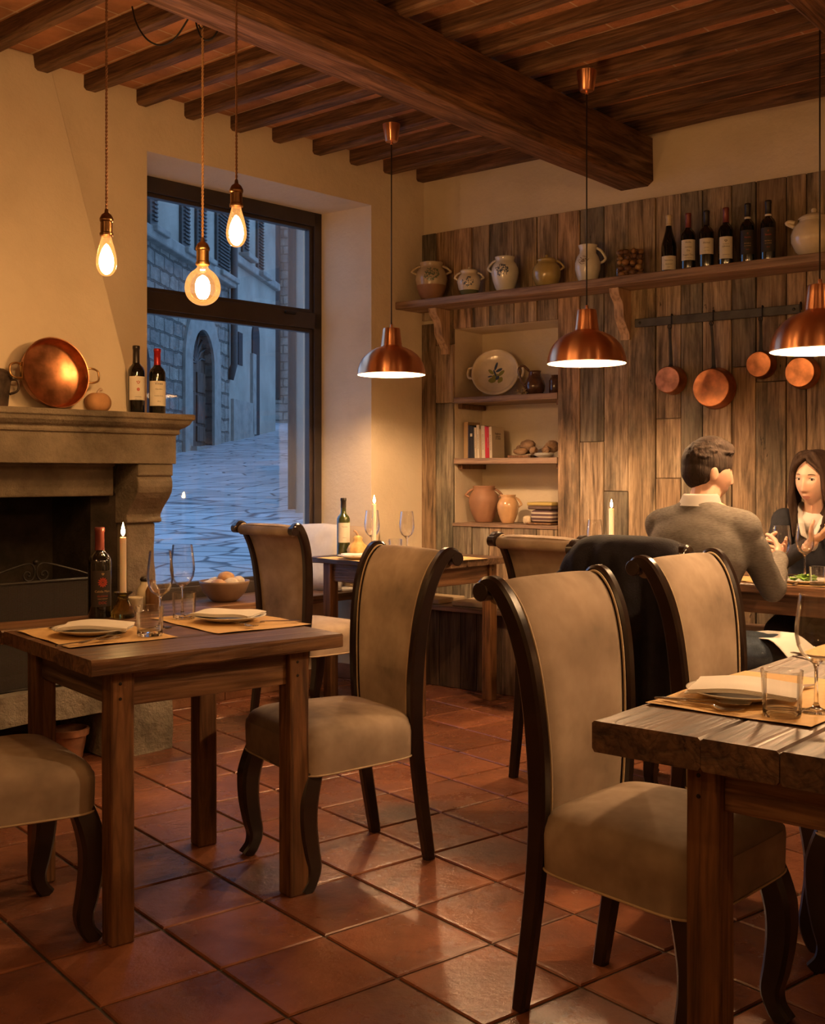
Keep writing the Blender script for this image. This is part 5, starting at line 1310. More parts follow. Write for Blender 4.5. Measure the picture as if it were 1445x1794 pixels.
# painted dish leaning on the niche's back
pc = nn(868, -.17, 0); t = thing('serving_dish', 'round cream dish painted with green and blue fruit, standing on the upper niche shelf', 'plate', nn(868, -.15, NS[0])); t.rotation_euler = (0, 0, aW+.38)
r_ = .148; tilt = R(14)
Mx = T(0, 0, r_+.002) @ Matrix.Rotation(-tilt, 4, 'X') @ Matrix.Rotation(PI/2, 4, 'X')
mb = MB(Mx); mb.lathe([(0, -.004), (r_*.7, -.004), (r_*.96, .020), (r_, .024), (r_, .030), (r_*.96, .031), (r_*.88, .022), (r_*.80, .008), (r_*.76, .004), (0, .003)], 64); mb.build('dish', cream, t, smooth=True)
for s in (-1, 1):
    mb = MB(Mx); mb.tube(catmull([(s*r_*.97, -.035, .018), (s*(r_+.018), -.028, .018), (s*(r_+.026), 0, .018), (s*(r_+.018), .028, .018), (s*r_*.97, .035, .018)], 5), .008, 8)
    mb.build('handle', cream, t, smooth=True)
for ink, items in ((olivep, [(0, -.02, .3, .05, .03), (.035, 0, .8, .05, .022), (-.03, .01, 2.4, .045, .02), (.03, -.045, 1.2, .045, .03), (-.02, -.045, .2, .05, .036)]), (blue, [(0, .045, 1.3, .055, .016), (.02, .02, .5, .045, .018), (-.005, 0, 2, .05, .012), (-.035, -.02, .2, .03, .01), (.012, -.03, .9, .03, .02)])):
    mb = MB(Mx)
    for u, v, a, ln, wd in items:
        vs = []
        for q in range(12):
            b_ = 2*PI*q/12; x = math.cos(b_)*ln/2; y = math.sin(b_)*wd/2; vs.append((u+x*math.cos(a)-y*math.sin(a), v+x*math.sin(a)+y*math.cos(a), .0036+(0 if ink is olivep else .0004)))
        mb.add(vs, [tuple(range(12))])
    mb.build('painted_fruit', ink, t)
brownglaze = simple('brown_lustre_glaze', (.10, .045, .022), .15, coat=.6, var=.4, vscale=25)
p = nn(936, -.13, NS[0]); pr = [(0, 0), (.040, 0), (.044, .004), (.060, .03), (.064, .06), (.056, .09), (.040, .118), (.036, .135), (.040, .148), (.036, .148), (.032, .13), (0, .11)]
jar('brown_jug', 'shiny dark brown jug with a tall handle on the upper niche shelf', 'jug', p, face_cam(p)+.2, pr, (brownglaze,), handles=[(catmull([(-.058, 0, .05), (-.085, 0, .10), (-.098, 0, .155), (-.07, 0, .178), (-.035, 0, .15)], 6), .0075, -1)])
p = nn(972, -.15, NS[0]); pr = [(0, 0), (.034, 0), (.037, .004), (.037, .085), (.030, .10), (.022, .108), (.024, .118), (0, .118)]
jar('dark_glazed_bottle', 'dark brown glazed jar at the right end of the upper niche shelf', 'jar', p, 0, pr, (brownglaze,))
mb = MB(); rn = random.Random(4)
for k in range(14): a = rn.uniform(0, PI*2); mb.tube(catmull([(0, 0, .008), (.02*math.cos(a), .02*math.sin(a), .02), (.045*math.cos(a), .03*math.sin(a), rn.uniform(.01, .04))], 3), .0035, 5)
o = mb.build('dried_sprig', simple('dried_plant', (.35, .25, .14), .8), None, smooth=True); o.location = nn(914, -.08, NS[0]+.003); tag(o, 'small dried sprig lying beside the brown jug in the niche', 'dried plant')
# books
bk = [((.40, .26, .13), .030, .225, 'thick tan book, leftmost in the niche row'), ((.02, .02, .035), .012, .205, 'thin black book right of the tan one'), ((.02, .018, .02), .020, .200, 'black book with a white square on its spine'), ((.03, .03, .03), .012, .195, 'narrow black book before the pale ones'),
      ((.62, .52, .36), .016, .190, 'short cream book beside the black ones'), ((.66, .58, .42), .020, .205, 'tall cream book in the middle of the row'), ((.45, .30, .15), .011, .180, 'slim tan book in the middle of the row'), ((.64, .56, .42), .026, .200, 'thick cream book left of the red ones'),
      ((.55, .02, .04), .014, .195, 'left one of two red books'), ((.50, .02, .035), .013, .190, 'right one of two red books'), ((.60, .50, .34), .020, .192, 'cream book with printed front cover, rightmost in the row')]
s = bx_at(812, -.06); pages = simple('book_pages', (.6, .52, .38), .8)
for k, (c, w, h, lb) in enumerate(bk):
    t = thing('book', lb+(' of the niche' if 'niche' not in lb else ''), 'book', nb(s+w/2, -.06, NS[1]), aW, 'books in the niche'); d = .135 if k < 10 else .14
    tilt = Matrix.Rotation(R(-1.5 if k > 3 else 0), 4, 'Y')
    mt = simple('book_cover_%d' % k, c, .5); 
    mb = MB(tilt); mb.box((0, .0015, h/2), (w-.001, .003, h)); mb.box((-w/2+.001, d/2, h/2), (.0015, d, h)); mb.box((w/2-.001, d/2, h/2), (.0015, d, h)); mb.build('cover', mt, t, bevel=.0006)
    mb = MB(tilt); mb.box((0, d/2, h/2), (w-.004, d-.008, h-.006)); mb.build('pages', pages, t)
    if k in (2, 4, 5, 7, 9, 10):
        mb = MB(tilt)
        if k == 2: mb.box((0, -.0006, h*.72), (w*.8, .001, w*.9))
        else: text_geo('RICETTE TOSCANE'[:9+k], min(w*.55, .011), T(0, -.0009, h*.5) @ Matrix.Rotation(-PI/2, 4, 'Y'), mb)
        mb.build('spine_print', M_['label'] if k in (2, 9) else M_['ink'], t)
    if k == 10:
        mb = MB(tilt)
        for z, tx in ((.15, 'Ragliatan'), (.135, 'toscani'), (.12, 'STORIE')): text_geo(tx, .018, T(w/2+.0002, d/2, z) @ Matrix.Rotation(PI/2, 4, 'Z'), mb, bold=True)
        mb.build('cover_title', M_['ink'], t)
    s += w+.0015
# gourds or knobbly roots beside the books
root = layered('knobbly_root', [(.3, (.16, .085, .04)), (.5, (.32, .19, .10)), (.7, (.44, .29, .17))], 14, .85, .9, 60, dist=.006)
def lump(name, lb, cat, p, r, rz=0, mat=root, seed=0, group=None, amp=.18, fr=16, par=None):
    mb = MB(); mb.ball((0, 0, 0), 1, seg=26, ring=18); o_v = []
    for v in mb.v:
        n_ = 1+amp*noise.noise(v*1.6+Vector((seed*7.3, 0, 0)))+amp*.4*noise.noise(v*4+Vector((seed*3, 2, 0))); o_v.append(Vector((v.x*r[0]*n_, v.y*r[1]*n_, v.z*r[2]*n_)))
    mb.v = o_v; zm = min(v.z for v in o_v)
    mb.v = [v-Vector((0, 0, zm)) for v in o_v]
    o = mb.build(name, mat, par, smooth=True); o.location = p; o.rotation_euler = (0, 0, rz)
    return tag(o, lb, cat, group) if not par else o
def np_(u, off, dz): return nn(u, off, NS[1]+dz)
for i, (u, off, dz, r, rz, lb) in enumerate(((912, -.09, .018, (.050, .024, .02), .1, 'long knobbly root lying left'), (924, -.13, .055, (.060, .035, .032), -.4, 'largest knobbly root, on top of the pile'), (934, -.06, .018, (.052, .024, .024), -.9, 'knobbly root lying in front'), (918, -.16, .02, (.05, .03, .03), .6, 'knobbly root behind the others'), (956, -.08, .024, (.045, .02, .022), -.6, 'knobbly root on the small plates'), (966, -.13, .030, (.045, .028, .035), .8, 'dark knobbly root leaning at the back'))):
    lump('root_vegetable', lb+' on the lower niche shelf', 'vegetable', np_(u, off, dz if i != 1 else .042), r, aW+rz, seed=i, group='knobbly roots on the niche shelf')
mb = MB(); mb.box((0, 0, .008), (.16, .13, .015)); o = mb.build('wooden_board', M_['tableleg'], None, bevel=.003); o.location = np_(918, -.11, 0); o.rotation_euler = (0, 0, aW); tag(o, 'small dark board under the knobbly roots', 'board')
sd = plate('stack of small white plates under the roots at the right end of the lower niche shelf', np_(952, -.09, 0), 0, .062, group=None)
dup(sd, np_(952, -.09, .008), label='upper small white plate of the pair beneath the roots in the niche')
sd['label'] = 'lower small white plate of the pair beneath the roots in the niche'
terr = simple('terracotta_jar', (.30, .15, .08), .6, var=.2, vscale=9, bump=.2, bscale=40); peach = simple('peach_glaze', (.55, .33, .16), .2, coat=.5, var=.15, vscale=12)
p = nn(847, -.13, NZ0); jar('terracotta_jar', 'brown terracotta jar with two handles at the bottom of the niche', 'jar', p, face_cam(p), scale_prof(JAR, .094, .225), (terr,), handles=[(handle((.085, .066), .15, .205, .026, side=s_), .0075, s_) for s_ in (-1, 1)])
p = nn(889, -.09, NZ0); jar('glazed_jug', 'smaller peach glazed jug beside the terracotta jar in the niche', 'jug', p, face_cam(p), scale_prof(JAR, .066, .172), (peach,), handles=[(handle((.058, .046), .095, .155, .024, side=1), .006, 1)])
# folded cloths and a box
def striped():
    m, nt, N, L, b = NM('striped_cloth'); tc = N.new('ShaderNodeTexCoord'); w = N.new('ShaderNodeTexWave'); w.bands_direction = 'Z'; w.inputs['Scale'].default_value = 14
    L.new(tc.outputs['Object'], w.inputs[0]); r = ramp(N, [(0, (.09, .045, .05)), (.6, (.16, .10, .09)), (.85, (.5, .42, .32))]); L.new(w.outputs[0], r.inputs[0]); L.new(r.outputs[0], b.inputs['Base Color']); b.inputs['Roughness'].default_value = .9; return m
def softbox(name, lb, cat, p, size, mat, rz, sub=2, group=None):
    mb = MB(); mb.box((0, 0, size[2]/2), size); o = mb.build(name, mat, None, smooth=True, bevel=min(size)*.35, bseg=4); o.location = p; o.rotation_euler = (0, 0, rz); return tag(o, lb, cat, group)
softbox('folded_cloth', 'rolled striped dark cloth at the bottom right of the niche', 'cloth', nn(958, -.10, NZ0+.012), (.15, .16, .075), striped(), aW)
softbox('folded_cloth', 'dark folded cloth lying on the striped roll', 'cloth', nn(956, -.10, NZ0+.088), (.16, .16, .022), simple('brown_cloth', (.10, .06, .045), .9), aW)
softbox('folded_cloth', 'mustard cloth folded on top of the striped roll', 'cloth', nn(954, -.10, NZ0+.111), (.165, .15, .02), simple('mustard_cloth', (.45, .33, .10), .9), aW+.06)
softbox('flat_board', 'thin dark tray under the striped cloth roll', 'tray', nn(956, -.10, NZ0), (.17, .18, .011), M_['tableleg'], aW)
softbox('small_box', 'small cream box at the foot of the striped cloth', 'box', nn(925, -.06, NZ0), (.055, .06, .05), simple('cream_card', (.55, .43, .28), .7), aW)

# ================================================================ MANTEL
ML_rz = math.atan2(-uL.y, -uL.x)
def mp(u, p, z=MZ):
    r = (u-CX)/F; o = WL+nL*p; s = (o.x-r*o.y)/(uL.x-r*uL.y); return lw(s, p, z)
p = mp(238, .43); bottle('left one of the two mantel bottles, black capsule and red crest label', p, face_cam(p)+.25, cap='capblack', text=(('CHATEAU', .007, .075, 'ink'), ('gran riserva', .006, .066, 'ink')), lz=(.062, .165), emblem=(('inkred', .140, .011, 'crest'), ('inkred', .108, .009, 'flower')), h=.31, group='wine bottles on the mantel')
p = mp(275, .46); bottle('wine bottle with bright red capsule on the mantel\'s right end', p, face_cam(p)+.2, cap='capred', text=(('Vinea', .017, .140, 'ink'), ('Chardino', .009, .115, 'ink'), ('Castello Rosso', .007, .085, 'ink'), ('2012', .007, .06, 'ink')), lz=(.040, .152), la=1.25, h=.302, group='wine bottles on the mantel')
t = thing('copper_pan', 'wide two handled copper pan leaning upright on the mantel', 'pan', mp(86, .42)); t.rotation_euler = (0, 0, math.atan2(-uL.y, -uL.x)+PI+.02)
r_ = .150; tl = R(9)
Mx = T(0, .0, r_) @ Matrix.Rotation(-tl, 4, 'X') @ Matrix.Rotation(PI/2, 4, 'X')
mb = MB(Mx); mb.lathe([(r_, .058), (r_+.003, .060), (r_+.002, .063), (r_-.002, .062), (r_*.93, .012), (r_*.88, 0), (0, 0), ], 64); mb.lathe([(r_-.002, .060), (r_*.92, .012), (r_*.86, .003), (0, .003)], 64); mb.build('pan_body', M_['agedc'], t, smooth=True, auto=R(50))
for s_ in (-1, 1):
    mb = MB(Mx); mb.tube(catmull([(s_*(r_-.002), -.028, .042), (s_*(r_+.022), -.032, .050), (s_*(r_+.050), -.022, .052), (s_*(r_+.055), 0, .052), (s_*(r_+.050), .022, .052), (s_*(r_+.022), .032, .050), (s_*(r_-.002), .028, .042)], 5), .0045, 8)
    mb.box((s_*(r_-.002), 0, .042), (.006, .075, .02)); mb.build('handle', M_['brass'], t, smooth=True)
t = thing('ceramic_pumpkin', 'small orange ceramic pumpkin with white stalk on the mantel', 'ornament', mp(171, .43))
pmat = simple('matt_pumpkin_clay', (.50, .26, .11), .8, var=.1); mb = MB(); n = 40; rg = []
for k in range(17):
    a = PI*k/16; z = .045-.045*math.cos(a); rr_ = .058*math.sin(a)**.75; rg.append([(rr_*(1-.06*abs(math.cos(2.5*(2*PI*q/n)))**8)*math.cos(2*PI*q/n), rr_*(1-.06*abs(math.cos(2.5*(2*PI*q/n)))**8)*math.sin(2*PI*q/n), z-(.012*math.exp(-(rr_/.015)**2) if k > 8 else 0)) for q in range(n)])
mb.rings(rg); mb.build('body', pmat, t, smooth=True)
mb = MB(); mb.tube(catmull([(0, 0, .078), (.002, 0, .095), (.012, 0, .104), (.018, 0, .098)], 5), [.008]*5+[.006]*10+[.005]*1, 8); mb.build('stalk', simple('stalk_cream', (.6, .45, .32), .6), t, smooth=True)
t = thing('iron_lantern', 'dark rusty iron vessel cut by the left edge of the mantel', 'vessel', mp(-12, .40)); rust = simple('rusty_iron', (.07, .045, .03), .75, metal=.3, var=.6, vscale=25, bump=.4)
mb = MB(); mb.lathe([(0, 0), (.055, 0), (.058, .004), (.070, .11), (.078, .135), (.070, .150), (.04, .165), (0, .17)], 10); mb.build('vessel_body', rust, t, smooth=False)
mb = MB(); mb.tube(catmull([(.07, 0, .12), (.10, 0, .115), (.10, 0, .075), (.066, 0, .06)], 5), .005, 6); mb.build('handle', rust, t, smooth=True)

# ================================================================ WINDOW SILL: bread bowl, cushions
p = W0-uL*.985-nL*.13; p.z = SILL; t = thing('bread_bowl', 'wooden bowl on the window sill heaped with bread rolls', 'bowl', p)
mb = MB(); mb.lathe([(0, 0), (.06, 0), (.075, .008), (.115, .05), (.135, .10), (.137, .112), (.132, .112), (.125, .095), (.10, .045), (.06, .015), (0, .012)], 48); mb.build('bowl', simple('turned_bowl_wood', (.22, .13, .07), .5, var=.2, vscale=8), t, smooth=True)
crust = layered('bread_crust', [(.3, (.36, .17, .07)), (.5, (.56, .33, .16)), (.7, (.68, .50, .32))], 9, .7, .5, 40, dist=.004)
crust2 = layered('floury_crust', [(.3, (.45, .34, .22)), (.6, (.70, .62, .50))], 9, .8, .4, 40, dist=.004)
for i, (dx, dy, dz, r, rz) in enumerate(((-.075, -.03, .06, (.045, .035, .03), .3), (-.02, -.06, .065, (.05, .035, .032), -.4), (.04, -.03, .07, (.045, .035, .032), .6), (.0, .03, .08, (.05, .04, .035), .1), (.07, .03, .075, (.04, .035, .032), 1.2), (-.06, .04, .07, (.045, .035, .03), .8), (.01, -.01, .11, (.045, .035, .028), .2))):
    lump('bread_roll', ['pale roll at the left of the bread bowl', 'brown roll at the front of the bread bowl', 'pale roll at the middle front of the bread bowl', 'golden roll deep in the bread bowl', 'floury roll at the right of the bread bowl', 'golden roll at the back left of the bread bowl', 'roll topping the heap in the bread bowl'][i], 'bread', (p.x+dx, p.y+dy, SILL+dz-.004), r, rz, mat=crust if i in (1, 3, 6) else crust2, seed=i+3, group='bread rolls in the bowl', amp=.08)
def cushion(lb, p, s, th, rz, lean, mat, roll=0):
    t = thing('cushion', lb, 'cushion', p, rz, 'cushions on the window seat'); mb = MB(); n = 24; vs = []; fs = []
    for side in (1, -1):
        b_ = len(vs)
        for i in range(n+1):
            for j in range(n+1):
                u = i/n*2-1; v = j/n*2-1; pinch = 1-.07*(u*u)*(1-abs(v))-.0
                x = u*s/2*(1-.06*(1-v*v)*0-.05*v*v*abs(u)); z = v*s/2*(1-.05*u*u); h = th/2*max(0, (1-u**4)*(1-v**4))**.5+.002
                h *= 1+.12*noise.noise(Vector((u*2.5, v*2.5, side*3+p[0])))
                vs.append((x, -side*h, z))
        for i in range(n):
            for j in range(n): q = b_+i*(n+1)+j; fs.append((q, q+n+1, q+n+2, q+1))
    M = Matrix.Rotation(-lean, 4, 'X') @ T(0, 0, s/2) @ Matrix.Rotation(roll, 4, 'Y'); mb.add(vs, fs, M); mb.build('cover', mat, t, smooth=True)
    mb = MB(M); loop = [(-s/2*.95, 0, -s/2*.95), (0, 0, -s/2), (s/2*.95, 0, -s/2*.95), (s/2, 0, 0), (s/2*.95, 0, s/2*.95), (0, 0, s/2), (-s/2*.95, 0, s/2*.95), (-s/2, 0, 0), (-s/2*.95, 0, -s/2*.95)]
    mb.tube(loop, .003, 6); mb.build('seam', mat, t, smooth=True); return t
linen = simple('white_linen', (.66, .62, .56), .9, bump=.3, bscale=300, var=.05); beige = simple('beige_linen', (.50, .38, .24), .9, bump=.3, bscale=300)
q = W0-uB*.215-uL*.235; cushion('white cushion leaning at the right end of the window sill', (q.x, q.y, SILL), .40, .13, math.atan2(uB.y, uB.x)+.05, R(12), linen)
q = W0-uB*.12-uL*.085; cushion('beige cushion leaning beside the white one behind the wine bottle', (q.x+.02, q.y, SILL), .38, .12, math.atan2(uB.y, uB.x)-.1, R(10), beige, .06)
softbox('folded_cloth', 'folded pale cloth lying on the sill under the corner table', 'cloth', (W0-uL*.12-nL*.06)+Vector((0, 0, SILL)), (.16, .10, .018), linen, .6)
softbox('seat_pad', 'flat beige seat pad on the wall bench behind the corner table', 'cushion', CO+uB*.62+nB*.2+Vector((0, 0, .48)), (.34, .28, .03), beige, aW)
softbox('seat_pad', 'flat beige seat pad at the corner end of the wall bench', 'cushion', CO+uB*.21+nB*.2+Vector((0, 0, .48)), (.30, .28, .03), beige, aW)

# ================================================================ TABLE SETTINGS
def on(u, v, z): return fl(u, v, z)
TZ = .7715
# --- farmhouse table
ma = TA1+PI/2
m1 = Vector((-.938, 3.300, TZ)); m2 = Vector((-.590, 3.585, TZ))
placemat('kraft paper placemat at the near left corner of the farmhouse table', m1, ma, .42, .325); placemat('kraft paper placemat at the far right side of the farmhouse table', m2, ma, .46, .33)
q = m1+Vector((-.01, .0, .003)); plate('white plate at the near left of the farmhouse table', q, 0, .118); napkin('white napkin folded on the near left plate of the farmhouse table', q+Vector((.005, 0, .023)), R(4), .20, .14, 4, seed=2)
q = m2+Vector((.0, .005, .003)); plate('white plate at the far right of the farmhouse table', q, 0, .118); napkin('white napkin folded on the far right plate of the farmhouse table', q+Vector((-.01, 0, .023)), R(-16), .20, .145, 4, seed=5)
a = TA1; e_ = Vector((math.cos(a), math.sin(a), 0)); g_ = Vector((-math.sin(a), math.cos(a), 0))
def seg_put(kind, lb, p0, p1, L_=.20, grp='cutlery on the farmhouse table', dz=0):
    c = (p0+p1)/2; c.z = p0.z+dz; d = p1-p0; return cutlery(kind, lb, c, math.atan2(d.y, d.x), L_, grp)
seg_put('fork', 'fork beside the spoon on the near left placemat', on(119, 1131, TZ+.003), on(185, 1123, TZ+.003), .19)
seg_put('spoon', 'spoon pointing to the tumbler on the near left placemat', on(124, 1134, TZ+.003), on(228, 1110, TZ+.003), .20, dz=.002)
seg_put('table_knife' if False else 'knife', 'knife half under the near left plate, its loop of handle showing', on(60, 1108, TZ+.003), on(184, 1084, TZ+.003), .21)
seg_put('fork', 'fork lying before the far right plate of the farmhouse table', on(404, 1092, TZ+.003), on(440, 1100, TZ+.003), .18)
seg_put('knife', 'knife lying before the far right plate of the farmhouse table', on(516, 1090, TZ+.003), on(430, 1095, TZ+.003), .20, dz=.001)
seg_put('spoon', 'spoon to the left of the far right plate of the farmhouse table', on(325, 1079, TZ+.003), on(372, 1076, TZ+.003), .18)
p = on(174, 1082, .77); bottle('dark red wine bottle with black label and red flower emblem on the farmhouse table', p, face_cam(p)+.28, cap='capmaroon', lab='blacklabel', lz=(.040, .158), la=1.0, capz=.225, text=(('Calidia Mare', .0105, .090, 'inkgold'), ('SELEZIONE', .0075, .074, 'inkred'), ('rosso toscano', .006, .066, 'inkgold'), ('DOC', .012, .052, 'inkred')), emblem=(('inkred', .120, .019, 'flower'), ('inkgold', .148, .006, 'crest')), h=.30)
p = on(215, 1082, .77); candle('lit white candle in an olive glass holder on the farmhouse table', p, .07, .195, style='glass')
p = on(280, 1100, .77); wineglass('left and nearer one of the two wine glasses on the farmhouse table', p, 1.02)
p = on(319, 1079, .77); wineglass('right one of the two wine glasses on the farmhouse table', p, 1.02)
p = on(262, 1113, .7735); tumbler('tumbler at the corner of the near left placemat of the farmhouse table', p, .086, .041)
p = on(322, 1083, .7735); tumbler('tumbler in front of the right wine glass of the farmhouse table', p, .084, .040)
potm = simple('cream_pot', (.66, .56, .42), .35, coat=.3)
p = on(237, 1072, .77); jar('salt_pot', 'small cream pot behind the olive candle holder', 'pot', p, 0, [(0, 0), (.022, 0), (.025, .003), (.0255, .045), (.0265, .052), (.023, .052), (.022, .01), (0, .008)], (potm,))
p = on(253, 1068, .77); jar('cream_flask', 'taller cream oil flask with black stopper behind the candle holder', 'bottle', p, 0, [(0, 0), (.026, 0), (.029, .004), (.029, .05), (.024, .075), (.014, .09), (.013, .10), (0, .10)], (potm,))
p2_ = Vector((p.x, p.y, .7705)); o = MB().lathe([(0, .1005), (.015, .1005), (.017, .108), (.012, .116), (0, .118)], 16).build('stopper', M_['capblack'], None, smooth=True); o.location = (0, 0, 0); 
par_ = [ob for ob in C.objects if ob.name.startswith('cream_flask')][0]; o.parent = par_
p = on(267, 1070, .77); jar('amber_bottle', 'small amber brown bottle behind the left wine glass', 'bottle', p, 0, [(0, 0), (.022, 0), (.025, .003), (.025, .07), (.018, .085), (.011, .094), (.011, .108), (0, .108)], (simple('amber_brown', (.16, .075, .03), .15, coat=.5),))
# --- foreground table
mR = Vector((.775, 2.385, TZ)); mb_ang = math.atan2(.765, .644)
placemat('kraft paper placemat at the near corner of the thick foreground table', mR, mb_ang, .50, .345)
mR2 = mR+Vector((.644, .765, 0))*.80; placemat('kraft paper placemat farther along the thick foreground table', mR2, mb_ang, .46, .345)
q = on(1296, 1222, .775)+Vector((0, .0, 0)); plate('white plate on the near placemat of the thick foreground table', q, 0, .112); napkin('white napkin folded on the plate of the thick foreground table', q+Vector((.005, -.005, .023)), R(-24), .215, .155, 4, seed=8)
q = mR2+Vector((.02, .02, .003)); plate('white plate on the farther placemat of the thick foreground table', q, 0, .112); napkin('white napkin folded on the farther plate of the thick foreground table', q+Vector((0, 0, .023)), R(10), .20, .12, seed=9)
g2 = 'cutlery on the thick foreground table'
seg_put('fork', 'fork under the spoon on the thick foreground table', on(1160, 1225, TZ+.003), on(1302, 1252, TZ+.003), .185, g2)
seg_put('spoon', 'large spoon crossing the fork on the thick foreground table', on(1150, 1228, TZ+.003), on(1312, 1243, TZ+.003), .195, g2, .004)
seg_put('knife', 'knife half under the plate of the thick foreground table', on(1340, 1222, TZ+.003), on(1425, 1203, TZ+.003), .20, g2)
seg_put('knife', 'knife on the farther placemat of the thick foreground table', on(1400, 1148, TZ+.003), on(1462, 1163, TZ+.003), .20, g2)
p = on(1369, 1254, .7735); tumbler('tumbler standing before the plate on the thick foreground table', p, .090, .0405)
p = on(1429, 1246, .7735); wineglass('large wine glass near the right edge on the thick foreground table', p, 1.0)
# --- corner table
Z3 = .79
q = Vector((-.27, 5.98, Z3+.001)); placemat('kraft placemat at the left side of the corner table', q, TA3+PI/2, .40, .30); plate('white plate at the left side of the corner table', q+Vector((-.02, -.02, .003)), 0, .112); napkin('white napkin on the left plate of the corner table', q+Vector((-.02, -.02, .025)), .3, .17, .10, seed=11)
q = Vector((.16, 6.02, Z3+.001)); placemat('kraft placemat at the right side of the corner table', q, TA3+PI/2, .40, .30); plate('white plate at the right side of the corner table', q+Vector((-.05, 0, .003)), 0, .112); napkin('white napkin on the right plate of the corner table', q+Vector((-.05, 0, .025)), -.3, .17, .11, seed=12)
def d3(u, y, z=Z3): return Vector(((u-CX)/F*y, y, z))
p = d3(601, 6.12); bottle('green glass wine bottle with white label on the corner table', p, face_cam(p)+.2, cap='capblack', glass='greenbottle', text=(('Toscana', .010, .155, 'ink'), ('bianco', .008, .10, 'ink')), lz=(.075, .175), la=1.1, h=.325, capz=.25, rr=.036)
p = d3(655, 6.05); candle('lit white candle in a metal holder on the corner table', p, .06, .235, style='metal', rad=.011)
p = d3(651, 6.22); wineglass('wine glass behind the candle on the corner table', p, 1.08); p = d3(712, 6.2); wineglass('wine glass standing alone right of the candle on the corner table', p, 1.06)
p = d3(671, 6.18); tumbler('tumbler right of the candle on the corner table', p, .085, .04); p = d3(692, 6.35); tumbler('tumbler behind the chair back on the corner table', p, .085, .04)
t = thing('gourd', 'knobbly yellow gourd beside the green bottle on the corner table', 'gourd', d3(626, 6.05)); gm = layered('gourd_skin', [(.3, (.50, .26, .08)), (.7, (.72, .48, .18))], 20, .6, .6, 40, dist=.004)
mb = MB(); n = 30; rg = []
for r_, z in ((.0, 0), (.03, .002), (.05, .02), (.056, .045), (.045, .068), (.03, .082), (.022, .095), (.024, .108), (.015, .12), (.0, .124)):
    rg.append([((r_+.0008)*(1+.06*math.cos(8*2*PI*q/n))*math.cos(2*PI*q/n), (r_+.0008)*(1+.06*math.cos(8*2*PI*q/n))*math.sin(2*PI*q/n), z) for q in range(n)])
mb.rings(rg); mb.build('gourd_body', gm, t, smooth=True); mb = MB(); mb.tube(catmull([(0, 0, .12), (-.008, 0, .14), (-.022, 0, .15)], 4), .006, 7); mb.build('stalk', M_['bracket'], t, smooth=True)
lump('small_gourd', 'tiny yellow gourd at the foot of the larger gourd', 'gourd', d3(640, 5.95), (.022, .022, .02), 0, gm, seed=2, amp=.05)
# --- the couple's table
Z4 = .775
def t4p(a, b, z=Z4): v = t4n+a1_*a+a2_*b; return Vector((v.x, v.y, z))
def d4(u, y, z=Z4): return Vector(((u-CX)/F*y, y, z))
gA = TA4
q = t4p(-.74, .17, Z4+.001); placemat('kraft placemat at the left end of the couple\'s table', q, gA, .40, .28); plate('white plate at the left end of the couple\'s table', q+Vector((0, 0, .003)), 0, .108); napkin('white napkin on the left end plate of the couple\'s table', q+Vector((0, 0, .025)), gA+.2, .17, .11, seed=14)
wineglass('wine glass left of the candle on the couple\'s table', d4(1041, 5.55), 1.04)
candle('lit white candle in an amber votive on the couple\'s table', d4(1070.5, 5.70), .02, .275, style='votive', rad=.0135)
tumbler('amber tumbler left of the wine glass on the couple\'s table', d4(1027, 5.62), .08, .036, mat='amberglass'); tumbler('tumbler right of the candle on the couple\'s table', d4(1098, 5.5), .075, .036)
wineglass('wine glass in front of the man\'s hand and the woman', d4(1368, 4.93), 1.04)
salad = plate('white plate of green salad before the woman', d4(1412, 4.80), 0, .115); leafm = simple('salad_leaf', (.22, .38, .06), .5, var=.4, vscale=30)
rn = random.Random(9)
for k in range(26):
    a = rn.uniform(0, 2*PI); r_ = .065*math.sqrt(rn.random()); mb = MB(); sz = rn.uniform(.012, .024)
    rg = []
    for i in range(5):
        x = (i/4-.5)*2*sz; w = sz*.8*math.sqrt(max(.05, 1-(i/2-1)**2)); rg.append([(x, -w, .004*math.sin(i*2)), (x, 0, .006), (x, w, .004*math.cos(i*2)), (x, 0, .004)])
    M = T(r_*math.cos(a), r_*math.sin(a), .016+rn.uniform(0, .028)*(1-r_/.08)) @ Matrix.Rotation(rn.uniform(0, 6), 4, 'Z') @ Matrix.Rotation(rn.uniform(-.7, .7), 4, 'X'); mb.rings(rg, M=M); mb.build('salad_leaf', leafm, salad, smooth=True)
placemat('kraft placemat under the salad plate', d4(1410, 4.82, Z4+.001)-Vector((0, 0, .0008)), gA, .42, .28)
placemat('kraft placemat on the man\'s side of the couple\'s table', t4p(-.10, .15, Z4+.001), gA+.2, .36, .24)
seg_put('knife', 'dark knife lying on the placemat before the salad', on(1385, 1028, Z4+.004), on(1412, 1018, Z4+.004), .2, 'cutlery on the couple\'s table')
tumbler('tumbler beside the salad plate at the right edge', d4(1432, 4.70), .08, .036)
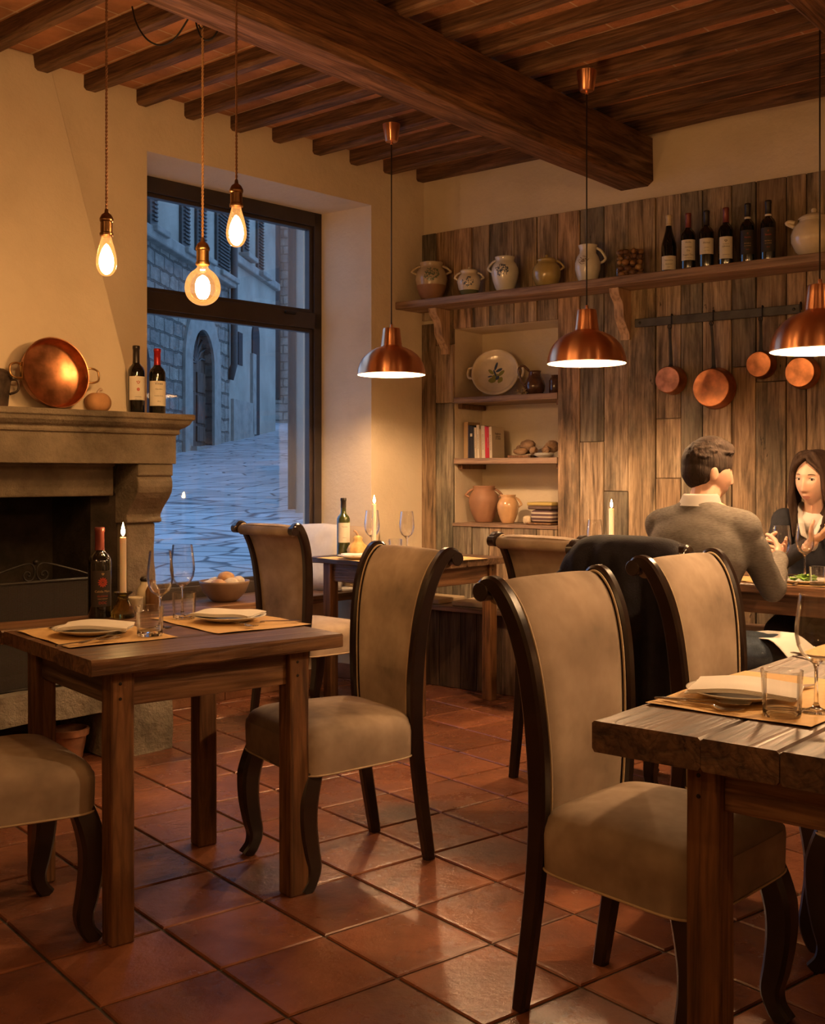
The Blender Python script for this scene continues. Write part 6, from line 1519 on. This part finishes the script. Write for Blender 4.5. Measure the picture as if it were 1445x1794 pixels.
# ================================================================ PEOPLE
skinm = simple('skin', (.60, .36, .25), .5, sss=.15, var=.06, vscale=18); skinw = simple('skin_pale', (.62, .39, .28), .45, sss=.15, var=.04, vscale=18)
lipm = simple('lips', (.46, .21, .17), .5); browm = simple('brow_hair', (.07, .04, .025), .8); eyew = simple('eye_white', (.70, .66, .60), .2); irism = simple('iris', (.035, .022, .015), .15)
def hairmat(name, c):
    m, nt, N, L, b = NM(name); tc = N.new('ShaderNodeTexCoord'); mp = N.new('ShaderNodeMapping'); mp.inputs['Scale'].default_value = (110, 110, 7); L.new(tc.outputs['Object'], mp.inputs[0])
    n = N.new('ShaderNodeTexNoise'); n.inputs['Scale'].default_value = 1; n.inputs['Detail'].default_value = 5; n.inputs['Distortion'].default_value = .8; L.new(mp.outputs[0], n.inputs['Vector'])
    r = ramp(N, [(.3, [x*.5 for x in c]), (.6, c), (.8, [x*1.7 for x in c])]); L.new(n.outputs[0], r.inputs[0]); L.new(r.outputs[0], b.inputs['Base Color'])
    bp = N.new('ShaderNodeBump'); bp.inputs['Strength'].default_value = .8; bp.inputs['Distance'].default_value = .004; L.new(n.outputs[0], bp.inputs['Height']); L.new(bp.outputs[0], b.inputs['Normal']); b.inputs['Roughness'].default_value = .8; b.inputs['Specular IOR Level'].default_value = .25; return m
def finish(o, vox=.005, smooth=6, fac=.6, adapt=0):
    m = o.modifiers.new('r', 'REMESH'); m.mode = 'VOXEL'; m.voxel_size = vox; m.use_smooth_shade = True
    if smooth: s = o.modifiers.new('s', 'SMOOTH'); s.iterations = smooth; s.factor = fac
    bake(o); o.data.polygons.foreach_set('use_smooth', [True]*len(o.data.polygons)); return o
def gz(x, s): return math.exp(-(x/s)**2)
def head_geo(mb, M, fem=False, seg=110, ring=90):
    vs = []; fs = []
    for i in range(ring+1):
        ph = -PI/2+PI*i/ring
        for k in range(seg):
            th = 2*PI*k/seg; x = math.cos(ph)*math.cos(th); y = math.cos(ph)*math.sin(th); z = math.sin(ph)
            X = x*(.098 if x < 0 else .092); Y = y*.076; Z = z*(.118 if z < 0 else .116)
            if z > 0: X -= .006*z
            if z < 0:
                t = -z; Y *= 1-(.34 if fem else .24)*t**1.5
                if x < 0: X *= 1-.50*t**.8
                else: X *= 1-.05*t; X += .012*t*x
            if x > 0:
                f = x
                X -= .0055*gz(abs(Y)-.031, .015)*gz(Z-.012, .013)*1.8*f        # sockets
                X += .004*gz(Z-.033, .012)*gz(Y, .045)*f                        # brow
                zz = (Z+.038)/.055; nose = max(0, 1-abs(zz-.0)) if False else 0
                tn_ = (Z+.040)/.062                                              # 0 at the tip .. 1 at the bridge
                if -.12 < tn_ < 1.0: X += (.019*max(0,1-tn_)**.9 if tn_ > 0 else .019*(1+tn_*8))*gz(Y, .0085+.004*(1-max(0, tn_)))*f if tn_ > -.12 else 0
                X += .003*gz(Z+.043, .008)*gz(abs(Y)-.012, .006)*f
                X += .0065*gz(Z+.064, .0055)*gz(Y, .019)*f+.0065*gz(Z+.076, .006)*gz(Y, .016)*f - .003*gz(Z+.0698, .002)*gz(Y, .02)*f
                X += .007*gz(Z+.104, .014)*gz(Y, .022)*f
                X += .003*gz(abs(Y)-.042, .018)*gz(Z+.025, .02)*f
                X -= .0015*gz(abs(Y)-.050, .025)*gz(Z+.065, .025)*f
            vs.append((X, Y, Z))
    for i in range(ring):
        for k in range(seg): a = i*seg+k; b = i*seg+(k+1) % seg; fs.append((a, b, b+seg, a+seg))
    mb.add(vs, fs, M)
    for s in (-1, 1):      # ears
        mb.ball((-.008, s*.077, -.012), (.017, .008, .030), M @ T(0, 0, 0), seg=14, ring=10)
def hand_geo(mb, w, d, n, side, curl=(.6, .7, .75, .8), sc=1.0, thumb_in=.4, spread=.06):
    """w wrist, d finger direction, n the way the palm faces, side +1/-1: thumb side = d x n * side"""
    d = Vector(d).normalized(); n = Vector(n); n = (n-d*n.dot(d)).normalized(); s = d.cross(n)*side
    w = Vector(w)
    M = Matrix(((d.x, s.x, n.x, w.x), (d.y, s.y, n.y, w.y), (d.z, s.z, n.z, w.z), (0, 0, 0, 1)))
    mb.ball((.048*sc, 0, .0), (.050*sc, .040*sc, .0145*sc), M, 16, 12); mb.cone((-.03*sc, 0, 0), (.02*sc, 0, 0), .026*sc, .024*sc, 14, M)
    mb.ball((.028*sc, .022*sc, .008*sc), (.026*sc, .016*sc, .013*sc), M, 12, 10)
    for k, (y, L_) in enumerate(((.028, .072), (.0095, .080), (-.0095, .075), (-.027, .060))):
        p = Vector((.086 if k != 3 else .078, y, .0))*sc; a = 0; r = (.0092, .0094, .0090, .0080)[k]*sc; sp = (1.5-k)*spread
        for j, f in enumerate((.44, .31, .25)):
            a += curl[k]*(.8, 1.1, .8)[j]; dr = Vector((math.cos(a)*math.cos(sp), math.sin(sp), math.sin(a))); q = p+dr*L_*f*sc
            mb.cone(p, q, r, r*.9, 10, M); p = q; r *= .9
    p = Vector((.025, .028, .006))*sc
    for j, (f, dr) in enumerate(((.042, (.62, .72, .25+thumb_in*.4)), (.032, (.88, .32, .3+thumb_in*.8)), (.024, (.95, -.05, .3+thumb_in*1.1)))):
        q = p+Vector(dr).normalized()*f*sc; mb.cone(p, q, .0115*sc*(1, .9, .85)[j], .0105*sc*(1, .9, .8)[j], 10, M); p = q
def person(label_, loc, J, f, fhead, headc, fem=False, headsc=1.0):
    t = thing('person', label_, 'person', loc)
    return t
def paint(o, M, tests, mats):
    inv = M.inverted(); me = o.data
    base = len(me.materials)
    for m in mats: me.materials.append(m)
    for p in me.polygons:
        q = inv @ p.center
        for k, fn in enumerate(tests):
            if fn(q): p.material_index = base+k; break
def face_frame(c, f, sc=1.0, pitch=0, roll=0):
    f = Vector(f).normalized(); a = math.atan2(f.y, f.x)
    return T(c) @ Matrix.Rotation(a, 4, 'Z') @ Matrix.Rotation(pitch, 4, 'Y') @ Matrix.Rotation(roll, 4, 'X') @ Matrix.Scale(sc, 4)
lipfn = lambda q: q.x > .07 and abs(q.y) < .019 and (abs(q.y)/.019)**2+((q.z+.070)/.0085)**2 < 1
browfn = lambda q: q.x > .05 and .012 < abs(q.y) < .052 and abs(q.z-(.030+.004*math.sin((abs(q.y)-.012)/.04*PI)-(.004 if abs(q.y) > .04 else 0))) < .0032
def eyes(t, M, fem=True):
    for s in (-1, 1):
        mb = MB(M); mb.ball((.0690, s*.031, .011), (.0122, .0132, .0100), seg=20, ring=14)
        e = mb.build('eye', eyew, t, smooth=True)
        mb = MB(M); mb.ball((.0782, s*.031+.002, .0105), (.0046, .0056, .0056), seg=16, ring=10); mb.build('iris', irism, e, smooth=True)
        mb = MB(M)
        mb.tube([(.0765+.0060*math.cos(a*.9), s*.031+.0150*math.sin(a), .0105+.0058*math.cos(a)) for a in [R(x) for x in range(-70, 71, 14)]], .0014, 6)
        mb.build('lashes', browm, e, smooth=True)
        mb = MB(M); k_ = .0 if fem else .0006
        mb.tube([(.0845-.30*max(0, y-.018)**1.0-6*max(0, y-.03)**2, s*y, .0295+.0035*math.sin((y-.012)/.04*PI)) for y in [.013, .018, .024, .030, .036, .042, .047]], [.0016+k_, .0024+k_, .0024+k_, .0022+k_, .0018, .0014, .0008], 7)
        mb.build('eyebrow', browm, t, smooth=True)
up = Vector((0, 0, 1))
# ---------------------------------------------------------------- the man, from behind
f = Vector((.669, .743, 0)); l = Vector((-.743, .669, 0)); rt = -l
org = Vector((1.07, 4.24, 0))
man = thing('person', 'man with short dark hair in a grey sweater, seated with his back turned', 'person', (0, 0, 0))
P = Vector((1.07, 4.24, .575)); Cc = Vector((1.095, 4.28, .93)); Nn = Vector((1.115, 4.305, 1.125)); Hc = Vector((1.155, 4.345, 1.258))
SR = Nn+rt*.170-up*.088; SL = Nn+l*.170-up*.088; ER = Vector((1.385, 4.285, .805)); WR = Vector((1.468, 4.47, .895)); EL = Vector((1.19, 4.60, .86)); WL_ = Vector((1.43, 4.69, .90))
KR = P+f*.42+rt*.20-up*.04; KL = P+f*.44+l*.10-up*.04; FR_ = KR-f*.12-up*.46+rt*.02; FL_ = KL-f*.02-up*.46
FR_.z = .07; FL_.z = .07
Bf = Matrix(((f.x, l.x, 0, 0), (f.y, l.y, 0, 0), (0, 0, 1, 0), (0, 0, 0, 1)))
def bball(mb, c, r, tilt=0): mb.ball((0, 0, 0), r, T(c) @ Bf @ Matrix.Rotation(tilt, 4, 'Y'), 28, 18)
Mh = face_frame(Hc, (math.cos(R(8)), math.sin(R(8)), 0), 1.0, R(6))
mb = MB()
head_geo(mb, Mh)
mb.cone(Nn-up*.04, Hc-up*.06-f*.012, .062, .056)
bball(mb, Cc, (.10, .16, .20)); bball(mb, P, (.12, .15, .13)); bball(mb, (P+Cc)/2, (.10, .14, .16))
mb.cone(Nn, SR, .05, .05); mb.cone(Nn, SL, .05, .05)
for a, b, c in ((SR, ER, WR), (SL, EL, WL_)): mb.cone(a, b, .05, .04); mb.cone(b, c, .04, .028)
for h_, k_, f_ in ((rt, KR, FR_), (l, KL, FL_)): mb.cone(P+h_*.08, k_, .08, .058); mb.cone(k_, f_, .055, .04)
hand_geo(mb, WR+(WR-ER).normalized()*.035, (.25, .8, .15), (-.75, .2, .1), 1, curl=(.55, .65, .7, .75))
hand_geo(mb, WL_+(WL_-EL).normalized()*.02, (.65, -.2, .1), (-.1, -.5, .6), -1, curl=(.5, .6, .65, .7))
bo = mb.build('body', [skinm], man); finish(bo, .0036, 3, .5); paint(bo, Mh, (lipfn,), (lipm,)); eyes(man, Mh @ T(-.009, 0, 0), False)
sweater = layered('sweater_wool', [(.35, (.105, .092, .080)), (.6, (.155, .138, .12))], 60, .95, .5, 240, detail=3, spec=.1, dist=.003, stretch=(1, 1, 5))
mb = MB()
bball(mb, Cc+f*.0+up*.02, (.130, .205, .185), .12); bball(mb, Cc-up*.02, (.125, .185, .20), .1); bball(mb, P+up*.12, (.145, .178, .20)); bball(mb, P+up*.02, (.145, .175, .12)); bball(mb, (P+Cc)/2, (.130, .172, .20), .08)
bball(mb, Nn-up*.075-f*.015, (.100, .195, .085), .3); bball(mb, Nn-up*.03-f*.01, (.085, .12, .055), .3)
for S, E, W in ((SR, ER, WR), (SL, EL, WL_)):
    mb.cone(Nn-up*.028-f*.012, S+up*.004, .060, .070); mb.ball(S, .070); mb.cone(S, E, .068, .052); mb.cone(E, W+(W-E).normalized()*.005, .054, .037)
    bball(mb, (S+Cc)/2-up*.03, (.10, .09, .13))
so = mb.build('sweater', sweater, man); finish(so, .007, 14, .7)
for v in so.data.vertices:      # soft knit folds
    q = v.co; n_ = v.normal; k = noise.noise(q*7)*.006+noise.noise(Vector((q.x*9+q.y*5, q.z*22, q.y*6)))*.0045; v.co = q+n_*k
for E, W in ((ER, WR), (EL, WL_)):
    mb = MB(); d_ = (W-E).normalized(); mb.cone(W-d_*.012, W+d_*.014, .0405, .0385, 20); mb.build('cuff', sweater, man, smooth=True)
# shirt collar
collar = simple('grey_shirt', (.36, .33, .30), .85); mb = MB(); n = 40; rg = []
for r_, z, lean in ((.064, -.035, .0), (.063, .0, 0), (.0605, .030, 0), (.063, .034, 0), (.068, .026, 0), (.078, -.004, 0), (.082, -.012, 0)):
    ring = []
    for k in range(n):
        a = 2*PI*k/n; c_, s_ = math.cos(a), math.sin(a); ring.append(Nn+f*(r_*c_*1.02-.004+.25*z)+l*(r_*s_*1.05)+up*(z+.012-.020*max(0, c_)))
    rg.append(ring)
mb.rings(rg, False, False); mb.build('shirt_collar', collar, man, smooth=True)
# hair
mhair = hairmat('dark_hair', (.028, .016, .010)); mb = MB()
for c_, r_ in (((-.010, 0, .034), (.100, .083, .092)), ((-.030, 0, .0), (.078, .079, .075)), ((-.046, 0, -.030), (.046, .060, .045)), ((.040, 0, .088), (.055, .058, .040)), ((.005, 0, .090), (.075, .064, .050)), ((.008, .074, .020), (.018, .008, .030)), ((.008, -.074, .020), (.018, .008, .030))):
    mb.ball(c_, r_, Mh, 28, 18)
for k in range(70):
    a = random.uniform(0, 2*PI); e = random.uniform(.15, 1.3); x, y, z = math.cos(e)*math.cos(a), math.cos(e)*math.sin(a), math.sin(e)
    if x > .75: continue
    p0 = Vector((-.010+.094*x, .079*y, .030+.090*z)); p1 = p0+Vector((.02+.012*x, .012*y, .008*z+.003)); mb.cone(p0, p1, .011, .003, 7, Mh)
ho = mb.build('hair', mhair, man); finish(ho, .0038, 3, .5)
# keep the face clear of hair
# jeans and shoes
jeans = simple('blue_jeans', (.035, .05, .075), .85, var=.25, vscale=30, bump=.3, bscale=260); mb = MB()
bball(mb, P-up*.01, (.16, .182, .115)); 
for h_, k_, f_ in ((rt, KR, FR_), (l, KL, FL_)): mb.cone(P+h_*.085-up*.0, k_, .098, .072); mb.cone(k_, f_+up*.02, .070, .055)
jo = mb.build('jeans', jeans, man); finish(jo, .008, 8, .6)
for v in jo.data.vertices: q = v.co; v.co = q+v.normal*(noise.noise(q*14)*.006)
for f_ in (FR_, FL_):
    mb = MB(); mb.ball((f_.x+f.x*.06, f_.y+f.y*.06, .045), (.13, .045, .045), T(0, 0, 0)); 
    mb = MB(T((f_.x+f.x*.06, f_.y+f.y*.06, 0)) @ Bf); mb.ball((0, 0, .045), (.135, .046, .042), seg=20, ring=12); mb.box((0, 0, .010), (.25, .085, .02)); mb.build('shoe', simple('black_leather', (.02, .016, .014), .35) if 'black_leather' not in bpy.data.materials else bpy.data.materials['black_leather'], man, smooth=True, auto=R(40), bevel=.006)
# napkin on his lap
mb = MB(); nx, ny = 20, 14; vs = []; fs = []
o_ = KR-f*.16+up*.085
for i in range(nx+1):
    for j in range(ny+1):
        a = i/nx; b = j/ny; x = lerp(-.10, .24, a); y = lerp(-.13, .16, b); drop = -.9*max(0, -y-.03)**1.3*2-.35*max(0, x-.13)*1.0-.12*max(0, y-.08)
        vs.append(o_+f*x+l*y+up*(drop+.004*math.sin(a*9+b*4))-rt*0)
for i in range(nx):
    for j in range(ny): q = i*(ny+1)+j; fs.append((q, q+ny+1, q+ny+2, q+1))
mb.add(vs, fs); no = mb.build('napkin', M_['napkin'], None, smooth=True); s_ = no.modifiers.new('t', 'SOLIDIFY'); s_.thickness = .003; tag(no, 'white napkin spread over the man\'s right knee', 'napkin')
# his chair follows him
c7.location = (.968, 4.128, 0); c7.rotation_euler = (0, 0, math.atan2(f.y, f.x))
# the jacket draped on its back
bc = Vector((.968, 4.128, 0))-f*.265
mb = MB(); NU, NV = 44, 54; vs = []; fs = []
prof = [(.055, .70), (.055, .82), (.045, .93), (.022, .995), (-.02, 1.022), (-.085, 1.024), (-.135, .985), (-.150, .90), (-.145, .75), (-.150, .60), (-.160, .48), (-.165, .38), (-.165, .31)]
pth = catmull([(a, b, 0) for a, b in prof], 5); mlen = len(pth)
for j, pq in enumerate(pth):
    v = j/(mlen-1)
    for i in range(NU+1):
        u = i/NU*2-1; back = max(0, v-.35)/.65
        wid = lerp(.262, .270, min(1, back*1.3)); slope = -.012*u*u-.085*abs(u)**6*(1 if pq.y > .7 else max(0, (pq.y-.3)/.4))
        fold = (.024*math.sin(u*8+v*3)+.016*math.sin(u*17+1.3+v*5))*back+.01*noise.noise(Vector((u*4, v*6, 1)))
        hem = (.03*math.sin(u*4+1)-.02*u)*max(0, back-.8)*5
        vs.append(bc+f*(pq.x-fold-.03*(abs(u)**3)*back*0+(.05*abs(u)**3 if back > 0 else 0))+l*(u*wid+.012*math.sin(v*8)*back)+up*(pq.y+slope+hem))
for j in range(mlen-1):
    for i in range(NU): q = j*(NU+1)+i; fs.append((q, q+1, q+NU+2, q+NU+1))
mb.add(vs, fs); jk = thing('jacket', 'dark navy jacket hung over the back of the man\'s chair', 'jacket', (0, 0, 0)); navy = simple('navy_jacket_cloth', (.010, .008, .010), .8, var=.3, vscale=20, bump=.3, bscale=150, spec=.12)
jb = mb.build('jacket_body', navy, jk, smooth=True); s_ = jb.modifiers.new('t', 'SOLIDIFY'); s_.thickness = .012; s_.offset = 0
mb = MB(); sl = catmull([bc-f*.08+l*.20+up*.93, bc-f*.11+l*.245+up*.83, bc-f*.12+l*.255+up*.65, bc-f*.12+l*.25+up*.50, bc-f*.12+l*.245+up*.42], 6); mb.tube(sl, [interp([0, .2, 1], [.035, .046, .040], i/(len(sl)-1)) for i in range(len(sl))], 16); slo = mb.build('sleeve', navy, jk, smooth=True)
for v in slo.data.vertices: q = v.co.copy(); v.co = q+v.normal*noise.noise(q*12)*.012
# ---------------------------------------------------------------- the woman
wom = thing('person', 'woman with long brown hair in a navy cardigan and white blouse, facing the man', 'person', (0, 0, 0))
f = Vector((math.cos(R(-125)), math.sin(R(-125)), 0)); l = Vector((-f.y, f.x, 0)); rt = -l
Bf = Matrix(((f.x, l.x, 0, 0), (f.y, l.y, 0, 0), (0, 0, 1, 0), (0, 0, 0, 1)))
P = Vector((1.955, 5.305, .575)); Cc = Vector((1.925, 5.27, .90)); Nn = Vector((1.885, 5.20, 1.088)); Hc = Vector((1.852, 5.13, 1.222))
SR = Nn+rt*.145-up*.065; SL = Nn+l*.145-up*.065; ER = Vector((1.66, 5.16, .815)); WR = Vector((1.755, 4.965, .925)); EL = Vector((2.10, 5.05, .82)); WL_ = Vector((1.98, 4.90, .93))
KR = P+f*.40+rt*.09-up*.04; KL = P+f*.40+l*.09-up*.04; FR_ = KR-up*.46; FL_ = KL-up*.46; FR_.z = FL_.z = .07
hf = R(-140); Mh = face_frame(Hc, (math.cos(hf), math.sin(hf), 0), 1.03, R(7), R(-2))
mb = MB(); head_geo(mb, Mh, True)
mb.cone(Nn-up*.05, Hc-up*.07-f*.004, .052, .048)
bball(mb, Cc, (.09, .14, .18)); bball(mb, P, (.12, .15, .13)); bball(mb, (P+Cc)/2, (.09, .125, .16)); bball(mb, Nn-up*.05+f*.01, (.06, .10, .05))
mb.cone(Nn-up*.01, SR, .042, .045); mb.cone(Nn-up*.01, SL, .042, .045)
for a, b, c in ((SR, ER, WR), (SL, EL, WL_)): mb.cone(a, b, .042, .034); mb.cone(b, c, .034, .024)
for h_, k_, f_ in ((rt, KR, FR_), (l, KL, FL_)): mb.cone(P+h_*.08, k_, .08, .055); mb.cone(k_, f_, .05, .035)
hand_geo(mb, WR+(WR-ER).normalized()*.03, (.35, -.3, .35), (-.2, .35, .5), 1, curl=(.25, .45, .6, .7), sc=.92)
hand_geo(mb, WL_+(WL_-EL).normalized()*.03, (-.75, -.25, .25), (.0, .5, -.4), 1, curl=(.25, .35, .45, .5), sc=.92)
bo = mb.build('body', [skinw], wom); finish(bo, .0033, 2, .5); paint(bo, Mh, (lipfn,), (lipm,)); eyes(wom, Mh)
card = simple('navy_cardigan', (.009, .009, .014), .9, var=.2, vscale=30, bump=.3, bscale=220); mb = MB()
bball(mb, Cc, (.115, .165, .17)); bball(mb, P+up*.1, (.13, .165, .19)); bball(mb, (P+Cc)/2, (.115, .155, .20))
for S, E, W in ((SR, ER, WR), (SL, EL, WL_)):
    mb.cone(Nn-up*.045-f*.03, S, .040, .060); mb.ball(S, .064); mb.cone(S, E, .060, .048); mb.cone(E, W, .050, .034); bball(mb, (S+Cc)/2-up*.03, (.09, .08, .12))
co = mb.build('cardigan', card, wom); finish(co, .007, 8, .6)
# blouse in the opening of the cardigan
blo = simple('white_blouse', (.62, .58, .53), .8); mb = MB(); bball(mb, Cc+f*.046+up*.055, (.080, .060, .13)); bball(mb, Nn-up*.060+f*.040, (.045, .062, .060)); bo2 = mb.build('blouse', blo, wom); finish(bo2, .006, 3)
mb = MB()
for s_ in (-1, 1): 
    sd = l*s_; pth = [Nn-f*.03+sd*.062+up*.02, Nn+f*.02+sd*.062+up*.004, Nn+f*.085+sd*.045-up*.06, Nn+f*.125+sd*.02-up*.13]
    mb.sweep(catmull(pth, 5), .034, .006, side=tuple((up*.5+sd*.8).normalized()))
mb.build('blouse_collar', blo, wom, smooth=True)
whair = hairmat('brown_hair', (.040, .020, .011)); mb = MB()
for c_, r_ in (((-.030, 0, .042), (.096, .088, .091)), ((-.040, 0, .0), (.080, .096, .10)), ((.000, .064, .052), (.044, .028, .045)), ((.000, -.064, .052), (.044, .028, .045)), ((-.045, 0, -.07), (.055, .078, .09)), ((-.045, 0, -.15), (.05, .08, .10))):
    mb.ball(c_, r_, Mh, 28, 18)
rn = random.Random(6)
for s_ in (-1, 1):
    for k in range(16):
        a = k/15; x0 = lerp(.052, -.06, a); y0 = s_*lerp(.066, .090, min(1, a*2)); ln = rn.uniform(.20, .27)
        if s_ == 1: ln *= .9
        pts = [(x0*.7, s_*.005, .128-.02*a), (x0*.95+.010, y0*.62, .112-.02*a), (x0+.006, y0*1.08, .050), (x0+.006, y0*1.20, -.03), (x0+.002+rn.uniform(-.012, .012), y0*1.28+rn.uniform(-.010, .010), -.10), (x0+.01+rn.uniform(-.012, .014), y0*1.1+rn.uniform(-.012, .012), -.17), (x0+.02+rn.uniform(-.015, .015), y0*1.0+rn.uniform(-.015, .015), -ln)]
        c_ = catmull(pts, 4); mb.tube([Mh @ p for p in c_], [interp([0, .5, 1], [.013, .0145, .006], i/(len(c_)-1)) for i in range(len(c_))], 8)
for s_ in (-1, 1):
    for k in range(5):
        q = k*.012; c_ = catmull([(.050-q, s_*.003, .118), (.079-q, s_*.022, .094), (.074-q, s_*.052, .066), (.050-q, s_*.083, .020), (.035-q, s_*.092, -.03)], 4); mb.tube([Mh @ p for p in c_], .011, 8)
ho = mb.build('hair', whair, wom); finish(ho, .0042, 3, .5)
mb = MB(); tr_ = simple('dark_trousers', (.02, .02, .025), .9); bball(mb, P-up*.01, (.15, .17, .11))
for h_, k_, f_ in ((rt, KR, FR_), (l, KL, FL_)): mb.cone(P+h_*.085, k_, .09, .066); mb.cone(k_, f_, .062, .045)
jo = mb.build('trousers', tr_, wom); finish(jo, .009, 6)
for f_ in (FR_, FL_):
    mb = MB(T((f_.x+f.x*.05, f_.y+f.y*.05, 0)) @ Bf); mb.ball((0, 0, .04), (.12, .042, .038), seg=20, ring=12); mb.box((0, 0, .009), (.22, .075, .018)); mb.build('shoe', bpy.data.materials['black_leather'], wom, smooth=True, auto=R(40), bevel=.005)
t = wineglass('glass lifted in the woman\'s hand at the right edge', WR+Vector((-.03, -.07, -.13)), 1.0)
